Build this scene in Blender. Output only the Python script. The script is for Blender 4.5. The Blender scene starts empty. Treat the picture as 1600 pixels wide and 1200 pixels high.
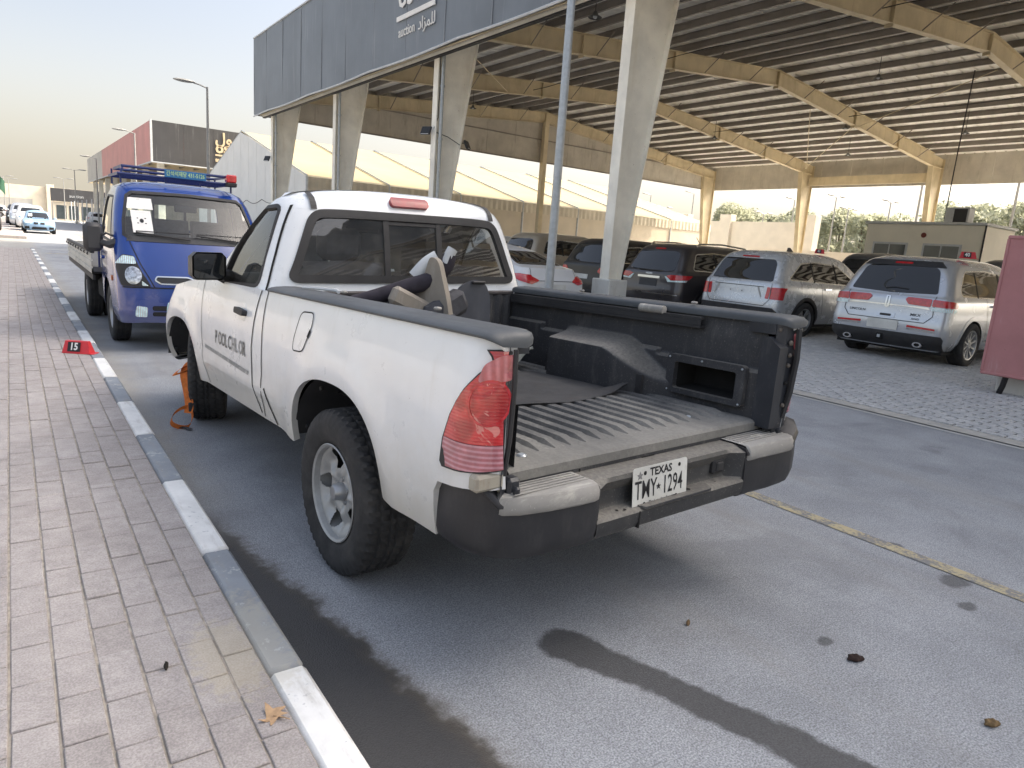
import bpy, bmesh, math, random
import numpy as np
from mathutils import Vector, Matrix
from mathutils.geometry import tessellate_polygon
R = math.radians
random.seed(7)
scene = bpy.context.scene
COL = scene.collection

# ------------------------------------------------------------------ camera
cam_data = bpy.data.cameras.new('camera')
cam_data.sensor_width = 36.0
cam_data.lens = 1069.346 * 36.0 / 1600.0
cam_data.clip_start = 0.05
cam_data.clip_end = 2000.0
cam = bpy.data.objects.new('camera', cam_data)
COL.objects.link(cam)
CAM_H = 1.4286
_r = Vector((0.81099134, -0.58060806, 0.07202305))
_u = Vector((0.05792018, 0.202176, 0.97763496))
_f = Vector((0.58218407, 0.7886819, -0.19759191))
cam.matrix_world = Matrix(((_r.x, _u.x, -_f.x, 0), (_r.y, _u.y, -_f.y, 0), (_r.z, _u.z, -_f.z, CAM_H), (0, 0, 0, 1)))
scene.camera = cam

# ------------------------------------------------------------------ sky, sun, exposure
SUN_EL, SUN_AZ = R(41.5), R(103)          # azimuth clockwise from +Y
world = bpy.data.worlds.new('World')
scene.world = world
world.use_nodes = True
wt = world.node_tree
wt.nodes.clear()
sky = wt.nodes.new('ShaderNodeTexSky')
sky.sky_type = 'NISHITA'
sky.sun_disc = False
sky.sun_elevation = SUN_EL
sky.sun_rotation = SUN_AZ
sky.air_density = 1.0
sky.dust_density = 9.0
sky.ozone_density = 1.0
hsv = wt.nodes.new('ShaderNodeHueSaturation')
hsv.inputs['Saturation'].default_value = 0.65
bg = wt.nodes.new('ShaderNodeBackground')
bg.inputs['Strength'].default_value = 0.15
wo = wt.nodes.new('ShaderNodeOutputWorld')
wt.links.new(sky.outputs[0], hsv.inputs['Color'])
# dusty air low over the horizon, the same all the way round
wtc = wt.nodes.new('ShaderNodeTexCoord'); wsep = wt.nodes.new('ShaderNodeSeparateXYZ'); wt.links.new(wtc.outputs['Generated'], wsep.inputs[0])
wmr = wt.nodes.new('ShaderNodeMapRange'); wmr.interpolation_type = 'SMOOTHERSTEP'
for i_, v_ in ((1, -0.06), (2, 0.34), (3, 1.0), (4, 0.0)): wmr.inputs[i_].default_value = v_
wt.links.new(wsep.outputs[2], wmr.inputs[0])
wadd = wt.nodes.new('ShaderNodeMix'); wadd.data_type = 'RGBA'; wadd.blend_type = 'ADD'; wadd.clamp_result = False
wadd.inputs[7].default_value = (1.85, 1.68, 1.34, 1.0)
wt.links.new(wmr.outputs[0], wadd.inputs[0]); wt.links.new(hsv.outputs[0], wadd.inputs[6])
wt.links.new(wadd.outputs[2], bg.inputs[0])
wt.links.new(bg.outputs[0], wo.inputs[0])
sun_data = bpy.data.lights.new('sun', 'SUN')
sun_data.energy = 3.0
sun_data.angle = R(0.6)
sun_data.color = (1.0, 0.86, 0.66)
sun = bpy.data.objects.new('sun', sun_data)
COL.objects.link(sun)
to_sun = Vector((math.cos(SUN_EL) * math.sin(SUN_AZ), math.cos(SUN_EL) * math.cos(SUN_AZ), math.sin(SUN_EL)))
sun.rotation_euler = to_sun.to_track_quat('Z', 'Y').to_euler()
vs = scene.view_settings
vs.view_transform = 'Standard'
vs.look = 'None'
vs.exposure = 1.32
vs.gamma = 1.0

# ------------------------------------------------------------------ node helper: arithmetic on sockets
class S:
    def __init__(s, nt, sock): s.nt, s.k = nt, sock
    def _m(s, op, *a):
        n = s.nt.nodes.new('ShaderNodeMath'); n.operation = op
        for i, x in enumerate((s,) + a):
            if isinstance(x, S): s.nt.links.new(x.k, n.inputs[i])
            else: n.inputs[i].default_value = x
        return S(s.nt, n.outputs[0])
    def __add__(s, o): return s._m('ADD', o)
    def __sub__(s, o): return s._m('SUBTRACT', o)
    def __mul__(s, o): return s._m('MULTIPLY', o)
    def __truediv__(s, o): return s._m('DIVIDE', o)
    def __neg__(s): return s._m('MULTIPLY', -1.0)
    def __rsub__(s, o): return (-s) + o
    __radd__ = __add__
    __rmul__ = __mul__
    def lt(s, o): return s._m('LESS_THAN', o)
    def gt(s, o): return s._m('GREATER_THAN', o)
    def abs(s): return s._m('ABSOLUTE')
    def sqrt(s): return s._m('SQRT')
    def floor(s): return s._m('FLOOR')
    def mod(s, o): return s._m('FLOORED_MODULO', o)
    def min(s, o): return s._m('MINIMUM', o)
    def max(s, o): return s._m('MAXIMUM', o)
    def clamp(s): return s._m('MAXIMUM', 0.0)._m('MINIMUM', 1.0)
    def ss(s, a, b, lo=0.0, hi=1.0):
        n = s.nt.nodes.new('ShaderNodeMapRange'); n.interpolation_type = 'SMOOTHSTEP'
        if a > b: a, b, lo, hi = b, a, hi, lo
        for i, x in ((1, a), (2, b), (3, lo), (4, hi)): n.inputs[i].default_value = x
        s.nt.links.new(s.k, n.inputs[0])
        return S(s.nt, n.outputs[0])

class Mat:
    """a procedural material under construction"""
    def __init__(m, name):
        m.m = bpy.data.materials.new(name); m.m.use_nodes = True
        m.nt = m.m.node_tree
        m.b = m.nt.nodes['Principled BSDF']
        m.tc = m.nt.nodes.new('ShaderNodeTexCoord')
        m.geo = m.nt.nodes.new('ShaderNodeNewGeometry')
        m._sep = {}
    def vec(m, kind='obj'):
        return m.geo.outputs['Position'] if kind == 'world' else m.tc.outputs['Object']
    def xyz(m, kind='obj'):
        if kind not in m._sep:
            n = m.nt.nodes.new('ShaderNodeSeparateXYZ'); m.nt.links.new(m.vec(kind), n.inputs[0]); m._sep[kind] = n
        return [S(m.nt, o) for o in m._sep[kind].outputs]
    def combine(m, x, y, z):
        n = m.nt.nodes.new('ShaderNodeCombineXYZ')
        for i, a in enumerate((x, y, z)):
            if isinstance(a, S): m.nt.links.new(a.k, n.inputs[i])
            else: n.inputs[i].default_value = a
        return n.outputs[0]
    def noise(m, scale, detail=4, rough=0.55, kind='obj', stretch=None, vec=None, dist=0.0):
        n = m.nt.nodes.new('ShaderNodeTexNoise')
        n.inputs['Scale'].default_value = scale; n.inputs['Detail'].default_value = detail
        n.inputs['Roughness'].default_value = rough; n.inputs['Distortion'].default_value = dist
        v = vec or m.vec(kind)
        if stretch:
            mp = m.nt.nodes.new('ShaderNodeMapping'); mp.inputs['Scale'].default_value = stretch
            m.nt.links.new(v, mp.inputs[0]); v = mp.outputs[0]
        m.nt.links.new(v, n.inputs[0])
        return S(m.nt, n.outputs[0])
    def voro(m, scale, kind='obj', feature='F1', out=0):
        n = m.nt.nodes.new('ShaderNodeTexVoronoi'); n.feature = feature
        n.inputs['Scale'].default_value = scale
        m.nt.links.new(m.vec(kind), n.inputs[0])
        return S(m.nt, n.outputs[out])
    def white(m, x, y, z=0.0):
        n = m.nt.nodes.new('ShaderNodeTexWhiteNoise'); m.nt.links.new(m.combine(x, y, z), n.inputs['Vector'])
        return S(m.nt, n.outputs['Value'])
    def rnd(m):
        n = m.nt.nodes.new('ShaderNodeObjectInfo'); return S(m.nt, n.outputs['Random'])
    def mix(m, fac, a, b):
        n = m.nt.nodes.new('ShaderNodeMix'); n.data_type = 'RGBA'
        for i, x in ((0, fac), (6, a), (7, b)):
            if isinstance(x, S): m.nt.links.new(x.k, n.inputs[i])
            elif isinstance(x, (int, float)): n.inputs[i].default_value = x
            else: n.inputs[i].default_value = (x[0], x[1], x[2], 1.0)
        return S(m.nt, n.outputs[2])
    def scale(m, c, k):
        n = m.nt.nodes.new('ShaderNodeVectorMath'); n.operation = 'SCALE'
        if isinstance(c, S): m.nt.links.new(c.k, n.inputs[0])
        else: n.inputs[0].default_value = c
        if isinstance(k, S): m.nt.links.new(k.k, n.inputs['Scale'])
        else: n.inputs['Scale'].default_value = k
        return S(m.nt, n.outputs[0])
    def set(m, **kw):
        names = dict(col='Base Color', rough='Roughness', metal='Metallic', coat='Coat Weight', coatr='Coat Roughness', alpha='Alpha',
                     spec='Specular IOR Level', trans='Transmission Weight', ior='IOR', emit='Emission Color', emits='Emission Strength', normal='Normal', sheen='Sheen Weight')
        for k, v in kw.items():
            s = m.b.inputs[names[k]]
            if isinstance(v, S): m.nt.links.new(v.k, s)
            elif isinstance(v, (tuple, list)): s.default_value = (v[0], v[1], v[2], 1.0)
            else: s.default_value = v
        return m
    def bump(m, h, strength=0.3, dist=0.01):
        n = m.nt.nodes.new('ShaderNodeBump'); n.inputs['Strength'].default_value = strength; n.inputs['Distance'].default_value = dist
        m.nt.links.new(h.k, n.inputs['Height']); m.nt.links.new(n.outputs[0], m.b.inputs['Normal'])
        return m

def simple(name, col, rough=0.5, metal=0.0, var=0.12, sc=6.0, coat=0.0, bump=0.0, bsc=80.0, dust=0.0, dustc=(0.36, 0.32, 0.26), kind='obj', spec=0.5):
    m = Mat(name)
    n = m.noise(sc, 5, 0.6, kind)
    c = m.scale(col, n.ss(0.25, 0.75, 1 - var, 1 + var))
    if dust > 0:
        d = m.noise(sc * 0.6, 6, 0.7, kind).ss(0.42, 0.75, 0.0, dust)
        c = m.mix(d, c, dustc)
        m.set(rough=d * 0.6 + rough)
    else:
        m.set(rough=m.noise(sc * 2, 3, 0.6, kind).ss(0.2, 0.8, max(0.02, rough - 0.07), min(1, rough + 0.07)))
    m.set(col=c, metal=metal, coat=coat, coatr=0.05, spec=spec)
    if bump > 0: m.bump(m.noise(bsc, 3, 0.6, kind), bump, 0.004)
    return m.m

# ------------------------------------------------------------------ mesh helper
class MB:
    def __init__(s): s.v, s.f = [], []
    def add(s, v, f):
        o = len(s.v); s.v += [tuple(p) for p in v]; s.f += [tuple(i + o for i in q) for q in f]; return s
    def box(s, x0, x1, y0, y1, z0, z1):
        v = [(x, y, z) for x in (x0, x1) for y in (y0, y1) for z in (z0, z1)]
        return s.add(v, [(0, 1, 3, 2), (4, 6, 7, 5), (0, 4, 5, 1), (2, 3, 7, 6), (0, 2, 6, 4), (1, 5, 7, 3)])
    def cbox(s, c, size, b=0.01, rot=None):
        hx, hy, hz = (q / 2 for q in size); b = min(b, hx * .95, hy * .95, hz * .95)
        v, idx = [], {}
        for sx in (-1, 1):
            for sy in (-1, 1):
                for sz in (-1, 1):
                    for a in range(3):
                        p = [sx * (hx - b), sy * (hy - b), sz * (hz - b)]
                        p[a] = (sx * hx, sy * hy, sz * hz)[a]
                        idx[(sx, sy, sz, a)] = len(v); v.append(Vector(p))
        f = []
        for a in range(3):
            o = [i for i in range(3) if i != a]
            for sg in (-1, 1):
                q = []
                for p0, p1 in ((-1, -1), (1, -1), (1, 1), (-1, 1)):
                    k = [0, 0, 0]; k[a] = sg; k[o[0]] = p0; k[o[1]] = p1; q.append(idx[(k[0], k[1], k[2], a)])
                f.append(q)
        for a in range(3):
            o = [i for i in range(3) if i != a]
            for p0 in (-1, 1):
                for p1 in (-1, 1):
                    q = []
                    for sg, w in ((-1, o[0]), (1, o[0]), (1, o[1]), (-1, o[1])):
                        k = [0, 0, 0]; k[a] = sg; k[o[0]] = p0; k[o[1]] = p1; q.append(idx[(k[0], k[1], k[2], w)])
                    f.append(q)
        for sx in (-1, 1):
            for sy in (-1, 1):
                for sz in (-1, 1): f.append([idx[(sx, sy, sz, a)] for a in range(3)])
        cc = Vector(c)
        # consistent outward winding
        ff = []
        for q in f:
            pts = [v[i] for i in q]; n = (pts[1] - pts[0]).cross(pts[2] - pts[0]); m_ = sum(pts, Vector()) / len(pts)
            ff.append(q if n.dot(m_) > 0 else q[::-1])
        if rot is not None: v = [rot @ p for p in v]
        return s.add([p + cc for p in v], ff)
    def tube(s, pts, r, n=8, closed=False):
        pts = [Vector(p) for p in pts]; k = len(pts)
        rs = r if isinstance(r, (list, tuple)) else [r] * k
        rows = []; up = None
        for i, p in enumerate(pts):
            a = pts[(i - 1) % k] if (closed or i > 0) else p
            b = pts[(i + 1) % k] if (closed or i < k - 1) else p
            t = (b - a).normalized()
            if up is None:
                up = Vector((0, 0, 1)) if abs(t.z) < 0.9 else Vector((1, 0, 0))
            x = t.cross(up).normalized(); up = x.cross(t).normalized()
            rows.append([p + (x * math.cos(2 * math.pi * j / n) + up * math.sin(2 * math.pi * j / n)) * rs[i] for j in range(n)])
        o = len(s.v); s.v += [tuple(p) for q in rows for p in q]
        for i in range(k if closed else k - 1):
            i2 = (i + 1) % k
            for j in range(n):
                j2 = (j + 1) % n
                s.f.append((o + i * n + j, o + i2 * n + j, o + i2 * n + j2, o + i * n + j2))
        if not closed:
            s.f.append(tuple(o + j for j in range(n))); s.f.append(tuple(o + (k - 1) * n + j for j in range(n))[::-1])
        return s
    def lathe(s, prof, n=24, M=None, caps=False):
        """prof: (radius, height) revolved about local Z, then transformed by M"""
        o = len(s.v); M = M or Matrix()
        for r, h in prof:
            for j in range(n):
                a = 2 * math.pi * j / n
                s.v.append(tuple(M @ Vector((r * math.cos(a), r * math.sin(a), h))))
        for i in range(len(prof) - 1):
            for j in range(n):
                j2 = (j + 1) % n
                s.f.append((o + i * n + j, o + i * n + j2, o + (i + 1) * n + j2, o + (i + 1) * n + j))
        if caps:
            s.f.append(tuple(o + j for j in range(n))[::-1]); s.f.append(tuple(o + (len(prof) - 1) * n + j for j in range(n)))
        return s
    def grid(s, rows, close=False, flip=False):
        o = len(s.v); n = len(rows[0])
        s.v += [tuple(p) for q in rows for p in q]
        for i in range(len(rows) - 1):
            for j in range(n if close else n - 1):
                j2 = (j + 1) % n
                q = (o + i * n + j, o + i * n + j2, o + (i + 1) * n + j2, o + (i + 1) * n + j)
                s.f.append(q[::-1] if flip else q)
        return s
    def prism(s, out, h0, h1, axis='z', scale1=1.0):
        """out: 2-D outline; axis z:(x,y) x:(y,z) y:(x,z)"""
        def P(u, v, h): return {'z': (u, v, h), 'x': (h, u, v), 'y': (u, h, v)}[axis]
        n = len(out); o = len(s.v)
        cu = sum(p[0] for p in out) / n; cv = sum(p[1] for p in out) / n
        s.v += [P(u, v, h0) for u, v in out] + [P(cu + (u - cu) * scale1, cv + (v - cv) * scale1, h1) for u, v in out]
        s.f.append(tuple(o + i for i in range(n))[::-1]); s.f.append(tuple(o + n + i for i in range(n)))
        for i in range(n):
            j = (i + 1) % n; s.f.append((o + i, o + j, o + n + j, o + n + i))
        return s
    def sphere(s, c, r, n=12, m=8):
        c = Vector(c); r = r if isinstance(r, (tuple, list)) else (r, r, r)
        rows = []
        for i in range(m + 1):
            ph = math.pi * i / m - math.pi / 2
            rows.append([(c.x + r[0] * math.cos(ph) * math.cos(2 * math.pi * j / n), c.y + r[1] * math.cos(ph) * math.sin(2 * math.pi * j / n), c.z + r[2] * math.sin(ph)) for j in range(n)])
        return s.grid(rows, True)
    def xf(s, M):
        s.v = [tuple(M @ Vector(p)) for p in s.v]; return s
    def merge(s, o):
        return s.add(o.v, o.f)
    def mesh(s, name, smooth=35, fix=True, weld=False):
        me = bpy.data.meshes.new(name); me.from_pydata(s.v, [], s.f)
        if fix or weld:
            bm = bmesh.new(); bm.from_mesh(me)
            if weld: bmesh.ops.remove_doubles(bm, verts=bm.verts, dist=0.0004)
            if fix: bmesh.ops.recalc_face_normals(bm, faces=bm.faces)
            bm.to_mesh(me); bm.free()
        if smooth:
            me.shade_smooth(); me.set_sharp_from_angle(angle=R(smooth))
        return me
    def obj(s, name, m, parent=None, smooth=35, fix=True, weld=False):
        me = s.mesh(name, smooth, fix, weld)
        me.materials.append(m)
        return link(name, me, parent)

def link(name, me, parent=None):
    o = bpy.data.objects.new(name, me); COL.objects.link(o)
    if parent is not None: o.parent = parent
    return o
def tag(o, label=None, cat=None, group=None, kind=None):
    if label: o['label'] = label
    if cat: o['category'] = cat
    if group: o['group'] = group
    if kind: o['kind'] = kind
    return o
def thing(name, label, cat, loc=(0, 0, 0), rz=0.0, group=None, scale=1.0):
    o = bpy.data.objects.new(name, None); o.empty_display_size = 0.2; COL.objects.link(o)
    o.location = loc; o.rotation_euler = (0, 0, rz); o.scale = (scale,) * 3
    return tag(o, label, cat, group)
def struct(o): o['kind'] = 'structure'; return o
def copy_tree(o, parent=None):
    c = o.copy(); COL.objects.link(c)
    if parent is not None: c.parent = parent
    for ch in [x for x in o.children]: copy_tree(ch, c)
    return c

def rrect(u0, v0, u1, v1, r, n=4):
    out = []
    for cu, cv, a0 in ((u1 - r, v0 + r, -90), (u1 - r, v1 - r, 0), (u0 + r, v1 - r, 90), (u0 + r, v0 + r, 180)):
        for i in range(n + 1):
            a = R(a0 + 90 * i / n); out.append((cu + r * math.cos(a), cv + r * math.sin(a)))
    return out
def rpoly(pts, r, n=4):
    """polygon with rounded corners"""
    out = []; k = len(pts)
    for i in range(k):
        p = Vector(pts[i][:2]); a = Vector(pts[i - 1][:2]) - p; b = Vector(pts[(i + 1) % k][:2]) - p
        rr_ = pts[i][2] if len(pts[i]) > 2 else r
        d = min(rr_, a.length * .48, b.length * .48)
        if d < 1e-5: out.append(tuple(p)); continue
        p0 = p + a.normalized() * d; p1 = p + b.normalized() * d
        for j in range(n + 1):
            t = j / n; q = p0 * (1 - t) ** 2 + p * 2 * t * (1 - t) + p1 * t * t; out.append((q.x, q.y))
    return out
def grow(pts, d):
    """offset a polygon outward by d"""
    k = len(pts); area = sum(pts[i - 1][0] * pts[i][1] - pts[i][0] * pts[i - 1][1] for i in range(k))
    sg = 1 if area > 0 else -1; out = []
    for i in range(k):
        p = Vector(pts[i]); e0 = (p - Vector(pts[i - 1])); e1 = (Vector(pts[(i + 1) % k]) - p)
        n0 = Vector((e0.y, -e0.x)).normalized() if e0.length > 1e-9 else Vector((0, 0))
        n1 = Vector((e1.y, -e1.x)).normalized() if e1.length > 1e-9 else Vector((0, 0))
        n = n0 + n1
        n = n.normalized() if n.length > 1e-6 else n0
        k_ = max(0.5, n.dot(n0)); q = p + n * (sg * d / k_); out.append((q.x, q.y))
    return out

def patch(outer, holes, mapf, du=0.05, dv=0.05, thick=0.0, inner=None):
    """fill a 2-D outline (with holes), cut it along a grid, bend it with mapf(u,v,off)->xyz; thick adds a rim going inward"""
    bm = bmesh.new()
    polys = [[Vector((p[0], p[1], 0)) for p in pl] for pl in [outer] + list(holes)]
    flat = [p for pl in polys for p in pl]
    vs_ = [bm.verts.new(p) for p in flat]
    for t in tessellate_polygon(polys):
        if len(set(t)) == 3:
            try: bm.faces.new([vs_[i] for i in t])
            except ValueError: pass
    us = [p.x for p in flat]; vv = [p.y for p in flat]
    for lo, hi, d, ax in ((min(us), max(us), du, Vector((1, 0, 0))), (min(vv), max(vv), dv, Vector((0, 1, 0)))):
        k = int((hi - lo) / d)
        for i in range(1, k + 1):
            bmesh.ops.bisect_plane(bm, geom=bm.verts[:] + bm.edges[:] + bm.faces[:], dist=1e-6, plane_co=ax * (lo + (hi - lo) * i / (k + 1)), plane_no=ax)
    bmesh.ops.recalc_face_normals(bm, faces=bm.faces)
    bm.verts.index_update()
    mb = MB(); mb.v = [tuple(mapf(v.co.x, v.co.y, 0.0)) for v in bm.verts]; mb.f = [tuple(v.index for v in f.verts) for f in bm.faces]
    if thick:
        bd = [e for e in bm.edges if len(e.link_faces) == 1]; idx = {}
        for e in bd:
            q = []
            for v in e.verts:
                if v.index not in idx:
                    idx[v.index] = len(mb.v); mb.v.append(tuple(mapf(v.co.x, v.co.y, -thick)))
                q.append(v.index)
            mb.f.append((q[0], q[1], idx[q[1]], idx[q[0]]))
    bm.free()
    return mb

_TXT = {}
def text_mb(body, size=1.0, depth=0.0, bold=0.0, align='CENTER', squeeze=1.0, res=2):
    cu = bpy.data.curves.new('txt', 'FONT'); cu.body = body; cu.size = size; cu.align_x = align; cu.align_y = 'CENTER'
    cu.offset = bold; cu.extrude = depth; cu.resolution_u = res
    o = bpy.data.objects.new('txt', cu); COL.objects.link(o)
    bpy.context.view_layer.update()
    dg = bpy.context.evaluated_depsgraph_get(); me = o.evaluated_get(dg).to_mesh()
    mb = MB(); mb.add([(v.co.x * squeeze, v.co.y, v.co.z) for v in me.vertices], [tuple(p.vertices) for p in me.polygons])
    o.evaluated_get(dg).to_mesh_clear(); bpy.data.objects.remove(o); bpy.data.curves.remove(cu)
    return mb
def frame(o, x, y):
    """matrix whose local X,Y axes are x,y at origin o"""
    x = Vector(x).normalized(); y = Vector(y).normalized(); z = x.cross(y)
    return Matrix(((x.x, y.x, z.x, o[0]), (x.y, y.y, z.y, o[1]), (x.z, y.z, z.z, o[2]), (0, 0, 0, 1)))

def lerp(a, b, t): return a + (b - a) * t
def sstep(a, b, x):
    t = max(0.0, min(1.0, (x - a) / (b - a))); return t * t * (3 - 2 * t)
def curve(tab):
    """smooth monotone interpolation of (x, y) pairs"""
    xs = [p[0] for p in tab]; ys = [p[1] for p in tab]; n = len(xs)
    if n == 1: return lambda x: ys[0]
    d = [(ys[i + 1] - ys[i]) / (xs[i + 1] - xs[i]) for i in range(n - 1)]
    m = [d[0]] + [0 if d[i - 1] * d[i] <= 0 else 2 * d[i - 1] * d[i] / (d[i - 1] + d[i]) for i in range(1, n - 1)] + [d[-1]]
    def f(x):
        if x <= xs[0]: return ys[0]
        if x >= xs[-1]: return ys[-1]
        i = 0
        while x > xs[i + 1]: i += 1
        h = xs[i + 1] - xs[i]; t = (x - xs[i]) / h
        return ys[i] * (1 + 2 * t) * (1 - t) ** 2 + h * m[i] * t * (1 - t) ** 2 + ys[i + 1] * t * t * (3 - 2 * t) + h * m[i + 1] * t * t * (t - 1)
    return f
# ================================================================== materials of the setting
def asphalt_mat():
    m = Mat('asphalt'); X, Y, Z = m.xyz('world')
    big = m.noise(0.35, 5, 0.6, 'world'); mid = m.noise(2.2, 6, 0.65, 'world'); fine = m.noise(160, 2, 0.6, 'world'); grit = m.voro(220, 'world')
    c = m.mix(big.ss(0.3, 0.7), (0.290, 0.303, 0.322), (0.350, 0.362, 0.380))
    c = m.scale(c, mid.ss(0.2, 0.8, 0.84, 1.12))
    c = m.scale(c, m.noise(48, 3, 0.7, 'world').ss(0.25, 0.75, 0.88, 1.12))
    c = m.scale(c, fine.ss(0.25, 0.75, 0.56, 1.46))
    c = m.mix(grit.ss(0.14, 0.0, 0.0, 0.6), c, (0.42, 0.41, 0.39))
    # dusty tracks along the lane
    dust = m.noise(1.0, 5, 0.65, 'world', (1.6, 0.22, 1)).ss(0.48, 0.72, 0.0, 0.5)
    c = m.mix(dust, c, (0.28, 0.265, 0.24))
    wob = m.noise(5.5, 4, 0.6, 'world'); wob2 = m.noise(22, 3, 0.6, 'world')
    # water that ran along the kerb
    edge = X + (Y - 1.293) * 0.152 - 1.045 + (wob - 0.5) * 0.17 + (wob2 - 0.5) * 0.05
    wet = edge.ss(0.035, -0.02) * Y.ss(3.6, 3.0)
    rim = (edge - 0.0).abs().ss(0.07, 0.0) * Y.ss(3.6, 3.0)
    # trail of an old spill
    def seg(ax, ay, bx, by, ra, rb):
        dx, dy = bx - ax, by - ay; l2 = dx * dx + dy * dy
        t = (((X - ax) * dx + (Y - ay) * dy) / l2).clamp()
        ex = X - ax - t * dx; ey = Y - ay - t * dy
        return (ex * ex + ey * ey).sqrt() - (t * (rb - ra) + ra)
    d = seg(1.58, 1.69, 1.72, 1.33, 0.105, 0.075).min(seg(1.72, 1.33, 1.83, 1.0, 0.075, 0.085)).min(seg(1.83, 1.0, 1.92, 0.55, 0.085, 0.12))
    d = d + (wob - 0.5) * 0.08 + (wob2 - 0.5) * 0.03
    oil = d.ss(0.012, -0.022)
    spots = m.noise(1.35, 3, 0.5, 'world').ss(0.70, 0.76, 0.0, 0.55)
    def blot(cx, cy, rx, ry): 
        ex = (X - cx) / rx; ey = (Y - cy) / ry
        return ((ex * ex + ey * ey).sqrt() + (wob2 - 0.5) * 0.9).ss(1.1, 0.6)
    b = blot(3.60, 1.17, 0.10, 0.07).max(blot(3.37, 1.03, 0.06, 0.04)).max(blot(3.76, 1.53, 0.05, 0.05)).max(blot(2.5, 1.2, 0.05, 0.03)).max(blot(1.55, 0.95, .035, .03))
    # hairline cracks, patched areas and sand blown against the kerb
    vn = m.nt.nodes.new('ShaderNodeTexVoronoi'); vn.feature = 'DISTANCE_TO_EDGE'; vn.inputs['Scale'].default_value = 0.55
    vv = m.combine(X + (m.noise(2.5, 5, 0.7, 'world') - 0.5) * 0.9, Y + (m.noise(3.1, 5, 0.7, 'world') - 0.5) * 0.9, 0.0); m.nt.links.new(vv, vn.inputs[0])
    crack = S(m.nt, vn.outputs[0]).ss(0.006, 0.002) * m.noise(0.5, 2, 0.5, 'world').ss(0.50, 0.58)
    c = m.mix(crack * 0.18, c, (0.12, 0.118, 0.115))
    patchy = m.noise(0.8, 3, 0.5, 'world', dist=0.8).ss(0.55, 0.60, 0.0, 0.22)
    c = m.mix(patchy, c, (0.17, 0.175, 0.185))
    tracks = m.noise(9, 4, 0.7, 'world', (1.0, 0.05, 1)).ss(0.55, 0.75, 0.0, 0.25)
    c = m.mix(tracks, c, (0.20, 0.205, 0.215))
    blown = (X + (m.noise(4, 5, 0.7, 'world') - 0.5) * 0.5).ss(1.0, 0.66, 0.0, 0.45) * Y.ss(3.2, 4.2)
    c = m.mix(blown, c, (0.36, 0.33, 0.27))
    c = m.mix((wet * 0.90).max(oil * 0.80).max(b * 0.6).max(spots * 0.5), c, (0.034, 0.032, 0.031))
    c = m.mix(rim * 0.4, c, (0.12, 0.10, 0.075))
    m.set(col=c, rough=fine.ss(0.2, 0.8, 0.75, 0.95) - wet * 0.42 - oil * 0.15, spec=0.4)
    m.bump(fine * 0.7 + grit * 0.5 - wet * 0.2, 0.55, 0.004)
    return m.m
def paver_mat(name, px, py, c0, c1, dark, ox=0.0):
    m = Mat(name); X, Y, Z = m.xyz('world')
    ix = ((X - ox) / px).floor(); w = m.white(ix, (Y / py + ix * 0.5).floor())
    c = m.mix(w, c0, c1)
    c = m.scale(c, m.noise(14, 5, 0.65, 'world').ss(0.2, 0.8, 0.86, 1.12))
    c = m.scale(c, m.noise(170, 2, 0.6, 'world').ss(0.25, 0.75, 0.80, 1.18))
    c = m.mix(m.noise(1.3, 5, 0.7, 'world').ss(0.55, 0.8, 0.0, 0.4), c, dark)
    ex = (X - 0.47) / 0.13; ey = (Y - 2.0) / 0.26
    sand = ((ex * ex + ey * ey).sqrt() + (m.noise(26, 5, 0.7, 'world') - 0.5) * 1.6).ss(1.0, 0.55)
    c = m.mix(sand * 0.45, c, (0.50, 0.44, 0.32))
    m.set(col=c, rough=0.9, spec=0.3)
    m.bump(m.noise(190, 3, 0.6, 'world') + m.noise(30, 3, 0.6, 'world') * 0.8, 0.5, 0.003)
    return m.m
def kerb_mat(name, paint, chip, wear):
    m = Mat(name); X, Y, Z = m.xyz('world')
    n = m.noise(9, 6, 0.7, 'world'); n2 = m.noise(45, 4, 0.7, 'world')
    c = m.scale(paint, m.noise(3.5, 5, 0.65, 'world').ss(0.2, 0.8, 0.78, 1.1))
    c = m.mix((n * 0.65 + n2 * 0.35).ss(wear, wear + 0.05), c, chip)
    c = m.mix(m.noise(5, 6, 0.7, 'world', (3, 0.6, 1)).ss(0.5, 0.72, 0.0, 0.4), c, (0.33, 0.30, 0.25))
    ex = (X - 0.50) / 0.22; ey = (Y - 2.05) / 0.42
    sand = ((ex * ex + ey * ey).sqrt() + (n2 - 0.5) * 1.2 + (n - 0.5) * 1.2).ss(1.0, 0.5)
    c = m.mix(sand * 0.40, c, (0.50, 0.46, 0.36))
    m.set(col=c, rough=0.8, spec=0.35)
    m.bump(n2 + m.noise(150, 2, 0.6, 'world') * 0.6, 0.45, 0.003)
    return m.m
def line_mat(name, col, wear):
    m = Mat(name)
    n = m.noise(7, 6, 0.75, 'world') * 0.6 + m.noise(60, 3, 0.7, 'world') * 0.4
    c = m.mix(n.ss(wear - 0.06, wear + 0.06), col, (0.23, 0.23, 0.23))
    m.set(col=c, rough=0.85, spec=0.3); m.bump(m.noise(160, 2, 0.6, 'world'), 0.5, 0.004)
    return m.m
A_ASPH = asphalt_mat()
A_PAVE = paver_mat('pink_paver', 0.1055, 0.208, (0.335, 0.306, 0.293), (0.385, 0.355, 0.342), (0.270, 0.243, 0.226), 0.0250)
A_GREYP = paver_mat('grey_paver', 0.2, 0.1, (0.50, 0.50, 0.50), (0.60, 0.595, 0.585), (0.40, 0.395, 0.385))
A_SANDJ = simple('joint_sand', (0.33, 0.295, 0.25), 0.95, var=0.3, sc=25, bump=0.5, kind='world')
A_DARKJ = simple('joint_dark', (0.075, 0.07, 0.065), 0.95, var=0.3, sc=25, kind='world')
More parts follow.
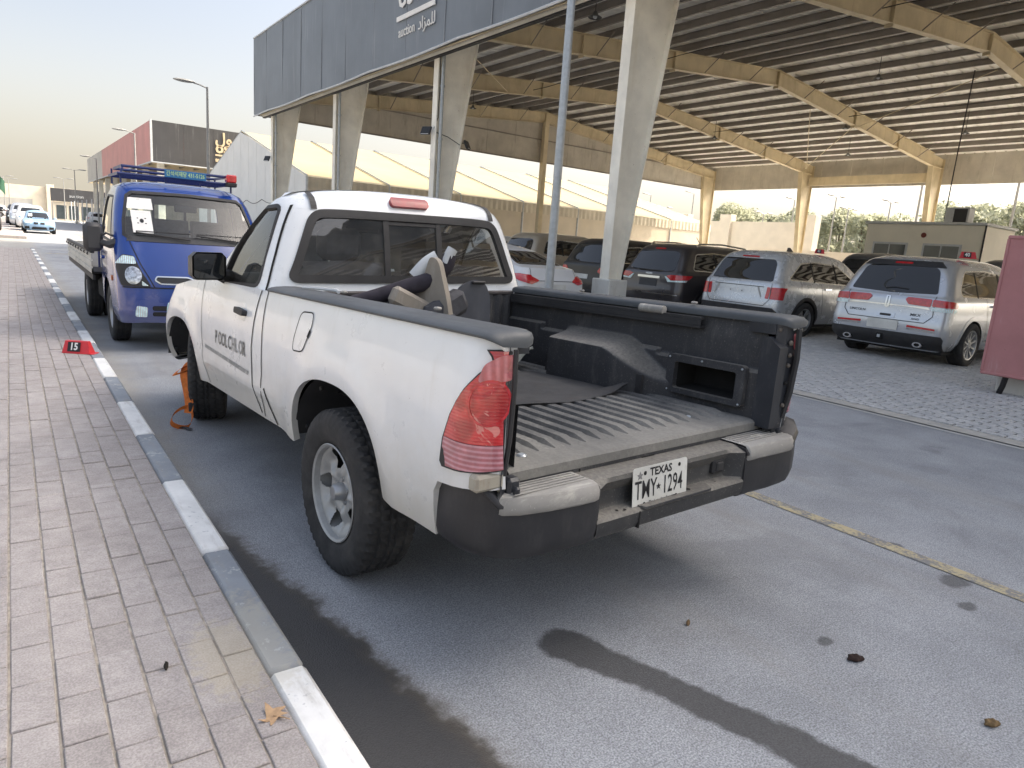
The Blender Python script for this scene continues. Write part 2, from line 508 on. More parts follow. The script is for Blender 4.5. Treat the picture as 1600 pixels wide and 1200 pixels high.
A_KWHITE = kerb_mat('kerb_white_paint', (0.82, 0.82, 0.80), (0.48, 0.49, 0.50), 0.60)
A_KDARK = kerb_mat('kerb_faded_black_paint', (0.285, 0.310, 0.340), (0.44, 0.455, 0.46), 0.55)
A_YELLOW = line_mat('worn_yellow_line', (0.50, 0.43, 0.27), 0.50)
A_WHITE = line_mat('worn_white_line', (0.5, 0.5, 0.48), 0.60)
A_SAND = simple('sandy_ground', (0.36, 0.31, 0.24), 0.95, var=0.2, sc=0.4, bump=0.4, bsc=60, kind='world')
def dirty_steel(name, col, stain, amt=0.7, rough=0.55):
    m = Mat(name); X, Y, Z = m.xyz('world')
    c = m.scale(col, m.noise(1.2, 5, 0.6, 'world').ss(0.25, 0.75, 0.86, 1.1))
    st = m.noise(2.2, 6, 0.72, 'world', (1, 1, 0.22)).ss(0.5, 0.74, 0, amt)
    sp = m.noise(16, 4, 0.7, 'world').ss(0.66, 0.72, 0, 0.7)
    c = m.mix(st, c, stain); c = m.mix(sp, c, (0.16, 0.10, 0.055))
    m.set(col=c, rough=rough, spec=0.4); m.bump(m.noise(30, 3, 0.6, 'world'), 0.12, 0.004)
    return m.m
A_COLUMN = dirty_steel('cream_column_paint', (0.92, 0.88, 0.77), (0.66, 0.58, 0.43), 0.4)
A_RAFTER = dirty_steel('ochre_rafter_paint', (0.62, 0.52, 0.34), (0.44, 0.35, 0.21), 0.6)
A_PURLIN = dirty_steel('dark_purlin', (0.27, 0.24, 0.205), (0.17, 0.15, 0.13), 0.4)
A_SHEET = dirty_steel('roof_sheet_underside', (0.90, 0.87, 0.79), (0.62, 0.56, 0.45), 0.4)
A_GABLE = dirty_steel('gable_cladding', (0.50, 0.46, 0.385), (0.32, 0.28, 0.22), 0.8)
A_CONC = simple('concrete', (0.46, 0.44, 0.40), 0.9, var=0.15, sc=8, bump=0.4, bsc=90, kind='world')
A_PED = dirty_steel('pedestal_white_paint', (0.66, 0.65, 0.60), (0.45, 0.42, 0.36), 0.5, 0.8)
A_GALV = simple('galvanised_steel', (0.42, 0.45, 0.47), 0.42, 0.55, var=0.12, sc=12, kind='world')
def clad_mat(name, col, streak=0.35):
    m = Mat(name); X, Y, Z = m.xyz('world')
    c = m.scale(col, m.noise(0.5, 4, 0.6, 'world').ss(0.25, 0.75, 0.88, 1.1))
    st = m.noise(6, 5, 0.7, 'world', (1, 1, 0.05)).ss(0.56, 0.78, 0, streak)
    c = m.mix(st, c, (0.42, 0.43, 0.43))
    m.set(col=c, rough=0.45, spec=0.45)
    w = m.noise(1.4, 2, 0.5, 'world', (1, 1, 0.15))
    m.bump(w, 0.25, 0.05)
    return m.m
A_FASCIA = clad_mat('grey_blue_fascia', (0.165, 0.188, 0.215), 0.55)
A_FTRIM = simple('pale_trim', (0.55, 0.57, 0.58), 0.5, var=0.1, kind='world')
A_SOFFIT = simple('soffit_grey', (0.22, 0.215, 0.20), 0.7, var=0.15, kind='world')
A_WHITEP = simple('white_sign_paint', (0.80, 0.79, 0.76), 0.6, var=0.05)
A_RED = clad_mat('faded_red_cladding', (0.50, 0.19, 0.18), 0.5)
A_GREYC = clad_mat('pale_grey_cladding', (0.40, 0.39, 0.36), 0.4)
A_BLACKC = clad_mat('charcoal_cladding', (0.060, 0.060, 0.063), 0.3)
A_GOLD = simple('cream_lettering', (0.62, 0.50, 0.33), 0.6)
A_TENTR = simple('cream_tent_roof', (0.40, 0.335, 0.195), 0.7, var=0.05, sc=0.6, kind='world')
A_TENTG = simple('white_tent_gable', (0.74, 0.74, 0.71), 0.7, var=0.05, sc=0.8, kind='world')
A_TENTW = dirty_steel('tent_side_wall', (0.66, 0.60, 0.48), (0.45, 0.38, 0.28), 0.3, 0.8)
A_CREAMW = simple('cream_plaster', (0.70, 0.62, 0.49), 0.9, var=0.07, sc=0.8, kind='world')
A_BLACK = simple('black_plastic', (0.018, 0.018, 0.019), 0.5)
A_LAMPG = simple('lamp_grey', (0.30, 0.30, 0.29), 0.5, 0.3, kind='world')
A_DGLASS = simple('dark_window_glass', (0.06, 0.075, 0.08), 0.08, var=0.2, sc=1, coat=0.5)

# ================================================================== ground and road
KX0, KX1 = 0.55, 0.66
def sheet(name, x0, x1, y0, y1, z, m, nx=1, ny=1):
    mb = MB(); mb.grid([[(lerp(x0, x1, i / nx), lerp(y0, y1, j / ny), z) for i in range(nx + 1)] for j in range(ny + 1)], flip=False)
    return struct(mb.obj(name, m, None, 0))
sheet('ground', -300, 500, -150, 700, -0.03, A_SAND)
sheet('road', -60, 110, -60, 260, 0.0, A_ASPH)
sheet('lane_line_yellow', 3.665, 3.765, -20, 60, 0.004, A_YELLOW)
sheet('edge_line_white', 7.075, 7.15, -20, 36, 0.004, A_WHITE)
sheet('stop_line_white', 0.95, 7.0, 32.2, 32.5, 0.004, A_WHITE)
sheet('cross_line_yellow', 0.95, 3.6, 29.0, 29.35, 0.004, A_YELLOW)

# pavement: slab, kerb stones, pavers
pav = struct(MB().box(-9, KX0 - 0.002, -14, 29.6, -0.02, 0.1245).obj('pavement', A_SANDJ, None, 0))
pav2 = struct(MB().box(-9, KX1, 42.6, 150, -0.02, 0.13).obj('far_pavement', A_PAVE, None, 0))
kerb = bpy.data.objects.new('kerb', None); COL.objects.link(kerb); struct(kerb)
kme = MB().cbox((0, 0, 0), (KX1 - KX0, 0.906, 0.30), 0.014).mesh('kerb_stone', 40)
kmes = {}
for i in range(-8, 31):
    white = (i % 2 == 1)
    if white not in kmes:
        me = kme.copy(); me.materials.append(A_KWHITE if white else A_KDARK); kmes[white] = me
    o = link('kerb_stone', kmes[white], kerb)
    o.location = ((KX0 + KX1) / 2 + random.uniform(-.002, .002), 1.8617 + (i + .5) * 0.91, -0.02 + random.uniform(-.002, .002))
    o.rotation_euler = (random.uniform(-.002, .002), 0, random.uniform(-.003, .003))
PXW, PYW = 0.1055, 0.208
pme = MB().cbox((0, 0, 0), (PXW - 0.007, PYW - 0.005, 0.05), 0.003).mesh('paver', 40)
pmeN = MB().cbox((0, 0, 0), (KX0 - .4525 - 0.0065, PYW - 0.004, 0.05), 0.003).mesh('paver', 40)
pme.materials.append(A_PAVE); pmeN.materials.append(A_PAVE)
pl = []
for cx in range(0, 26):
    x = .4525 + (KX0 - .4525) / 2 - .001 if cx == 0 else .4525 - (cx - .5) * PXW
    off = (cx % 2) * 0.5 * PYW + ((cx * 37) % 7 - 3) * 0.006
    for r in range(-8, 142):
        y = r * PYW + off + .05
        if y > 29.5: continue
        pl.append((x, y, cx == 0))
def pav_key(p):
    d = Vector((p[0], p[1], 0.13 - CAM_H)); dep = d.dot(_f)
    if dep < 0.3: return -1
    u = 800 + 1069 * d.dot(_r) / dep; v = 600 - 1069 * d.dot(_u) / dep
    if not (-40 < u < 1640 and v < 1240): return -1
    return (CAM_H - 0.13) / dep ** 3
pl.sort(key=pav_key, reverse=True)
rest = MB()
for k, (x, y, nar) in enumerate(pl):
    z = 0.105 + random.gauss(0, 0.0014)
    if k < 300:
        o = link('paver', pmeN if nar else pme, pav); o.location = (x, y, z)
        o.rotation_euler = (random.gauss(0, .006), random.gauss(0, .004), random.gauss(0, .006))
    else:
        w = ((KX0 - .4525 if nar else PXW) - .007) / 2; h = (PYW - .005) / 2; b = 0.003; t = z + .025
        v = [(x - w, y - h, t - b - .012), (x + w, y - h, t - b - .012), (x + w, y + h, t - b - .012), (x - w, y + h, t - b - .012),
             (x - w, y - h, t - b), (x + w, y - h, t - b), (x + w, y + h, t - b), (x - w, y + h, t - b),
             (x - w + b, y - h + b, t), (x + w - b, y - h + b, t), (x + w - b, y + h - b, t), (x - w + b, y + h - b, t)]
        rest.add(v, [(8, 9, 10, 11)] + [(i + a, (i + 1) % 4 + a, (i + 1) % 4 + a + 4, i + a + 4) for a in (0, 4) for i in range(4)])
o = rest.obj('small_pavers', A_PAVE, pav, 0, fix=False); o['kind'] = 'stuff'

# interlocking paving under the canopy
cp = sheet('canopy_paving', 7.4, 47, -30, 36, 0.006, A_GREYP)
PL, PW = 0.225, 0.1125
zz = 0.016
def ipaver(x, y):
    h = PW / 2 - .0105; l = PL / 2 - .010
    xs = (-l, -l / 2, 0, l / 2, l); zs = (-zz, zz, -zz, zz, -zz)
    return [(y0, x0) for x0, y0 in [(a, -h + q) for a, q in zip(xs, zs)] + [(a, h + q) for a, q in reversed(list(zip(xs, zs)))]]
def imesh():
    out = ipaver(0, 0); mb = MB(); n = len(out)
    top = [(u * .97, v * .985, 0.012) for u, v in out]; mid = [(u, v, 0.007) for u, v in out]; bot = [(u, v, -0.01) for u, v in out]
    mb.add(bot + mid + top, [(i, (i + 1) % n, n + (i + 1) % n, n + i) for i in range(n)] + [(n + i, n + (i + 1) % n, 2 * n + (i + 1) % n, 2 * n + i) for i in range(n)] + [tuple(range(2 * n, 3 * n))])
    return mb
IM = imesh(); ime = IM.mesh('paver', 0, True); ime.materials.append(A_GREYP)
il = []
for r in range(0, 78):
    for q in range(-4, 60):
        il.append((7.46 + r * PW, -1.0 + (q + (r % 2) * .5) * PL))
base = sheet('paving_bed', 7.2, 16.4, -2.2, 12.8, 0.009, A_DARKJ)
def ip_key(p):
    d = Vector((p[0], p[1], -CAM_H)); dep = d.dot(_f)
    if dep < 0.3: return -1
    u = 800 + 1069 * d.dot(_r) / dep; v = 600 - 1069 * d.dot(_u) / dep
    if not (1235 < u < 1600 and v > 520): return -1 + 1e-3 / (1 + dep)
    return 1.0 / dep ** 3
il.sort(key=ip_key, reverse=True)
rest = MB()
for k, (x, y) in enumerate(il):
    z = 0.006 + random.gauss(0, .0012)
    if k < 300:
        o = link('paver', ime, cp); o.location = (x, y, z); o.rotation_euler = (random.gauss(0, .008), random.gauss(0, .008), random.gauss(0, .01))
    else:
        rest.add([(a + x, b + y, c + z) for a, b, c in IM.v], IM.f)
o = rest.obj('small_pavers', A_GREYP, cp, 0, fix=False); o['kind'] = 'stuff'
# concrete strip between road and paving
sheet('concrete_gutter', 7.16, 7.40, -30, 36, 0.012, A_CONC)

# ================================================================== the canopies
def ibeam_y(mb, pts_bot, pts_top, y, fw, ft=0.025, wt=0.016):
    """I-section in the XZ plane at y, between a bottom and a top polyline (same count)"""
    for a in range(len(pts_bot) - 1):
        (x0, z0), (x1, z1) = pts_bot[a], pts_bot[a + 1]; (u0, w0), (u1, w1) = pts_top[a], pts_top[a + 1]
        def quad(p, t):
            v = [(p[0][0], y - t, p[0][1]), (p[1][0], y - t, p[1][1]), (p[2][0], y - t, p[2][1]), (p[3][0], y - t, p[3][1])]
            v += [(q[0], y + t, q[2]) for q in v]
            mb.add(v, [(0, 1, 2, 3), (7, 6, 5, 4), (0, 4, 5, 1), (1, 5, 6, 2), (2, 6, 7, 3), (3, 7, 4, 0)])
        quad([(x0, z0), (x1, z1), (u1, w1), (u0, w0)], wt / 2)
        def off(p, q, d):
            n = Vector((-(q[1] - p[1]), q[0] - p[0])).normalized() * d; return (p[0] + n.x, p[1] + n.y), (q[0] + n.x, q[1] + n.y)
        a0, a1 = off((x0, z0), (x1, z1), -ft); quad([a0, a1, (x1, z1), (x0, z0)], fw / 2)
        b0, b1 = off((u0, w0), (u1, w1), ft); quad([(u0, w0), (u1, w1), b1, b0], fw / 2)
def roof_top(x, x0=10.5, xr=27.0, z0=8.07, zr=9.55):
    return lerp(z0, zr, (x - x0) / (xr - x0)) if x < xr else lerp(zr, z0, (x - xr) / (xr - x0))
def roof_bot(x):
    if x > 27: x = 54 - x
    return lerp(7.50, 8.93, (x - 11.85) / (27.0 - 11.85))
def canopy(root, ys, y0, y1, fdata, detail=True):
    xf, zf0, zf1 = 10.0, 6.75, 10.2
    for y in ys:
        for side in (0, 1):
            mx = (lambda x: x) if side == 0 else (lambda x: 54 - x)
            mb = MB()
            # outer flange, tapered web, inner flange, stiffeners
            mb.box(min(mx(10.5), mx(10.53)), max(mx(10.5), mx(10.53)), y - .14, y + .14, 0.86, 8.02)
            xb, xt, zt = 10.86, 11.85, 7.50
            for (t, d0, d1) in ((.011, None, None), (.14, xb, xt)):
                if d0 is None:
                    v = [(mx(10.53), y - t, .86), (mx(xb), y - t, .86), (mx(xt), y - t, zt), (mx(xt), y - t, roof_top(xt) - .03), (mx(10.53), y - t, 8.02)]
                else:
                    v = [(mx(xb), y - t, .86), (mx(xb + .028), y - t, .86), (mx(xt + .028), y - t, zt), (mx(xt), y - t, zt)]
                n = len(v); v += [(p[0], y + t, p[2]) for p in v]
                mb.add(v, [tuple(range(n)), tuple(range(2 * n - 1, n - 1, -1))] + [(i, (i + 1) % n, n + (i + 1) % n, n + i) for i in range(n)])
            mb.box(min(mx(10.53), mx(xt)), max(mx(10.53), mx(xt)), y - .13, y + .13, zt - .012, zt + .012)
            c = mb.obj('column', A_COLUMN if side == 0 else A_RAFTER, root, 0)
            MB().cbox((mx(10.685), y, .43), (.56, .56, .87), .02).obj('pedestal', A_PED, c, 0)
        # rafter in two halves with splice plates
        for side in (0, 1):
            xs = [11.85, 16, 20.5, 27.0] if side == 0 else [27.0, 33.5, 38, 42.15]
            mb = MB(); ibeam_y(mb, [(x, roof_bot(x) + .026) for x in xs], [(x, roof_top(x) - .026) for x in xs], y, .24)
            for x in (xs[1], xs[2]) : mb.box(x - .02, x + .02, y - .12, y + .12, roof_bot(x) - .08, roof_top(x) - .05)
            if side == 0: mb.box(26.96, 26.998, y - .12, y + .12, roof_bot(27) - .10, roof_top(27) - .05)
            mb.obj('rafter', A_RAFTER, root, 0)
            # flange braces
            for x in (([13.8, 16.6, 19.4, 22.2, 25] if side == 0 else [29, 31.8, 34.6, 37.4, 40.2]) if detail else []):
                for sg in (-1,):
                    b = MB().tube([(x, y + sg * .11, roof_bot(x) + .04), (x, y + sg * .95, roof_top(x) + .02)], .022, 4); b.obj('flange_brace', A_PURLIN, root, 0)
    # purlins: one per line, running along the shed
    x = 10.9
    k = 0
    pxs = [10.9 + 1.24 * i for i in range(13)] + [27.35 + 1.24 * i for i in range(13)]
    for x in pxs:
        zt = roof_top(x)
        mb = MB(); mb.box(x - .012, x + .012, y0, y1, zt, zt + .20); mb.box(x - .012, x + .085, y0, y1, zt - .006, zt + .014); mb.box(x - .085, x + .012, y0, y1, zt + .186, zt + .201)
        mb.obj('purlin', A_PURLIN, root, 0)
    # roof sheets: one strip per bay with ribs, seen from below
    yb = [y0] + [a + 4 for a in ys[:-1]] + [y1]
    for a in range(len(yb) - 1):
        for (xa, xb_) in ((10.2, 27.0), (27.0, 43.8)):
            n = max(8, int((yb[a + 1] - yb[a]) / .5)); rows = []
            prof = []
            for i in range(n):
                yy = lerp(yb[a], yb[a + 1], i / n); d = (yb[a + 1] - yb[a]) / n
                prof += [(yy, 0), (yy + d * .78, 0), (yy + d * .83, .04), (yy + d * .95, .04)]
            prof.append((yb[a + 1], 0))
            for xx in (xa, xb_):
                rows.append([(xx, yy, roof_top(xx) + .205 + dz) for yy, dz in prof])
            MB().grid(rows).obj('roof_sheet', A_SHEET, root, 0, fix=False)
    # cladding band on the far long side and on the gables
    for (name, xa, w, off) in (('side_cladding', 43.55, 2.0, 0),):
        yy = y0
        while yy < y1 - .1:
            MB().box(xa, xa + .06, yy + .006, min(yy + w, y1) - .006, 6.62, 8.35).obj('cladding_panel', A_GABLE, root, 0); yy += w
    for yg in (y1 - 1.05,) + ((y0 + .6,) if detail else ()):
        xx = 10.6
        while xx < 43.3:
            xb_ = min(xx + 2.05, 43.45); mb = MB()
            o_ = [(xx + .006, 6.64), (xb_ - .006, 6.64), (xb_ - .006, roof_top(xb_) + .2)]
            if xx < 27 < xb_: o_.append((27, roof_top(27) + .2))
            o_.append((xx + .006, roof_top(xx) + .2))
            mb.prism(o_, yg, yg + .05, 'y'); mb.obj('gable_panel', A_GABLE, root, 0); xx += 2.05
        MB().box(10.6, 43.4, yg - .05, yg - .002, 6.58, 6.66).box(10.6, 43.4, yg - .06, yg - .002, 7.9, 7.96).obj('gable_rail', A_PURLIN, root, 0)
    # far portal beam and gable posts
    if detail:
        MB().box(43.0, 43.2, ys[-3] + .15, ys[-2] - .15, 6.72, 7.24).obj('portal_beam', A_RAFTER, root, 0)
        MB().box(26.85, 27.15, y1 - 1.42, y1 - 1.12, 0, 9.0).obj('gable_post', A_RAFTER, root, 0)
    return root
can = thing('auction_canopy', 'large open steel canopy with cream columns and grey fascia sheltering the parked cars', 'canopy')
CYS = [3.13 + 8 * k for k in range(-4, 5)]
canopy(can, CYS, -31.5, 36.3, None)
# front fascia, panel by panel, with trim and soffit
def fascia_x(root, x, y0, y1, z0, z1, mats, w=2.35, sag=0.05):
    yy = y0; i = 0
    while yy < y1 - .05:
        ye = min(yy + w, y1); m = mats(yy, i)
        rows = []
        for zz_ in np.linspace(z0, z1, 5):
            rows.append([(x + .02 * math.sin(2.1 * t + zz_) * .6, t, zz_ - (sag * abs(math.sin(t * .55)) if zz_ < z0 + .1 else 0) + (.03 * math.sin(t * .8) if zz_ > z1 - .1 else 0)) for t in np.linspace(yy + .004, ye - .004, 9)])
        MB().grid(rows, flip=True).add([(x + .08, yy + .004, z0), (x + .08, ye - .004, z0), (x + .08, ye - .004, z1), (x + .08, yy + .004, z1)], [(0, 1, 2, 3)]).obj('fascia_panel', m, root, 30, fix=False)
        MB().box(x - .014, x + .004, ye - .011, ye + .011, z0 + .04, z1).obj('panel_joint', A_FJOINT, root, 0)
        yy = ye; i += 1
A_FJOINT = simple('joint_grey', (0.25, 0.27, 0.29), 0.5, kind='world')
fascia_x(can, 10.0, -31.5, 36.3, 6.74, 10.2, lambda y, i: A_FASCIA)
tr = MB(); n = 120
tr.tube([(9.985, lerp(-31.5, 36.3, i / n), 6.74 - .05 * abs(math.sin(lerp(-31.5, 36.3, i / n) * .55))) for i in range(n + 1)], .035, 6)
tr.obj('fascia_bottom_trim', A_FTRIM, can, 40)
MB().box(9.96, 10.10, -31.5, 36.3, 10.2, 10.25).obj('fascia_top_trim', A_FTRIM, can, 0)
MB().box(10.09, 43.9, 36.22, 36.32, 6.74, 10.2).obj('end_fascia', A_FASCIA, can, 0)
MB().box(10.03, 10.47, -31.4, 36.2, 6.80, 6.83).obj('soffit', A_SOFFIT, can, 0)
MB().box(10.36, 10.48, -31.4, 36.2, 6.70, 6.795).obj('eaves_angle', A_COLUMN, can, 0)
MB().box(10.38, 10.50, -31.4, 36.2, 6.66, 6.697).obj('eaves_seal', A_BLACK, can, 0)
MB().tube([(10.20, -31, 6.74), (10.20, 36, 6.74)], .03, 6).obj('light_rope', A_RAFTER, can, 30)
# sign on the fascia:   letters face -X, read from the road  (text x runs towards -Y)
def sign_x(body, x, y, z, size, m, parent, name='sign_text', squeeze=1.0, bold=0.0):
    mb = text_mb(body, size, 0.01, bold, 'CENTER', squeeze); mb.xf(frame((x, y, z), (0, -1, 0), (0, 0, 1)))
    return mb.obj(name, m, parent, 0, fix=False)
AR_AUCTION = '\ufea9\ufe8d\ufeb0\ufee4\ufee0\ufedf'      # final order is visual (left to right)
sign_x('auction', 9.965, 20.1, 7.50, .42, A_WHITEP, can, squeeze=0.86)
sign_x(AR_AUCTION, 9.965, 18.86, 7.50, .46, A_WHITEP, can)
MB().box(9.945, 9.972, 18.39, 20.77, 7.84, 7.975).obj('sign_bar', A_WHITEP, can, 0)
sign_x('osool', 9.965, 19.55, 8.52, 1.02, A_WHITEP, can, bold=0.02)
sign_x('\ufedd\ufeee\ufebb\ufe83', 9.965, 19.55, 9.45, .95, A_WHITEP, can, bold=0.02)

# second canopy down the road: red and grey long side, charcoal end with sign
can2 = thing('far_canopy', 'distant steel canopy with faded red long side and charcoal sign end', 'canopy', (-0.0, 0, 0))
Y2 = 66.8
for k in range(8):
    y = Y2 + 1.0 + 8 * k
    for x in (10.85, 18, 27, 36, 43.2):
        MB().cbox((x, y, 3.4), (.55, .3, 6.8), .02).obj('column', A_COLUMN, can2, 0)
yy = Y2; i = 0
while yy < 124:
    ye = min(yy + 2.9, 124.5)
    m = A_RED if (i < 13) else A_GREYC
    MB().box(10.0, 10.09, yy + .01, ye - .01, 6.2, 9.5).obj('fascia_panel', m, can2, 0); yy = ye; i += 1
xx = 10.1
while xx < 43.8:
    xe = min(xx + 2.4, 43.9)
    MB().box(xx + .008, xe - .008, Y2 - .09, Y2, 6.22, 9.5).obj('end_panel', A_BLACKC, can2, 0); xx = xe
MB().box(9.95, 10.11, Y2 - .13, Y2 + .05, 6.15, 9.56).obj('corner_trim', A_FTRIM, can2, 0)
MB().box(9.96, 43.9, Y2 - .14, Y2 + .02, 6.12, 6.21).box(9.9, 10.05, Y2, 124.5, 6.1, 6.19).obj('fascia_bottom_trim', A_FTRIM, can2, 0)
MB().box(10.1, 43.9, Y2 + .1, 124.5, 6.6, 6.7).obj('roof_sheet', A_SHEET, can2, 0)
for k in range(9):
    MB().box(10.2, 43.8, Y2 + 1 + 7.2 * k, Y2 + 1.25 + 7.2 * k, 6.1, 6.58).obj('rafter', A_RAFTER, can2, 0)
for k in range(6):
    MB().box(11 + 1.3 * k, 11.1 + 1.3 * k, Y2 + .2, Y2 + 40, 6.4, 6.59).obj('purlin', A_PURLIN, can2, 0)
MB().box(11.5, 43.0, Y2 + 14, Y2 + 14.2, 0, 5.9).obj('back_wall', A_GABLE, can2, 0)
def sign_y(body, x, y, z, size, m, parent, name='sign_text', squeeze=1.0, bold=0.0, align='LEFT'):
    mb = text_mb(body, size, 0.02, bold, align, squeeze); mb.xf(frame((x, y, z), (1, 0, 0), (0, 0, 1)))
    return mb.obj(name, m, parent, 0, fix=False)
sign_y('\ufedd\ufeee\ufebb\ufe83', 15.05, Y2 - .13, 8.75, 1.25, A_GOLD, can2, bold=.03)
sign_y('osool', 15.05, Y2 - .13, 7.95, 1.25, A_GOLD, can2, bold=.04)
MB().box(15.05, 18.4, Y2 - .15, Y2 - .10, 7.28, 7.42).obj('sign_bar', A_GOLD, can2, 0)
sign_y('auction', 15.05, Y2 - .13, 6.95, .5, A_GOLD, can2, bold=.02)

# cream event tent between the canopies
tent = thing('event_tent', 'long cream roofed marquee tent with white gable beyond the canopy', 'tent', (0, 0, 0))
TX0, TX1, TY0, TYR, TY1, TZE, TZR = 13.0, 46.5, 37.3, 50.1, 63.2, 4.25, 7.6
for k in range(7):
    xa, xb = lerp(TX0, TX1, k / 7), lerp(TX0, TX1, (k + 1) / 7)
    for (ya, za, yb_, zb) in ((TY0, TZE, TYR, TZR), (TYR, TZR, TY1, TZE)):
        n = 8; rows = []
        for j in range(n + 1):
            t = j / n; sag = .10 * math.sin(math.pi * t)
            rows.append([(lerp(xa, xb, q), lerp(ya, yb_, t), lerp(za, zb, t) - sag * math.sin(math.pi * q) * .8) for q in (0, .25, .5, .75, 1)])
        MB().grid(rows).obj('roof_panel', A_TENTR, tent, 40, fix=False)
    for yb_ in (TY0, TY1):
        MB().tube([(xa, yb_, 0), (xa, yb_, TZE)], .08, 6).obj('post', A_FTRIM, tent, 30)
    MB().tube([(xa, TY0, TZE + .06), (xa, TYR, TZR + .06), (xa, TY1, TZE + .06)], .045, 5).obj('roof_rib', A_GALV, tent, 30)
    # side wall with a frilled valance
    rows = [[(lerp(xa, xb, j / 24), TY0 - .04 - .03 * (j % 2), z) for j in range(25)] for z in (TZE - .62, TZE)]
    MB().grid(rows).obj('valance', A_TENTW, tent, 0, fix=False)
    MB().box(xa + .02, xb - .02, TY0, TY0 + .04, 0, TZE - .05).obj('wall_panel', A_CREAMW, tent, 0)
k = 14
for i in range(k):
    ya, yb_ = lerp(TY0, TY1, i / k), lerp(TY0, TY1, (i + 1) / k)
    def zt(y): return TZR - (TZR - TZE) * abs(y - TYR) / (TYR - TY0 if y < TYR else TY1 - TYR)
    for xg in (TX0, TX1):
        MB().prism([(ya + .02, 0), (yb_ - .02, 0), (yb_ - .02, zt(yb_)), (ya + .02, zt(ya))], xg - .04, xg, 'x').obj('gable_panel', A_TENTG, tent, 0)
MB().tube([(TX0 - .05, y, 3.15 - .25 * abs(math.sin(y * .9))) for y in np.linspace(TY0 + .3, TY0 + 18, 60)], .02, 5).obj('festoon_cable', A_BLACK, tent, 30)

# cream boundary wall and low buildings behind the canopy
bw = thing('boundary_wall', 'cream plastered boundary wall with raised piers beyond the canopy', 'wall')
for (ya, yb_) in ((36, 44), (45.2, 49.3), (50.6, 62)):
    MB().box(58, 58.4, ya, yb_, 0, 5.35).obj('wall_panel', A_CREAMW, bw, 0)
for y in (44.6, 50.0, 35.6):
    MB().cbox((58.1, y, 3.0), (.9, 1.3, 6.0), .03).obj('pier', A_CREAMW, bw, 0)
MB().box(50, 50.3, 8, 36, 0, 2.7).obj('low_wall', A_CREAMW, bw, 0)
booth = thing('office_cabin', 'small pale office cabin with two windows standing under the canopy', 'cabin', (26, 11.7, 0))
MB().cbox((1.3, 0, 1.6), (2.6, 3.9, 3.2), .03).obj('wall', simple('cream_cabin_panel', (.82, .78, .66), .6, var=.05, sc=1.5), booth, 0)
MB().cbox((1.3, 0, 3.24), (2.75, 4.05, .09), .02).obj('roof', A_FTRIM, booth, 0)
for y in (1.0, -.75):
    w = MB().box(-.03, .02, y - .62, y + .62, 1.7, 2.55).obj('window', A_FTRIM, booth, 0)
    MB().box(-.045, -.031, y - .55, y + .55, 1.77, 2.48).obj('pane', A_DGLASS, w, 0)
    MB().box(-.055, -.0455, y - .02, y + .02, 1.77, 2.48).obj('mullion', A_FTRIM, w, 0)
MB().sphere((-.03, -.1, 2.83), (.05, .09, .09)).obj('alarm_bell', simple('dark_red_plastic', (.18, .03, .02), .4), booth, 40)
MB().tube([(-.02, -1.99, 3.2), (-.02, -1.99, 0)], .03, 6).obj('downpipe', A_BLACK, booth, 30)
ac = thing('air_conditioner', 'white air conditioner box on the office cabin roof', 'air conditioner', (26.9, 10.75, 3.285))
MB().cbox((0, .2, .28), (.5, .75, .55), .03).obj('casing', A_FTRIM, ac, 0)
MB().box(-.27, -.255, -.13, .28, .05, .5).obj('fan_grille', A_BLACK, ac, 0)

# street lamps
def lamp(x, y, h, double, label, tilt=0.0):
    t = thing('street_lamp', label, 'street lamp', (x, y, 0), 0, 'street lamps')
    MB().tube([(0, 0, 0), (tilt * .5, 0, h * .5), (tilt, 0, h)], [.10, .075, .05], 8).obj('pole', A_LAMPG, t, 40)
    MB().cbox((0, 0, .15), (.34, .34, .3), .03).obj('base', A_CONC, t, 0)
    for sg in ((-1, 1) if double else (-1,)):
        MB().tube([(tilt, 0, h - .05), (tilt + sg * .35, 0, h + .05), (tilt + sg * .6, 0, h + .08)], .035, 6).obj('arm', A_LAMPG, t, 40)
        MB().sphere((tilt + sg * 1.0, 0, h + .11), (.5, .17, .08), 12, 6).obj('lamp_head', A_LAMPG, t, 40)
LB = 'single armed grey street lamp'
lamp(8.0, 36.9, 7.75, False, 'tall single armed street lamp rising behind the blue truck at the canopy corner')
lamp(8.0, 60.7, 7.65, False, 'single armed street lamp before the red canopy corner')
lamp(8.0, 89.2, 7.4, False, 'single armed street lamp at the far end of the red canopy')
lamp(8.0, 120, 7.5, True, 'twin headed street lamp nearest the blue truck rear, tallest of the far row')
lamp(8.0, 145, 7.1, True, 'twin headed street lamp, second of the far row left of the blue truck')
lamp(8.0, 188, 6.5, True, 'twin headed street lamp, third and smallest by the far charcoal sign')
lamp(-.4, 150, 6.8, True, 'twin headed street lamp at the far left edge above the parked vehicles')
lamp(.3, 158, 6.7, True, 'twin headed street lamp just right of the leftmost distant one')
lamp(14, 215, 7.5, False, 'thin distant street lamp right of the charcoal sign')
names = ['first', 'second', 'third', 'fourth', 'fifth', 'sixth', 'seventh', 'eighth']
for i, (y, h, d) in enumerate(((57.6, 8.4, False), (55.5, 7.0, True), (51.3, 8.5, False), (42.3, 6.4, True), (39.1, 7.7, True), (35.0, 7.9, True), (33.7, 6.8, True), (30.1, 7.4, True))):
    lamp(60.5, y, h - .1, d, '%s street lamp through the canopy, %s from the left' % ('twin headed' if d else 'single armed', names[i]))
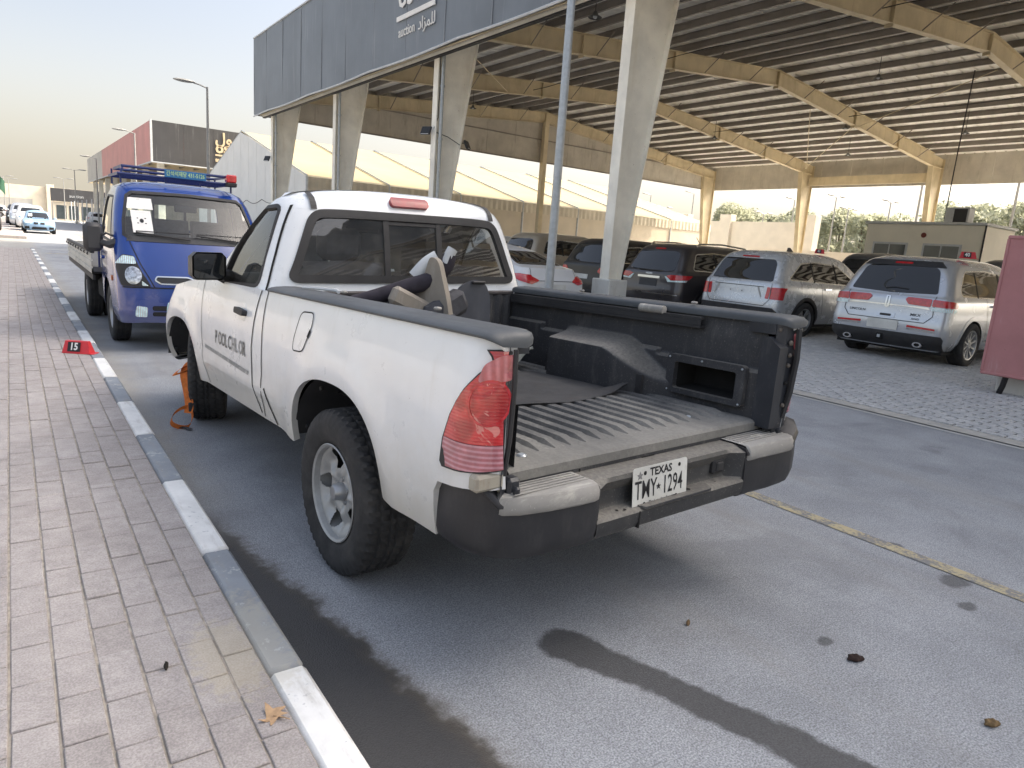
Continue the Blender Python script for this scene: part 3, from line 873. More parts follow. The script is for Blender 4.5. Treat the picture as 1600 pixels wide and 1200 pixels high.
for (y, h, lb) in ((19.3, 10.5, 'thin tall grey mast just left of the cabin roof column'), (14.6, 10.5, 'thin tall grey mast right of the office cabin')):
    t = thing('mast', lb, 'mast', (47, y * 1.12, 0)); MB().tube([(0, 0, 0), (0, 0, h)], [.09, .06], 8).obj('pole', A_LAMPG, t, 40)
    MB().cbox((0, 0, .1), (.4, .4, .2), .02).obj('base', A_CONC, t, 0)

# galvanised pole in front of the columns
gp = thing('galvanised_pole', 'plain galvanised pole standing between pickup and canopy column', 'pole', (7.62, 9.44, 0))
MB().tube([(0, 0, 0), (0, .02, 3), (0, .04, 8.5)], [.078, .072, .062], 14).obj('shaft', A_GALV, gp, 40)
b = MB().cbox((0, 0, .03), (.3, .3, .03), .005); b.obj('base_plate', A_GALV, gp, 0)

# red steel panel strapped to the nearest column's pedestal
A_REDP = dirty_steel('faded_red_panel', (0.47, 0.215, 0.21), (0.64, 0.50, 0.47), 0.9, 0.8)
rp = thing('red_panel', 'faded red steel box panel fixed to a white concrete pedestal at right edge', 'panel', (10.30, 3.12, 0))
MB().cbox((-.13, .06, 1.125), (.20, .64, 1.75), .012).obj('door', A_REDP, rp, 0)
for z in (.275, 1.975): MB().cbox((-.236, .06, z), (.014, .63, .03), .004).obj('door_flange', A_REDP, rp, 0)
for y in (-.245, .365): MB().cbox((-.236, y, 1.125), (.014, .03, 1.66), .004).obj('door_flange', A_REDP, rp, 0)
for k in range(3): MB().cbox((-.235, -.05, 1.86 - k * .055), (.012, .2, .018), .004).obj('louvre', A_REDP, rp, 0)
MB().cbox((-.02, -.20, .36), (.28, .28, .06), .01).obj('bracket', A_REDP, rp, 0)
MB().tube([(-.10, .12, .3), (-.11, .14, .12), (-.06, .18, .02)], .035, 6).obj('conduit', A_BLACK, rp, 40)

# floodlights on columns, pipes and cables
def flood(loc, rz, label):
    t = thing('floodlight', label, 'floodlight', loc, rz)
    MB().cbox((0, -.16, 0), (.34, .07, .26), .012, Matrix.Rotation(R(-25), 3, 'X')).obj('housing', A_BLACK, t, 0)
    MB().cbox((0, -.198, -.018), (.29, .012, .21), .004, Matrix.Rotation(R(-25), 3, 'X')).obj('lens', A_FTRIM, t, 0)
    MB().tube([(0, 0, .05), (0, -.08, .06), (0, -.13, .0)], .018, 5).obj('bracket', A_BLACK, t, 30)
flood((10.45, 19.3, 4.62), R(-65), 'square floodlight on the road side of the second column')
flood((11.45, 19.0, 4.35), R(40), 'square floodlight on the inner side of the second column')
flood((10.45, 35.3, 4.7), R(-65), 'small floodlight on the farthest front column')
for (y, nm) in ((19.13, 'pipe_second'), (35.13, 'pipe_far'), (27.13, 'pipe_third')):
    mb = MB().tube([(10.64, y - .18, .9), (10.64, y - .18, 7.0)], .055 if y < 20 else .05, 8)
    for z in (2.0, 4.4, 5.9): mb.tube([(10.64, y - .18, z - .03), (10.64, y - .18, z + .03)], .075, 8)
    mb.obj('downpipe', A_GALV, can, 40)
MB().tube([(10.58, 19.05, 6.7), (10.57, 18.98, 5.8), (10.56, 19.0, 5.0), (10.5, 19.1, 4.7)], .014, 5).obj('lamp_cable', A_BLACK, can, 30)
MB().tube([(10.5, 19.12, 4.62), (10.9, 18.95, 4.5), (11.35, 18.97, 4.33)], .012, 5).obj('lamp_cable', A_BLACK, can, 30)
# high-bay pendants under the rafters
A_SHADE = simple('pendant_shade', (0.12, 0.12, 0.11), 0.5, 0.3)
np_ = 0
for (x, y) in ((13.0, 15.1), (27.5, 15), (33.5, 19.5), (36, 15.1), (19.5, 31.5), (33, 27), (38.5, 22), (38, 11.5), (30, 31), (24, 24)):
    z = roof_top(x) - .75
    t = thing('pendant_lamp', 'small dark pendant lamp hanging from the canopy roof', 'lamp', (x, y, z), 0, 'pendant lamps under the canopy roof')
    MB().lathe([(.02, .16), (.05, .14), (.09, .06), (.19, 0), (.18, -.01)], 12).obj('shade', A_SHADE, t, 40)
    MB().tube([(0, 0, .15), (0, 0, 1.05)], .012, 4).obj('cord', A_BLACK, t, 0)
    MB().sphere((0, 0, .02), .06, 8, 6).obj('bulb', A_FTRIM, t, 40)
for (a, b_) in (((10.9, 19.3, 7.6), (18.5, 27, 8.15)), ((30, 19.3, 8.5), (42.4, 26.9, 7.7)), ((33.8, 19.2, 8.25), (28.5, 11.3, 8.7)), ((42.4, 27.1, 7.7), (33.8, 19.3, 8.3))):
    MB().tube([a, b_], .018, 5).obj('tie_rod', A_RAFTER, can, 0)
cbl = MB().tube([(28.9, 12.2, 8.9), (28.9, 12.25, 6), (28.75, 12.2, 3.6), (28.4, 11.9, 3.3)], .022, 5); tag(cbl.obj('hanging_cable', A_BLACK, None, 30), 'black cable hanging from the ridge down to the cabin roof', 'cable')
for x in (20.0, 33.0):
    MB().tube([(x, y, roof_top(x) - .35 - .05 * math.sin(y)) for y in np.linspace(4, 34, 24)], .015, 4).obj('wire_run', A_BLACK, can, 30)

# trees beyond the canopy
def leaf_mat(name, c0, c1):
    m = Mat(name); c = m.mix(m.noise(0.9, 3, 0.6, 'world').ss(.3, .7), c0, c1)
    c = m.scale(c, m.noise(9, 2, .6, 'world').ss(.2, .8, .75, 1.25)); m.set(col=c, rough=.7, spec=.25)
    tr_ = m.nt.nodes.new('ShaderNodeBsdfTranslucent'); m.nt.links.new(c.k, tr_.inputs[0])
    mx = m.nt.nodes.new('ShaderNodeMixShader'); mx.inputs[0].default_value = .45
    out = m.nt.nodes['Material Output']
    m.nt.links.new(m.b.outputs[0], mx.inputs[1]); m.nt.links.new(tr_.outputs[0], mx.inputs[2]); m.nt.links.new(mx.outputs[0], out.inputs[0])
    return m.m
A_LEAF = leaf_mat('hazed_foliage', (0.40, 0.42, 0.31), (0.47, 0.48, 0.36))  # distance haze is put into the leaf colour as an overall paling
A_BARK = simple('bark', (0.16, 0.12, 0.085), .95, var=.25, sc=5, bump=.5)
rs = random.Random(5)
def make_tree(seed, h, r):
    q = random.Random(seed); cr = MB(); tk = MB()
    tk.tube([(0, 0, -.1), (q.uniform(-.1, .1), q.uniform(-.1, .1), h * .3), (q.uniform(-.2, .2), q.uniform(-.2, .2), h * .62)], [.2, .15, .07], 7)
    lobes = []
    for i in range(9):
        a = q.uniform(0, 6.28); d = q.uniform(.1, .75) * r
        c = Vector((d * math.cos(a), d * math.sin(a), h * q.uniform(.38, .86))); lobes.append((c, r * q.uniform(.32, .55)))
        tk.tube([(0, 0, h * .3), tuple(c * .5 + Vector((0, 0, h * .2))), tuple(c)], [.08, .05, .02], 5)
    for c, rad in lobes:
        for j in range(330):
            u = Vector((q.gauss(0, 1), q.gauss(0, 1), q.gauss(0, 1))).normalized() * rad * q.uniform(.55, 1.05) ** .6
            p = c + Vector((u.x, u.y, u.z * .85)); s_ = q.uniform(.10, .22)
            n1 = Vector((q.gauss(0, 1), q.gauss(0, 1), q.gauss(0, 1))).normalized(); n2 = n1.orthogonal().normalized()
            cr.add([p - n1 * s_, p + n2 * s_ * .55, p + n1 * s_, p - n2 * s_ * .55], [(0, 1, 2, 3)])
    return cr, tk
protos = []
for s_ in range(4):
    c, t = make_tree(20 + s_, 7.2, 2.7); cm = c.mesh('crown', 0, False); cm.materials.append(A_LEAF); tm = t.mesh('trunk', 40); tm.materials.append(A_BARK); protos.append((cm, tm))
tn = 0
for i in range(24):
    y = 17 + i * 2.0 + rs.uniform(-.5, .5); x = 76 + rs.uniform(-3, 5)
    t = thing('tree', 'haze-paled green tree in the row beyond the cream wall and cabin', 'tree', (x, y, 0), rs.uniform(0, 6.28), 'trees in the row beyond the canopy')
    s_ = rs.uniform(.95, 1.16); t.scale = (s_ * 1.15, s_ * 1.15, s_ * 1.08)
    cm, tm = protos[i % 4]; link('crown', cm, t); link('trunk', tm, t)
# wire fence in front of the trees
fn = thing('mesh_fence', 'pale green mesh fence in front of the trees beyond the cabin', 'fence', (70, 14, 0))
A_FEN = simple('pale_green_fence', (0.42, 0.46, 0.40), .7)
for k in range(19):
    MB().tube([(0, k * 2.6, 0), (0, k * 2.6, 3.2)], .05, 5).obj('post', A_FEN, fn, 0)
    mb = MB()
    for j in range(24): mb.box(-.006, .006, k * 2.6 + j * .108 - .011, k * 2.6 + j * .108 + .011, .1, 3.1)
    for z in (.15, 1.1, 2.1, 3.05): mb.box(-.012, .012, k * 2.6, k * 2.6 + 2.6, z, z + .04)
    mb.obj('mesh_panel', A_FEN, fn, 0, fix=False)

# far left: low walls, shop with charcoal sign, bollard posts, flag
fw = thing('far_wall_building', 'low cream building with flat parapets at the far left', 'building', (-14, 170, 0))
MB().box(0, 40, 0, 8, 0, 6.2).obj('wall', A_CREAMW, fw, 0); MB().cbox((21, -.3, 3.2), (1.3, 1.0, 7.0), .05).obj('pier', A_CREAMW, fw, 0)
MB().box(2, 18, -.12, -.02, .5, 3.6).obj('shutter', A_GREYC, fw, 0)
for k in range(4): MB().box(24 + 3.4 * k, 26.6 + 3.4 * k, -.1, -.02, .8, 3.0).obj('window', A_DGLASS, fw, 0)
sh = thing('far_shop', 'distant pale shop front under a charcoal sign board', 'building', (6.5, 150, 0))
MB().box(0, 8, 0, 6, 0, 3.3).obj('wall', A_CREAMW, sh, 0); MB().box(-.3, 8.2, -.4, -.1, 3.35, 5.6).obj('sign_board', A_BLACKC, sh, 0)
t_ = text_mb('auction', .75, .01); t_.xf(frame((3.6, -.45, 4.4), (1, 0, 0), (0, 0, 1))); t_.obj('sign_text', A_FTRIM, sh, 0, fix=False)
for k in range(4): MB().box(.5 + 1.9 * k, 2.0 + 1.9 * k, -.06, -.01, .3, 2.7).obj('window', A_DGLASS, sh, 0)
for k in range(9):
    t = thing('bollard_post', 'pale post in the row at the kerb left of the blue truck', 'post', (8.4, 80 + 7 * k, 0), 0, 'pale posts along the far kerb')
    MB().tube([(0, 0, 0), (0, 0, 3.3)], .07, 6).obj('shaft', A_FTRIM, t, 30); MB().cbox((0, 0, .05), (.3, .3, .1), .02).obj('base', A_CONC, t, 0)
fl = thing('green_flag', 'drooping dark green flag on a pole at the left edge', 'flag', (-.75, 62, 0))
MB().tube([(0, 0, 0), (0, 0, 3.9)], .035, 6).obj('pole', A_GALV, fl, 30)
A_FLAG = simple('green_cloth', (0.03, 0.10, 0.06), .8)
MB().grid([[(.03 + .62 * u + .0 * v, .08 * math.sin(u * 7 + v), 3.8 - v * .95 - u * u * .5) for u in np.linspace(0, 1, 8)] for v in np.linspace(0, 1, 6)]).obj('cloth', A_FLAG, fl, 40)
# ================================================================== vehicles: shared tools
class Shell:
    """a car-body surface: rounded plan outline whose width, rear and front ends are functions of height"""
    def __init__(s, w, yr, yf, rr=0.15, rf=0.25, kb=0.02, kr=0.04, kf=0.1, bulge=None, zref=0.9):
        c = lambda t: curve(t) if isinstance(t, list) else (lambda z, t=t: t)
        s.w, s.yr, s.yf, s.rr, s.rf = c(w), c(yr), c(yf), c(rr), c(rf)
        s.kb, s.kr, s.kf, s.bulge = kb, kr, kf, bulge
        z = zref; s.b = [0, s.w(z) - s.rr(z)]; s.b.append(s.b[-1] + 1.57 * s.rr(z)); s.b.append(s.b[-1] + (s.yf(z) - s.rf(z)) - (s.yr(z) + s.rr(z)))
        s.b.append(s.b[-1] + 1.57 * s.rf(z)); s.b.append(s.b[-1] + s.w(z) - s.rf(z))
    def q2s(s, q):
        i = min(4, max(0, int(q))); return lerp(s.b[i], s.b[i + 1], q - i)
    def s2q(s, t):
        i = 0
        while i < 4 and t > s.b[i + 1]: i += 1
        return i + (t - s.b[i]) / (s.b[i + 1] - s.b[i])
    def pt(s, q, z, sg=1):
        w, yr, yf, rr, rf = s.w(z), s.yr(z), s.yf(z), s.rr(z), s.rf(z)
        ym, hl = (yr + yf) / 2, (yf - yr) / 2
        ka = s.kr * ((w - rr) / w) ** 2; kc = s.kf * ((w - rf) / w) ** 2
        ba = s.kb * ((yr + rr - ym) / hl) ** 2; bc = s.kb * ((yf - rf - ym) / hl) ** 2
        if q <= 1: x = q * (w - rr); y = yr + s.kr * (x / w) ** 2
        elif q <= 2:
            a = (q - 1) * math.pi / 2; x = w - rr + rr * math.sin(a) - ba * (q - 1); y = yr + rr - rr * math.cos(a) + ka * (2 - q)
        elif q <= 3:
            y = lerp(yr + rr, yf - rf, q - 2); x = w - s.kb * ((y - ym) / hl) ** 2
        elif q <= 4:
            a = (q - 3) * math.pi / 2; x = w - rf + rf * math.cos(a) - bc * (4 - q); y = yf - rf + rf * math.sin(a) - kc * (q - 3)
        else:
            x = (5 - q) * (w - rf); y = yf - s.kf * (x / w) ** 2
        if s.bulge: x += s.bulge(y, z) * sstep(0.6 * w, 0.9 * w, x)
        return Vector((sg * x, y, z))
    def P(s, q, z, sg=1, off=0.0):
        p = s.pt(q, z, sg)
        if off:
            e = 0.004
            a = s.pt(min(5, q + e), z, sg) - s.pt(max(0, q - e), z, sg); b = s.pt(q, z + e, sg) - s.pt(q, z - e, sg)
            n = a.cross(b)
            if n.length > 1e-12:
                n.normalize(); n = n * sg
                p = p + n * off
        return p
    def qy(s, y, z):
        yr, yf, rr, rf = s.yr(z), s.yf(z), s.rr(z), s.rf(z); a, b = yr + rr, yf - rf
        if y < a: return 1 + max(0.0, 1 - math.acos(max(0, min(1, 1 - max(0, (y - yr)) / rr)) if False else max(-1, min(1, (a - y) / rr))) / (math.pi / 2)) if False else 2 - math.asin(max(0, min(1, (a - y) / rr))) / (math.pi / 2)
        if y > b: return 3 + math.asin(max(0, min(1, (y - b) / rf))) / (math.pi / 2)
        return 2 + (y - a) / (b - a)
    def qx(s, x, z, front=False):
        w = s.w(z); r = s.rf(z) if front else s.rr(z); x = abs(x)
        q = x / (w - r) if x <= w - r else 1 + math.asin(min(1, (x - w + r) / r)) / (math.pi / 2)
        return 5 - q if front else q

def deco(sh, face, outline, off, m, name, parent, sg=1, thick=0.012, holes=(), du=0.08, dv=0.06, post=None, smooth=30):
    """a thin raised piece following a shell; face 'side' uses (y,z), 'rear'/'front' use signed (x,z), 'wrap' uses (s,z)"""
    def mp(u, v, o):
        if face == 'side': return sh.P(sh.qy(u, v), v, sg, off + o)
        if face == 'wrap': return sh.P(sh.s2q(u), v, sg, off + o)
        return sh.P(sh.qx(u, v, face == 'front'), v, 1 if u >= 0 else -1, off + o)
    mb = patch(outline, holes, mp, du, dv, thick)
    if post: mb.xf(post)
    return mb.obj(name, m, parent, smooth, weld=True)
def seam(sh, face, pts, wd, off, m, name, parent, sg=1, post=None, step=0.05):
    """thin dark gap line along a polyline on the shell"""
    path = []
    for a, b in zip(pts[:-1], pts[1:]):
        n = max(1, int(math.hypot(b[0] - a[0], b[1] - a[1]) / step))
        path += [(lerp(a[0], b[0], i / n), lerp(a[1], b[1], i / n)) for i in range(n)]
    path.append(pts[-1]); L, Rr = [], []
    for i, p in enumerate(path):
        a = Vector(path[max(0, i - 1)]); b = Vector(path[min(len(path) - 1, i + 1)]); t = (b - a).normalized(); n = Vector((-t.y, t.x)) * wd / 2
        for lst, sgn in ((L, 1), (Rr, -1)):
            u, v = p[0] + n.x * sgn, p[1] + n.y * sgn
            if face == 'side': lst.append(sh.P(sh.qy(u, v), v, sg, off))
            elif face == 'wrap': lst.append(sh.P(sh.s2q(u), v, sg, off))
            else: lst.append(sh.P(sh.qx(u, v, face == 'front'), v, 1 if u >= 0 else -1, off))
    mb = MB().grid([L, Rr])
    if post: mb.xf(post)
    return mb.obj(name, m, parent, 0, fix=False)

def arch_z(y, yc, half, top, z0, p=2.4):
    t = abs(y - yc) / half
    return z0 if t >= 1 else z0 + (top - z0) * (1 - t ** p) ** (1 / p)

def shell_body(sh, zs, sill, arches, zlim, crown=0.04, ncap=4):
    """closed car body: rings from the sill up, wheel arches cut from the lower edge, roof capped"""
    cols = [('q', q) for q in (0, .25, .5, .75, 1, 1.2, 1.4, 1.6, 1.8, 2)]
    ya, yb = sh.yr(zlim) + sh.rr(zlim) + .02, sh.yf(zlim) - sh.rf(zlim) - .02
    ys = set(np.linspace(ya, yb, 16).round(3))
    for (yc, half, top) in arches:
        ys = {y for y in ys if abs(y - yc) > half + .03}
        for a in np.linspace(0, math.pi, 17): ys.add(round(yc + half * .9999 * math.cos(a), 4))
        ys.add(round(yc - half - .004, 4)); ys.add(round(yc + half + .004, 4))
    cols += [('y', y) for y in sorted(ys) if ya - .5 < y < yb + .4]
    cols += [('q', q) for q in (3, 3.2, 3.4, 3.6, 3.8, 4, 4.25, 4.5, 4.75, 5)]
    half = []
    for z in zs:
        row = []
        for kind, v in cols:
            if kind == 'q':
                row.append((v, z))
            else:
                zb = max([sill] + [arch_z(v, *a, sill) for a in arches])
                zz_ = z if z >= zlim else zb + (z - zs[0]) / (zlim - zs[0]) * (zlim - zb)
                ql = sh.qy(v, min(zz_, zlim))
                row.append((min(max(ql, 2.0), 3.0), zz_))
        half.append(row)
    rows = []
    for row in half:
        r = [sh.P(q, z, 1) for q, z in row]; l = [sh.P(q, z, -1) for q, z in row]
        rows.append(r + l[::-1][1:-1])
    top = rows[-1]; cy = sum(p.y for p in top) / len(top); zt = top[0].z
    for k in range(1, ncap + 1):
        f = 1 - k / ncap; f = max(f, 0.02)
        rows.append([Vector((p.x * f, cy + (p.y - cy) * f, zt + crown * (1 - f * f))) for p in top])
    mb = MB().grid(rows, True)
    n = len(rows[0])
    return mb

def wheel_mesh(Rt, W, Rr, n=56, notch=3, depth=0.006):
    """tyre revolved about local Z (outer face towards +Z)"""
    h = W / 2
    prof = [(Rr, -.42 * W), (Rr + .012, -.46 * W), (lerp(Rr, Rt, .5), -.52 * W), (Rt - .03, -.495 * W), (Rt - .012, -.455 * W), (Rt - .002, -.40 * W)]
    for a, b in ((-.27, -.23), (-.08, -.04), (.04, .08), (.23, .27)):
        prof += [(Rt, a * W - .012 * W), (Rt - .009, a * W), (Rt - .009, b * W), (Rt, b * W + .012 * W)]
    prof += [(Rt - .002, .40 * W), (Rt - .012, .455 * W), (Rt - .03, .495 * W), (lerp(Rr, Rt, .62), .522 * W), (lerp(Rr, Rt, .5), .52 * W), (lerp(Rr, Rt, .3), .505 * W), (Rr + .016, .47 * W), (Rr + .012, .455 * W), (Rr, .42 * W)]
    mb = MB(); o = 0; k = len(prof)
    for i, (r, z) in enumerate(prof):
        for j in range(n):
            a = 2 * math.pi * j / n; rr_ = r
            if r > Rt - .031 and r > Rt - .008 or (Rt - .031 < r and abs(z) > .44 * W):
                ph = (j + (i % 2)) % notch
                if ph == 0: rr_ -= depth
            mb.v.append((rr_ * math.cos(a), rr_ * math.sin(a), z))
    for i in range(k - 1):
        for j in range(n):
            j2 = (j + 1) % n; mb.f.append((i * n + j, i * n + j2, (i + 1) * n + j2, (i + 1) * n + j))
    return mb
def rim_disc(Rr, face, holes, depth=0.06, lip=0.02, nr=18, na=150, dish=None):
    """pressed disc with openings: face z at rim, list of (angle, radius, half length radial, half width tangential)"""
    mb = MB(); dish = dish or (lambda t: 0.0)
    rows = []
    for i in range(nr + 1):
        r = lerp(.035, Rr * .93, i / nr)
        rows.append([(r * math.cos(2 * math.pi * j / na), r * math.sin(2 * math.pi * j / na), face + dish(r / Rr)) for j in range(na)])
    o = len(mb.v); mb.v += [p for q in rows for p in q]
    for i in range(nr):
        for j in range(na):
            j2 = (j + 1) % na; a = 2 * math.pi * (j + .5) / na; r = lerp(.035, Rr * .93, (i + .5) / nr); cut = False
            for (ha, hr, hl, hw) in holes:
                d = (a - ha + math.pi) % (2 * math.pi) - math.pi
                if ((r - hr) / hl) ** 2 + (d * r / hw) ** 2 < 1: cut = True; break
            if not cut: mb.f.append((o + i * na + j, o + i * na + j2, o + (i + 1) * na + j2, o + (i + 1) * na + j))
    return mb
A_TYRE = simple('tyre_rubber', (0.030, 0.030, 0.031), 0.85, var=0.25, sc=14, dust=0.25, dustc=(0.16, 0.15, 0.135), bump=0.3, bsc=140)
A_RIM = simple('silver_wheel', (0.42, 0.43, 0.44), 0.38, 0.75, var=0.12, sc=10)
A_RIMD = simple('dusty_silver_wheel', (0.40, 0.41, 0.41), 0.5, 0.4, var=0.12, sc=12, dust=0.3, dustc=(0.3, 0.28, 0.25))
A_DRUM = simple('dark_wheel_drum', (0.02, 0.02, 0.02), 0.8)
A_CHROME = simple('chrome', (0.62, 0.63, 0.64), 0.12, 1.0, var=0.04)
A_BPLAST = simple('car_black_plastic', (0.028, 0.028, 0.030), 0.6, var=0.2, dust=0.15, dustc=(.15, .14, .13))
A_UNDER = simple('underbody_black', (0.012, 0.012, 0.012), 0.9)
A_GAP = simple('panel_gap_black', (0.010, 0.010, 0.010), 0.8)
def tint_mat(name, col=(0.012, 0.014, 0.016)):
    m = Mat(name); m.set(col=col, rough=0.03, spec=0.6, coat=0.4, coatr=0.02); return m.m
A_TINT = tint_mat('tinted_car_glass')
def glass_mat(name, tint=(0.82, 0.88, 0.86), refl=1.0, dirt=0.10):
    m = Mat(name); nt = m.nt; out = nt.nodes['Material Output']
    tr_ = nt.nodes.new('ShaderNodeBsdfTransparent'); tr_.inputs[0].default_value = (*tint, 1)
    gl = nt.nodes.new('ShaderNodeBsdfGlossy'); gl.inputs['Roughness'].default_value = 0.015
    fr = nt.nodes.new('ShaderNodeFresnel'); fr.inputs[0].default_value = 1.5
    mx = nt.nodes.new('ShaderNodeMixShader')
    f = S(nt, fr.outputs[0]) * refl
    nt.links.new(f.k, mx.inputs[0]); nt.links.new(tr_.outputs[0], mx.inputs[1]); nt.links.new(gl.outputs[0], mx.inputs[2])
    df = nt.nodes.new('ShaderNodeBsdfDiffuse'); df.inputs[0].default_value = (.45, .43, .40, 1)
    mx2 = nt.nodes.new('ShaderNodeMixShader')
    d = m.noise(7, 6, .7).ss(.35, .8, dirt * .25, dirt)
    nt.links.new(d.k, mx2.inputs[0]); nt.links.new(mx.outputs[0], mx2.inputs[1]); nt.links.new(df.outputs[0], mx2.inputs[2])
    nt.links.new(mx2.outputs[0], out.inputs[0])
    return m.m
A_GLASS = glass_mat('clear_glass', (0.88, 0.93, 0.91), 1.6, 0.07)
A_GLASSR = glass_mat('rear_glass', (0.78, 0.80, 0.80), 2.4, 0.12)
A_GLASSB = glass_mat('windscreen_glass', (0.78, 0.85, 0.83), 1.8, 0.06)
def paint(name, col, rough=0.3, metal=0.0, coat=0.7, flake=0.0, dust=0.0, dustc=(.40, .36, .30), low=None):
    """car paint with dust; low = (height, strength) adds road dirt near the sills"""
    m = Mat(name); c = m.scale(col, m.noise(2.0, 4, .6).ss(.25, .75, .95, 1.05))
    r = m.noise(3, 4, .6).ss(.2, .8, rough * .85, rough * 1.2)
    if dust:
        d = m.noise(1.7, 3, .55).ss(.3, .9, 0, dust); c = m.mix(d, c, dustc); r = r + d * .5
    if low:
        X, Y, Z = m.xyz(); d2 = (Z + (m.noise(5, 5, .7) - .5) * .35).ss(low[0], .3, 0, low[1]); c = m.mix(d2, c, (.36, .31, .23)); r = r + d2 * .4
    m.set(col=c, rough=r, metal=metal, coat=coat, coatr=.06, spec=.5)
    return m.m
def lens_red(name, col=(0.50, 0.012, 0.018), rib=60.0, amp=0.25, axis=2):
    m = Mat(name); X, Y, Z = m.xyz(); a = (X, Y, Z)[axis]
    w = ((a * rib).mod(1.0) - .5).abs() * 2
    c = m.mix(w.ss(.2, .95, 0, amp * .75), col, (min(1, col[0] * 1.7), col[1] * 3 + .03, col[2] * 3 + .03))
    c = m.scale(c, m.noise(25, 3, .6).ss(.2, .8, .75, 1.25))
    m.set(col=c, rough=.12, spec=.6, coat=1.0, coatr=.03); m.bump(w, .15, .002)
    return m.m
A_LRED = lens_red('red_lens')
A_LRED2 = lens_red('red_lens_vertical', rib=90, axis=2, amp=.5)
A_LCLR = lens_red('clear_pink_lens', (0.42, 0.13, 0.15), 62, .75)
A_LWHITE = lens_red('clear_lens', (0.60, 0.61, 0.62), 55, .5, 0)

def add_wheels(parent, meshes, pos):
    """pos: (x, y) of each wheel centre; outer face away from the car's middle"""
    made = []
    for (x, y, R0) in pos:
        first = None
        for name, me in meshes:
            o = link(name, me, parent if first is None else first)
            if first is None:
                first = o; o.location = (x, y, R0); o.rotation_euler = (0, R(90 if x > 0 else -90), 0); made.append(o)
    return made
def spoke_rim(Rr, ns, face, wd=.05, twist=0.0, wd2=None, split=False):
    mb = MB(); wd2 = wd2 or wd
    mb.lathe([(Rr * .86, face - .10), (Rr * .90, face - .02), (Rr * .93, face), (Rr * 1.0, face + .004), (Rr * 1.01, face - .012)], 48)
    mb.lathe([(.0, face - .004), (.05, face - .006), (.065, face - .02), (.07, face - .06)], 24)
    for k in range(ns):
        for sp in ((-1, 1) if split else (0,)):
            a = 2 * math.pi * k / ns; p = []
            for r, w_, z in ((.05, wd, face - .012), (Rr * .5, lerp(wd, wd2, .5), face - .022), (Rr * .90, wd2, face - .006)):
                a2 = a + sp * .10 * (r / Rr) + twist * r
                c, s_ = math.cos(a2), math.sin(a2)
                p.append([(r * c - s_ * w_ / 2, r * s_ + c * w_ / 2, z - .022), (r * c - s_ * w_ / 2.6, r * s_ + c * w_ / 2.6, z), (r * c + s_ * w_ / 2.6, r * s_ - c * w_ / 2.6, z), (r * c + s_ * w_ / 2, r * s_ - c * w_ / 2, z - .022)])
            mb.grid(p)
    return mb
# ================================================================== the white pickup
PK = thing('pickup_truck', 'dirty white single cab pickup truck with open black bed and missing tailgate', 'pickup truck', (1.9546, 2.6339, 0), 0.0355)
LEAN = Matrix(((1, 0, 0, 0), (0, 1, 0, 0), (.022, -.022, 1, .022 * .9 + .022), (0, 0, 0, 1)))     # the body sits tail-high and leans to the kerb
A_PKW = None
def pk_paint():
    m = Mat('white_pickup_paint'); X, Y, Z = m.xyz()
    c = m.scale((0.83, 0.86, 0.88), m.noise(1.6, 4, .6).ss(.25, .75, .95, 1.04))
    n1 = m.noise(5, 6, .72); n2 = m.noise(38, 4, .7); n3 = m.noise(11, 5, .7, stretch=(1, 1, .18))
    c = m.mix(n3.ss(.54, .8, 0, .22), c, (.52, .50, .44))                         # runs
    c = m.mix((Z * -1.0 + (n1 - .5) * .35).ss(-.95, -.42, 0, .55), c, (.50, .44, .33))    # road dirt low down
    c = m.mix(m.noise(3, 6, .75, stretch=(1, .3, 1)).ss(.60, .78, 0, .3), c, (.40, .38, .33))
    sc_ = m.noise(30, 3, .6, stretch=(1, .06, 1.5)); c = m.mix(sc_.ss(.72, .76, 0, .45), c, (.40, .38, .34)); c = m.mix(n2.ss(.70, .74, 0, .85), c, (.14, .10, .075))                          # chips
    m.set(col=c, rough=n1.ss(.2, .8, .22, .45), coat=.8, coatr=.07, spec=.5)
    m.bump(m.noise(2.2, 3, .5), .10, .02)
    return m.m
A_PKW = pk_paint()
def scuffed(name, col, light, amt, rough=.62, st=(1, 1, .25), sc=9, dusty=0.0):
    m = Mat(name); n = m.noise(sc, 6, .75, stretch=st); n2 = m.noise(60, 4, .7); n3 = m.noise(2.5, 5, .65)
    c = m.scale(col, n3.ss(.2, .8, .8, 1.25)); c = m.mix(n.ss(.48, .78, 0, amt), c, light); c = m.mix(n2.ss(.62, .75, 0, amt * .8), c, light)
    if dusty:
        nz = m.nt.nodes.new('ShaderNodeSeparateXYZ'); m.nt.links.new(m.geo.outputs['Normal'], nz.inputs[0]); up = S(m.nt, nz.outputs[2]).abs()
        c = m.mix(up.ss(.25, .9, 0, dusty) * n2.ss(.3, .7, .5, 1.0), c, (.30, .28, .24)); c = m.mix(m.noise(120, 2, .7).ss(.60, .72, 0, dusty * .6), c, (.26, .25, .23))
    m.set(col=c, rough=n.ss(.2, .8, rough - .1, rough + .15), spec=.45); m.bump(n2, .15, .002); return m.m
A_BUMP = scuffed('bumper_black_plastic', (0.026, 0.026, 0.029), (0.13, 0.125, 0.12), .35, .45)
A_PADW = scuffed('worn_step_pad', (0.30, 0.29, 0.27), (0.66, 0.63, 0.56), .8, .8, (.6, 3, 1), 7)
A_LINER = scuffed('bed_liner_black', (0.040, 0.041, 0.045), (0.22, 0.21, 0.19), .45, .6, (1, 1, .3), 8, .55)
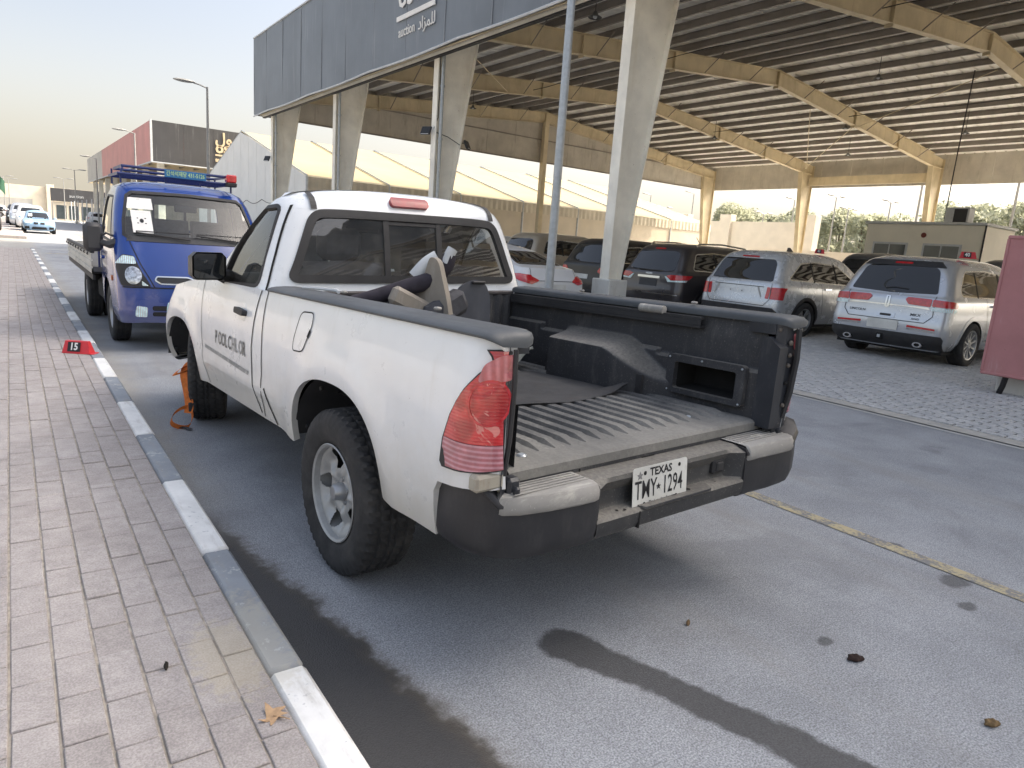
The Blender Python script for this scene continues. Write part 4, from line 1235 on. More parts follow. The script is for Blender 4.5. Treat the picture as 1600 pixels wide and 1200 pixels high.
def floor_mat():
    m = Mat('dusty_bed_floor'); X, Y, Z = m.xyz()
    n = m.noise(6, 6, .72, stretch=(1, .35, 1)); n2 = m.noise(70, 3, .7); n3 = m.noise(1.8, 4, .6)
    c = m.mix((n * .6 + n3 * .4).ss(.34, .62), (.075, .077, .080), (.205, .200, .185))
    c = m.scale(c, n2.ss(.2, .8, .75, 1.25))
    c = m.mix(Y.ss(-.55, -.86, 0, .45), c, (.27, .262, .24))
    m.set(col=c, rough=.9, spec=.3); m.bump(n2, .35, .003); return m.m
A_BFLOOR = floor_mat()
A_RAILP = scuffed('grey_rail_cap', (0.070, 0.078, 0.086), (0.20, 0.20, 0.19), .4, .55, (1, .3, 1))
A_BLUEBLK = scuffed('black_painted_steel', (0.030, 0.033, 0.040), (0.16, 0.155, 0.15), .35, .4)
A_SEATC = simple('grey_seat_cloth', (0.075, 0.075, 0.082), .95, var=.2, sc=30)
A_LINING = simple('cab_lining', (0.34, 0.34, 0.33), .9)
A_BOLT = scuffed('rusty_bolt', (.11, .095, .08), (.22, .2, .17), .5, .5)
RAX, FAX = 0.05, 2.76
def flare(y, z):
    o = 0.0
    for yc, h, t in ((RAX + .02, .47, .40), (FAX, .50, .40)):
        d = math.hypot((y - yc) / h, (z - .42) / .40); o += .014 * math.exp(-((d - 1.10) / .16) ** 2)
    o += .012 * math.exp(-((z - .60) / .05) ** 2) * sstep(.6, 1.0, y) * (1 - sstep(2.0, 2.3, y))
    return o
LO = Shell([(.36, .86), (.44, .885), (.58, .903), (.75, .910), (.9, .905), (1.02, .890), (1.10, .872), (1.16, .850)], -.97, [(.36, 3.46), (.55, 3.56), (.8, 3.52), (.98, 3.34), (1.12, 3.2)],
           rr=.13, rf=.42, kb=.012, kr=0.0, kf=.10, bulge=flare)
def ztop(y):
    return curve([(-1, 1.118), (1.0, 1.112), (2.1, 1.108), (2.35, 1.09), (2.9, 1.02), (3.25, .955), (3.5, .86)])(y)
def side_outline():
    o = []
    S_ = lambda y, z: (LO.q2s(LO.qy(y, z)), z)
    o.append((LO.q2s(LO.qx(.775, .62)), .635)); o.append(S_(-.90, .635)); o.append(S_(-.76, .62)); o.append(S_(-.735, .58)); o.append(S_(-.728, .415)); o.append(S_(-.55, .415))
    for yc, half, top, z0 in ((RAX + .035, .445, .795, .43), (FAX, .485, .795, .43)):
        o.append(S_(yc - half - .01, z0 - .005))
        for t in np.linspace(-1, 1, 33):
            y = yc + half * math.sin(t * math.pi / 2); o.append(S_(y, arch_z(y, yc, half, top, z0, 2.5)))
        o.append(S_(yc + half + .01, z0 - .003))
        if yc < 1: o += [S_(.62, .45), S_(1.0, .445), S_(2.1, .435)]
    o += [S_(3.30, .42), (LO.b[4], .40), (LO.b[5], .40), (LO.b[5], .86), (LO.b[4], .88)]
    for y in (3.35, 3.25, 3.1, 2.9, 2.6, 2.35, 2.1, 1.6, 1.0, 0.4, -.2, -.80): o.append(S_(y, ztop(y)))
    o.append((LO.q2s(LO.qx(.87, 1.1)), 1.112)); o.append((LO.q2s(LO.qx(.775, 1.1)), 1.108))
    return o
SO = side_outline()
for sg in (-1, 1):
    mb = patch(SO, [], lambda u, v, o: LO.P(LO.s2q(u), v, sg, o), .05, .045, .03)
    mb.xf(LEAN).obj('body_side', A_PKW, PK, 40, weld=True)
# hood and cowl
rows = []
for y in np.linspace(2.12, 3.34, 16):
    zt = ztop(min(y, 3.3)); xs = abs(LO.P(LO.qy(y, zt), zt).x) - .004
    rows.append([(xs * t, y + .06 * (1 - t * t) * sstep(2.6, 3.3, y), zt + (.055 - .01 * sstep(2.9, 3.3, y)) * (1 - abs(t) ** 2.2) - (.012 * math.exp(-((abs(t) - .62) / .05) ** 2))) for t in np.linspace(-1, 1, 21)])
rows.append([(LO.P(min(5, 3.55), .87).x * t * .95, 3.40 + .13 * (1 - t * t), .868) for t in np.linspace(-1, 1, 21)])
MB().grid(rows).xf(LEAN).obj('hood', A_PKW, PK, 40)
deco(LO, 'front', rrect(-.42, .60, .42, .80, .05), .012, A_BPLAST, 'grille', PK, post=LEAN, thick=.02)
deco(LO, 'front', rrect(-.80, .40, .80, .57, .05), .03, A_BUMP, 'front_bumper', PK, post=LEAN, thick=.04)
for sg in (-1, 1):
    deco(LO, 'wrap', rpoly([(LO.q2s(LO.qy(3.28, .8)), .66), (LO.q2s(4.35), .64), (LO.q2s(4.35), .82), (LO.q2s(LO.qy(3.20, .8)), .86)], .04), .008, A_LWHITE, 'headlight', PK, sg, post=LEAN)
# greenhouse
GH = Shell([(1.08, .872), (1.14, .853), (1.25, .825), (1.40, .782), (1.52, .742), (1.585, .708), (1.625, .655)],
           [(1.08, 1.005), (1.2, 1.02), (1.5, 1.075), (1.60, 1.115), (1.63, 1.15)], [(1.08, 2.30), (1.2, 2.12), (1.35, 1.90), (1.5, 1.66), (1.60, 1.50), (1.63, 1.42)],
           rr=[(1.08, .13), (1.55, .17), (1.63, .2)], rf=[(1.08, .24), (1.6, .2)], kb=.01, kr=.015, kf=.10, zref=1.3)
G_ = lambda y, z: (GH.q2s(GH.qy(y, z)), z)
GX = lambda x, z, f=False: (GH.q2s(GH.qx(x, z, f)), z)
SM = GH.b[5]
def chaikin(p, n=2):
    for _ in range(n):
        q = [p[0]]
        for a, b in zip(p[:-1], p[1:]): q += [(lerp(a[0], b[0], .25), lerp(a[1], b[1], .25)), (lerp(a[0], b[0], .75), lerp(a[1], b[1], .75))]
        p = q + [p[-1]]
    return p
RWH = chaikin([(.0, 1.531), (.50, 1.531), (.60, 1.515), (.645, 1.40), (.70, 1.25), (.742, 1.162), (.60, 1.162), (0, 1.162)], 3)
RWN = [GX(x, z) for x, z in RWH]

DWN = rpoly([G_(1.20, 1.132), G_(1.815, 1.112), G_(1.56, 1.46), G_(1.46, 1.535), G_(1.215, 1.54)], .03)
WSN = [GX(0, 1.135, True), GX(.66, 1.135, True), GX(.70, 1.16, True), GX(.60, 1.52, True), GX(.52, 1.565, True), GX(0, 1.572, True)]
GOUT = [(0, 1.09), (SM, 1.09)] + WSN + [(SM, 1.628), (0, 1.628)] + RWN
for sg in (-1, 1):
    mb = patch(GOUT, [DWN], lambda u, v, o: GH.P(GH.s2q(u), v, sg, o), .05, .045, .0)
    mb.xf(LEAN).obj('cab_shell', A_PKW, PK, 40, weld=True)
    mb = patch(GOUT, [DWN], lambda u, v, o: GH.P(GH.s2q(u), min(v, 1.575), sg, -.035), .09, .08, .0)
    mb.xf(LEAN).obj('cab_lining', A_LINING, PK, 40, weld=True)
    deco(GH, 'wrap', grow(DWN, .02), .004, A_BPLAST, 'window_frame', PK, sg, .03, [DWN], .06, .06, LEAN)
    deco(GH, 'wrap', grow(DWN, .003), -.012, A_GLASS, 'door_window', PK, sg, 0, (), .1, .1, LEAN)
qs = [0, .2, .4, .6, .8, 1, 1.2, 1.4, 1.6, 1.8, 2, 2.2, 2.4, 2.6, 2.8, 3, 3.25, 3.5, 3.75, 4, 4.25, 4.5, 4.75, 5]
ring = [GH.P(q, 1.626, 1) for q in qs]; ring += [GH.P(q, 1.626, -1) for q in qs[::-1][1:-1]]
rows = [ring]; cy = 1.285
for f in (.94, .86, .75, .6, .4, .2, .02):
    rows.append([Vector((p.x * f, cy + (p.y - cy) * f, 1.626 + .048 * (1 - f * f) ** .8)) for p in ring])
roof = MB().grid(rows, True).xf(LEAN).obj('roof', A_PKW, PK, 40)
MB().grid([[Vector((p.x * f, cy + (p.y - cy) * f, 1.59 + .03 * (1 - f))) for p in ring] for f in (.96, .5, .02)], True).xf(LEAN).obj('headliner', A_LINING, PK, 40)
for sg in (-1, 1):   # black drip strips in the roof
    pts = [GH.P(GH.qx(.585, z), z, sg, .0) for z in (1.535, 1.555, 1.575, 1.60, 1.615)]
    pr_ = GH.P(GH.qx(.585, 1.626), 1.626, sg); pts += [Vector((pr_.x * f, cy + (pr_.y - cy) * f, 1.626 + .048 * (1 - f * f) ** .8)) for f in (1, .94, .86, .75)]
    MB().grid([[Vector(p) + Vector((dx, -.004, .005)) for p in pts] for dx in (-.017, .017)]).xf(LEAN).obj('drip_strip', A_BPLAST, roof, 0)
deco(GH, 'front', [(-a, z) for a, z in ((.67, 1.15), (.58, 1.55))] + [(a, z) for a, z in ((.58, 1.55), (.67, 1.15))], -.004, A_GLASSB, 'windscreen', PK, post=LEAN, thick=0, du=.15)
# rear window: gasket, dividers, three panes
def rwp(g):
    h = RWH
    o = [(x, z) for x, z in h] + [(-x, z) for x, z in h[::-1]][1:-1]
    return grow(o, g)
rw = deco(GH, 'rear', rwp(.014), .010, A_BPLAST, 'rear_window_gasket', PK, holes=[rwp(-.030)], thick=.03, post=LEAN, du=.06, dv=.05)
for (xa, xb, nm) in ((-.70, -.185, 0), (-.150, .165, 1), (.20, .70, 2)):
    if nm == 1: o = [(xa, 1.19), (xb, 1.19), (xb, 1.505), (xa, 1.505)]
    elif nm == 0: o = [(xb, 1.19), (xb, 1.503), (-.50, 1.500), (-.57, 1.47), (-.60, 1.42), (-.675, 1.235), (-.69, 1.195), (-.66, 1.19)]
    else: o = [(xa, 1.19), (xa, 1.503), (.50, 1.500), (.57, 1.47), (.60, 1.42), (.675, 1.235), (.69, 1.195), (.66, 1.19)]
    deco(GH, 'rear', grow(o, .006), -.004, A_GLASSR, 'rear_pane', PK, thick=0, post=LEAN, du=.15, dv=.15)
for x in (-.168, .182):
    deco(GH, 'rear', [(x - .017, 1.187), (x + .017, 1.187), (x + .017, 1.508), (x - .017, 1.508)], .005, A_BPLAST, 'window_divider', rw, thick=.02, post=LEAN)
deco(GH, 'rear', [(-.15, 1.478), (.165, 1.478), (.165, 1.496), (-.15, 1.496)], .003, A_BPLAST, 'slider_track', rw, thick=.02, post=LEAN)
# high brake lamp
bl = deco(GH, 'rear', rrect(-.125, 1.578, .125, 1.622, .018), .022, simple('brake_lamp_lens', (.30, .012, .018), .35, var=.2, sc=20, coat=.2), 'high_brake_lamp', PK, thick=.03, post=LEAN, dv=.02)
for x in (-.108, .108): MB().sphere((x, 1.100, 1.600), .005, 6, 4).xf(LEAN).obj('screw', A_CHROME, bl, 30)
# door seams, handle, fuel flap, faded lettering
for sg in (-1, 1):
    seam(LO, 'side', [(1.055, 1.108), (1.09, .95), (1.115, .80), (1.10, .66), (1.05, .55), (.99, .47)], .012, .0025, A_GAP, 'door_gap', PK, sg, LEAN)
    seam(LO, 'side', [(2.16, 1.105), (2.14, .80), (2.10, .56), (2.02, .45)], .007, .0025, A_GAP, 'door_gap', PK, sg, LEAN)
    seam(LO, 'side', [(.955, 1.112), (.950, .8), (.945, .46)], .010, .0025, A_GAP, 'bed_gap', PK, sg, LEAN)
    seam(LO, 'side', [(.90, .62), (.84, .53), (.76, .455)], .016, .0025, A_GAP, 'body_slit', PK, sg, LEAN)
    seam(GH, 'side', [(1.075, 1.10), (1.10, 1.30), (1.135, 1.50), (1.150, 1.555)], .012, .003, A_GAP, 'door_gap', PK, sg, LEAN)
    h = deco(LO, 'side', rpoly([(1.38, .962), (1.225, .955), (1.225, .985), (1.38, .995)], .014), .028, A_BPLAST, 'door_handle', PK, sg, .028, post=LEAN)
    deco(LO, 'side', rpoly([(1.375, .925), (1.24, .925), (1.25, 1.02), (1.36, 1.025)], .04), .0015, A_PKW, 'handle_cup', PK, sg, .004, post=LEAN)
fl_o = rpoly([(.465, 1.055), (.325, 1.062), (.325, 1.0), (.40, .88), (.52, .872), (.515, .92)], .035)
ff = deco(LO, 'side', fl_o, .003, A_PKW, 'fuel_flap', PK, -1, .004, post=LEAN, du=.05, dv=.05)
seam(LO, 'side', fl_o + fl_o[:1], .006, .0035, A_GAP, 'flap_gap', ff, -1, LEAN, .03)
seam(LO, 'side', [(.335, .985), (.355, .950)], .018, .004, A_GAP, 'flap_notch', ff, -1, LEAN, .03)
A_GHOST = scuffed('faded_lettering', (0.17, 0.165, 0.155), (0.60, 0.58, 0.54), .75, .7, (1, 1, 1), 16)
A_GHOST2 = scuffed('almost_gone_lettering', (0.33, 0.325, 0.31), (0.66, 0.65, 0.62), .95, .7, (1, 1, 1), 22)
def side_text(body, y, z, size, m, sg=-1, sq=1.0):
    t = text_mb(body, size, 0, .002, 'LEFT', sq)
    t.v = [tuple(LO.P(LO.qy(y - p[0], z + p[1]), z + p[1], sg, .003)) for p in t.v]
    t.xf(LEAN).obj('lettering', m, PK, 0, fix=False)
yt = 1.81
for ch, mt in zip('POOLCHLOR', (A_GHOST,) * 5 + (A_GHOST2,) * 3 + (A_GHOST,)):
    side_text(ch, yt, .772, .110, mt, sq=.80); yt -= .070 if ch != 'L' else .062
seam(LO, 'side', [(2.05, .685), (1.16, .655)], .022, .0022, A_GHOST2, 'faded_stripe', PK, -1, LEAN)
# door mirrors
for sg in (-1, 1):
    mb = MB(); rows = []
    for k, (t, f) in enumerate(((0, .55), (.2, .88), (.5, 1), (.8, .98), (1, .92))):
        rows.append([(sg * (.985 + .105 * f * math.cos(a)), 1.74 - .12 * t, 1.205 + .085 * f * math.sin(a)) for a in [2 * math.pi * (j + .5) / 16 for j in range(16)]])
    rows = [[(sg * (.985 + max(-.092, min(.092, (p[0] * sg - .985) * 1.25))), p[1], 1.205 + max(-.078, min(.078, (p[2] - 1.205) * 1.2))) for p in r] for r in rows]
    mb.grid(rows, True); mb.f.append(tuple(range(16)))
    mm = mb.xf(LEAN).obj('door_mirror', A_BUMP, PK, 50)
    MB().add([(sg * (.985 + .082 * a), 1.622, 1.205 + .070 * b) for a, b in ((-1, -.8), (-.8, -1), (.8, -1), (1, -.8), (1, .8), (.8, 1), (-.8, 1), (-1, .8))], [tuple(range(8))]).xf(LEAN).obj('mirror_glass', A_TINT, mm, 0)
    MB().tube([(sg * .84, 1.79, 1.135), (sg * .90, 1.74, 1.15), (sg * .95, 1.70, 1.17)], [.05, .035, .03], 8).xf(LEAN).obj('mirror_arm', A_BPLAST, mm, 40)
# wheel wells and chassis
for yc, half, top in ((RAX + .035, .46, .81), (FAX, .50, .81)):
    for sg in (-1, 1):
        rows = [[(sg * x, yc + half * math.cos(a) * .985, .46 + (top - .46) * math.sin(a)) for a in np.linspace(0, math.pi, 22)] for x in (.885, .80, .68, .58)]
        mb = MB().grid(rows); mb.box(min(sg * .565, sg * .578), max(sg * .565, sg * .578), yc - half + .06, yc + half - .12, .44, top - .03)
        for k in range(5):
            a = .25 + k * .66; mb.tube([(sg * .83, yc + half * .985 * math.cos(a), .40 + (top - .40) * .985 * math.sin(a)), (sg * .83, yc + half * .94 * math.cos(a), .40 + (top - .40) * .94 * math.sin(a))], .012, 6)
        mb.xf(LEAN).obj('wheel_well', A_BPLAST, PK, 40)
mb = MB().box(-.46, .46, -.85, 3.3, .34, .60).box(-.86, .86, .56, 2.22, .455, .62).box(-.84, .84, -.75, -.45, .45, .60); mb.xf(LEAN).obj('underbody', A_UNDER, PK, 0)
MB().tube([(-.66, RAX, .33), (.66, RAX, .33)], .05, 8).sphere((0, RAX, .33), .15, 10, 8).obj('rear_axle', A_UNDER, PK, 40)
MB().tube([(-.62, -.60, .40), (-.62, -.72, .35), (-.60, -.80, .36)], .018, 8).xf(LEAN).obj('tow_hook', A_UNDER, PK, 40)
# wheels: 5-hole styled steel
RT, RW, RR = .356, .235, .207
tm = wheel_mesh(RT, RW, RR, 150, 3, .012).mesh('tyre', 40); tm.materials.append(A_TYRE)
holes = [(2 * math.pi * k / 5 + .3, .140, .044, .036) for k in range(5)]
def dish5(t):
    return -.038 + .034 * sstep(.66, .92, t) + .018 * math.exp(-((t - .42) / .16) ** 2)
rm = MB(); rm.lathe([(RR * 1.02, .108), (RR * 1.0, .112), (RR * .955, .106), (RR * .93, .085), (RR * .92, .05), (RR * .90, -.02)], 64)
d5 = rim_disc(RR, .088, holes, nr=22, na=170, dish=dish5)
# ridges on the spokes
d5.v = [(x, y, z + .016 * max(0, math.cos(5 * (math.atan2(y, x) - .3 - math.pi / 5))) ** 3 * math.exp(-((math.hypot(x, y) - .12) / .05) ** 2)) for x, y, z in d5.v]
rm.merge(d5)
rmm = rm.mesh('rim', 40); rmm.materials.append(A_RIMD)
dr = MB().lathe([(.0, .028), (.15, .028), (.180, .022), (.19, -.06)], 32).mesh('brake_drum', 40); dr.materials.append(A_DRUM)
hc = MB().lathe([(0, .106), (.028, .105), (.034, .098), (.040, .060), (.058, .056), (.064, .045)], 28)
for k in range(5):
    a = 2 * math.pi * k / 5; hc.tube([(.052 * math.cos(a), .052 * math.sin(a), .04), (.052 * math.cos(a), .052 * math.sin(a), .066)], .010, 6)
hcm = hc.mesh('hub_cap', 40); hcm.materials.append(A_RIM)
WM = (('tyre', tm), ('rim', rmm), ('hub_cap', hcm), ('brake_drum', dr))
add_wheels(PK, WM, [(-.806, RAX - .02, RT - .004), (.806, RAX - .02, RT - .004)])
for x in (-.712, .712):
    add_wheels(PK, WM, [(x, FAX, RT - .004)])[0].rotation_euler = (0, R(90 if x > 0 else -90), R(-17))

# ---------------- load bed
FZ = .668
BY0, BY1 = -.885, .965
nr = 17; rib = []
xs = [-.715]
prof = [(-.715, 0)]
for k in range(nr):
    a = lerp(-.66, .66, k / nr); w_ = 1.32 / nr
    prof += [(a + w_ * .12, 0), (a + w_ * .24, .017), (a + w_ * .72, .017), (a + w_ * .84, 0)]
prof.append((.715, 0))
rows = []
for y, amp, dz in ((BY0 - .022, 0, -.045), (BY0 - .020, 0, -.012), (BY0 - .008, 0, -.002), (BY0 + .02, 0, 0), (BY0 + .10, 0, 0), (BY0 + .17, 1, 0), (-.5, 1, 0), (0, 1, 0), (.5, 1, 0), (.88, 1, 0), (.93, 0, 0), (BY1, 0, 0)):
    rows.append([(x, y, FZ + z * amp + dz) for x, z in prof])
MB().grid(rows).xf(LEAN).obj('bed_floor', A_BFLOOR, PK, 25)
def wall_x(y, z):
    """inner half width of the bed at (y,z): wheel housing and ledges push it inwards"""
    b = sstep(.45, .33, y) if y > 0 else 1.0
    e = sstep(-.60, -.10, y)
    zt = lerp(.80, .945, sstep(-.42, -.05, y))
    hz = 1 - sstep(zt - .055, zt + .005, z)
    hous = (sstep(.47, .36, -0 + y) if False else (1 - sstep(.34, .43, y))) * sstep(-.52, -.12, y) * hz
    led = (1 - sstep(.895, .912, z)) * .028 if y > -.30 else (1 - sstep(.875, .890, z)) * .028
    if y > .62: led = (1 - sstep(.930, .944, z)) * .028
    return .708 - .175 * hous - led + .012 * sstep(1.0, 1.1, z)
for sg in (-1, 1):
    ys = np.linspace(BY0, BY1, 150); zs_ = list(np.linspace(FZ - .02, .75, 5)) + list(np.linspace(.758, .97, 34)) + [1.0, 1.03, 1.06, 1.09, 1.13]
    wm = MB().grid([[(sg * wall_x(y, z), y, z) for y in ys] for z in zs_])
    wm.f = [f for f in wm.f if not (-.795 < sum(wm.v[i][1] for i in f) / 4 < -.435 and .73 < sum(wm.v[i][2] for i in f) / 4 < .868)]
    wm.xf(LEAN).obj('bed_wall', A_LINER, PK, 35)
    # rail cap
    rows = []
    sec = [(.700, 1.098), (.699, 1.118), (.704, 1.128), (.716, 1.133), (.74, 1.136), (.79, 1.137), (.835, 1.135), (.860, 1.131), (.876, 1.125), (.882, 1.119), (.882, 1.115), (.878, 1.111)]
    for y, f, d in ((.985, .5, -.012), (.975, .9, -.002), (.95, 1, 0), (.4, 1, 0), (-.2, 1, 0), (-.7, 1, 0), (-.90, 1, 0), (-.935, .99, -.001), (-.957, .95, -.006), (-.972, .86, -.014), (-.981, .7, -.026), (-.985, .5, -.04)):
        rows.append([(sg * (.79 + (x - .79) * f), y, 1.098 + (z - 1.098) * f + d * .4 + .001) for x, z in sec])
    rc = MB().grid(rows); rc.f.append(tuple(range(len(rc.v) - 12, len(rc.v)))); rc.f.append(tuple(range(12)))
    rl = rc.xf(LEAN).obj('rail_cap', A_RAILP, PK, 40)
    for y in (.35, -.45): MB().cbox((sg * .735, y, 1.152), (.022, .03, .012), .004).xf(LEAN).obj('rail_bolt', A_PADW, rl, 0)
    # tie-down track with cleat under the cap
    mb = MB().box(min(sg * .668, sg * .698), max(sg * .668, sg * .698), -.55, .93, 1.078, 1.092).box(min(sg * .668, sg * .674), max(sg * .668, sg * .674), -.55, .93, 1.052, 1.077).box(min(sg * .668, sg * .704), max(sg * .668, sg * .704), -.55, .93, 1.040, 1.051)
    tk_ = mb.xf(LEAN).obj('tie_down_track', A_BPLAST, PK, 0)
    MB().tube([(sg * .672, -.32, 1.105), (sg * .672, -.165, 1.105)], .021, 10).xf(LEAN).obj('cleat', A_PADW, tk_, 40)
    # storage cubby in the side wall
    fr_o = rrect(-.835, .71, -.395, .900, .02); fr_i = rrect(-.79, .735, -.44, .865, .012)
    fr = patch(fr_o, [fr_i], lambda u, v, o: Vector((sg * (.662 - .01 + (-o)), u, v)), .2, .2, .03).xf(LEAN).obj('cubby_frame', A_LINER, PK, 30)
    MB().add([(sg * .668, -.792, .733), (sg * .668, -.438, .733), (sg * .668, -.438, .867), (sg * .668, -.792, .867), (sg * .82, -.785, .74), (sg * .82, -.445, .74), (sg * .82, -.445, .86), (sg * .82, -.785, .86)],
             [(4, 5, 6, 7), (0, 1, 5, 4), (1, 2, 6, 5), (2, 3, 7, 6), (3, 0, 4, 7)]).xf(LEAN).obj('cubby_recess', A_UNDER, fr, 0)
    for (y, z) in ((-.82, .885), (-.41, .885), (-.82, .722), (-.41, .722), (-.6, .887)): MB().sphere((sg * .650, y, z), .006, 6, 4).xf(LEAN).obj('screw', A_GALV, fr, 30)
    # tail post, jamb, bolts
    mb = MB(); o_ = [(-.975, .64), (-.885, .64), (-.885, 1.035), (-.915, 1.045), (-.975, 1.0)]
    mb.prism(o_, .672, .735, 'x')
    if sg > 0: mb.xf(LEAN).obj('tail_post', A_BLUEBLK, PK, 0)
    xj = .700 if sg > 0 else .745; mb = MB().add([(sg * xj, -.930, .60), (sg * (xj + .03), -.962, .60), (sg * .800, -.972, .60), (sg * xj, -.930, 1.10), (sg * (xj + .03), -.962, 1.10), (sg * .800, -.972, 1.10)], [(0, 1, 4, 3), (1, 2, 5, 4)])
    mb.box(min(sg * .690, sg * .80), max(sg * .690, sg * .80), -.93, -.80, 1.055, 1.10); jb = mb.xf(LEAN).obj('tail_jamb', A_BLUEBLK, PK, 0)
    for (x, z, r) in () if sg < 0 else ((.752, 1.02, .012), (.758, .965, .010), (.757, .92, .010), (.757, .84, .008), (.757, .74, .010)) + ((.715, 1.076, .012), (.745, 1.076, .013)):
        yb = -.970 if x > .74 else -.955
        MB().lathe([(0, .012), (r * .6, .012), (r, .006), (r, 0)], 10, frame((sg * x, yb if z < 1.05 else -.935, z), (1, 0, 0), (0, 0, 1))).xf(LEAN).obj('bolt', A_BOLT if r > .009 else A_GAP, jb, 30)
    MB().tube([(sg * .782, -.965, .68), (sg * .786, -.985, .80), (sg * .788, -.992, .95), (sg * .786, -.985, 1.08)], .014 if sg > 0 else .008, 6).xf(LEAN).obj('lamp_gasket', A_BPLAST, PK, 40)
    MB().cbox((sg * .742, -.95, .60), (.05, .05, .13), .01).cbox((sg * .742, -.98, .625), (.02, .03, .03), .006).xf(LEAN).obj('hinge_bracket', A_BLUEBLK, PK, 0)
# front wall of the bed with vertical ribs
rows = []
for z in (FZ - .02, 1.085):
    rows.append([(x, BY1 - (.014 if (i % 4) in (1, 2) else 0), z) for i, x in enumerate(np.linspace(-.72, .72, 77))])
MB().grid(rows).xf(LEAN).obj('bed_front_wall', A_LINER, PK, 0)
MB().cbox((0, .97, 1.094), (1.42, .035, .028), .008).xf(LEAN).obj('bed_front_rim', scuffed('rusty_rim', (.05, .045, .045), (.20, .10, .06), .5), PK, 0)
MB().box(-.86, .86, .99, 1.0, .5, 1.09).xf(LEAN).obj('cab_back_panel', A_PKW, PK, 0)
deco(GH, 'rear', [(-.80, 1.05), (.80, 1.05), (.80, 1.12), (-.80, 1.12)], -.006, A_PKW, 'cab_back_lower', PK, thick=0, post=LEAN)
# sill under the floor lip
sl = MB().box(-.70, .70, -.905, -.88, .545, .622).box(-.70, .70, -.898, -.875, .622, .655); sl = sl.xf(LEAN).obj('tail_sill', A_LINER, PK, 0)
for x in (-.03, .015): pass
for (xa, xb, za, zb) in ((-.07, .0, .585, .612), (.42, .50, .575, .60), (-.40, -.394, .55, .62)): MB().box(xa, xb, -.9085, -.9055, za, zb).xf(LEAN).obj('sill_slot', A_GAP, sl, 0)
for x in (-.55, -.5, .56, .60): MB().sphere((x, -.907, .59), .007, 6, 4).xf(LEAN).obj('screw', A_GALV, sl, 30)
for (x, y) in ((-.58, -.80), (.3, .3), (.45, -.72)): MB().lathe([(0, .008), (.014, .006), (.02, 0)], 10, Matrix.Translation((x, y, FZ + .001))).xf(LEAN).obj('floor_bolt', A_GALV, PK, 30)
# ---------------- tail lamps
def tail_outline():
    o = [(LO.q2s(LO.qx(.797, .70)), .705), (LO.q2s(LO.qx(.800, 1.07)), 1.072), (LO.q2s(LO.qx(.845, 1.07)), 1.070)]
    a = LO.q2s(LO.qy(-.945, 1.03)); b = LO.q2s(LO.qy(-.88, .95)); c = LO.q2s(LO.qy(-.825, .86)); d = LO.q2s(LO.qy(-.795, .78)); e = LO.q2s(LO.qy(-.785, .695))
    return o + [(lerp(o[-1][0], a, .5), 1.058), (a, 1.035), (lerp(a, b, .5), .998), (b, .948), (lerp(b, c, .5), .905), (c, .858), (d, .775), (e, .70), (e - .01, .688)]
TO = tail_outline(); s_in = TO[0][0]; s_out = TO[-2][0]
def cut(o, z0, z1):
    """clip an outline polygon to a height band"""
    def half(p, z, up):
        r = []
        for i in range(len(p)):
            a, b = p[i - 1], p[i]; ia = (a[1] >= z) == up; ib = (b[1] >= z) == up
            if ia != ib: t = (z - a[1]) / (b[1] - a[1]); r.append((lerp(a[0], b[0], t), z))
            if ib: r.append(b)
        return r
    return half(half(o, z0, True), z1, False)
A_LTOP = lens_red('red_lens_ribbed', (0.50, 0.10, 0.10), 0.01, .2)
A_LIND = lens_red('indicator_pink_lens', (0.46, 0.10, 0.11), 48, .55, 0)
def facet_lens():
    m = Mat('red_faceted_lens'); X, Y, Z = m.xyz()
    v = m.voro(16, out=1) if False else m.noise(9, 2, .4, dist=1.5)
    c = m.mix(v.ss(.35, .65), (.36, .005, .009), (.66, .03, .034)); w = ((Z * 95).mod(1.0) - .5).abs() * 2
    c = m.mix(w.ss(.4, .9, 0, .12), c, (.8, .18, .18)); c = m.mix(m.noise(14, 3, .6, dist=2).ss(.60, .66, 0, .6), c, (.85, .42, .36))
    m.set(col=c, rough=.1, coat=1, coatr=.03, spec=.6); m.bump(w + v * 2, .2, .003); return m.m
A_FACET = facet_lens()
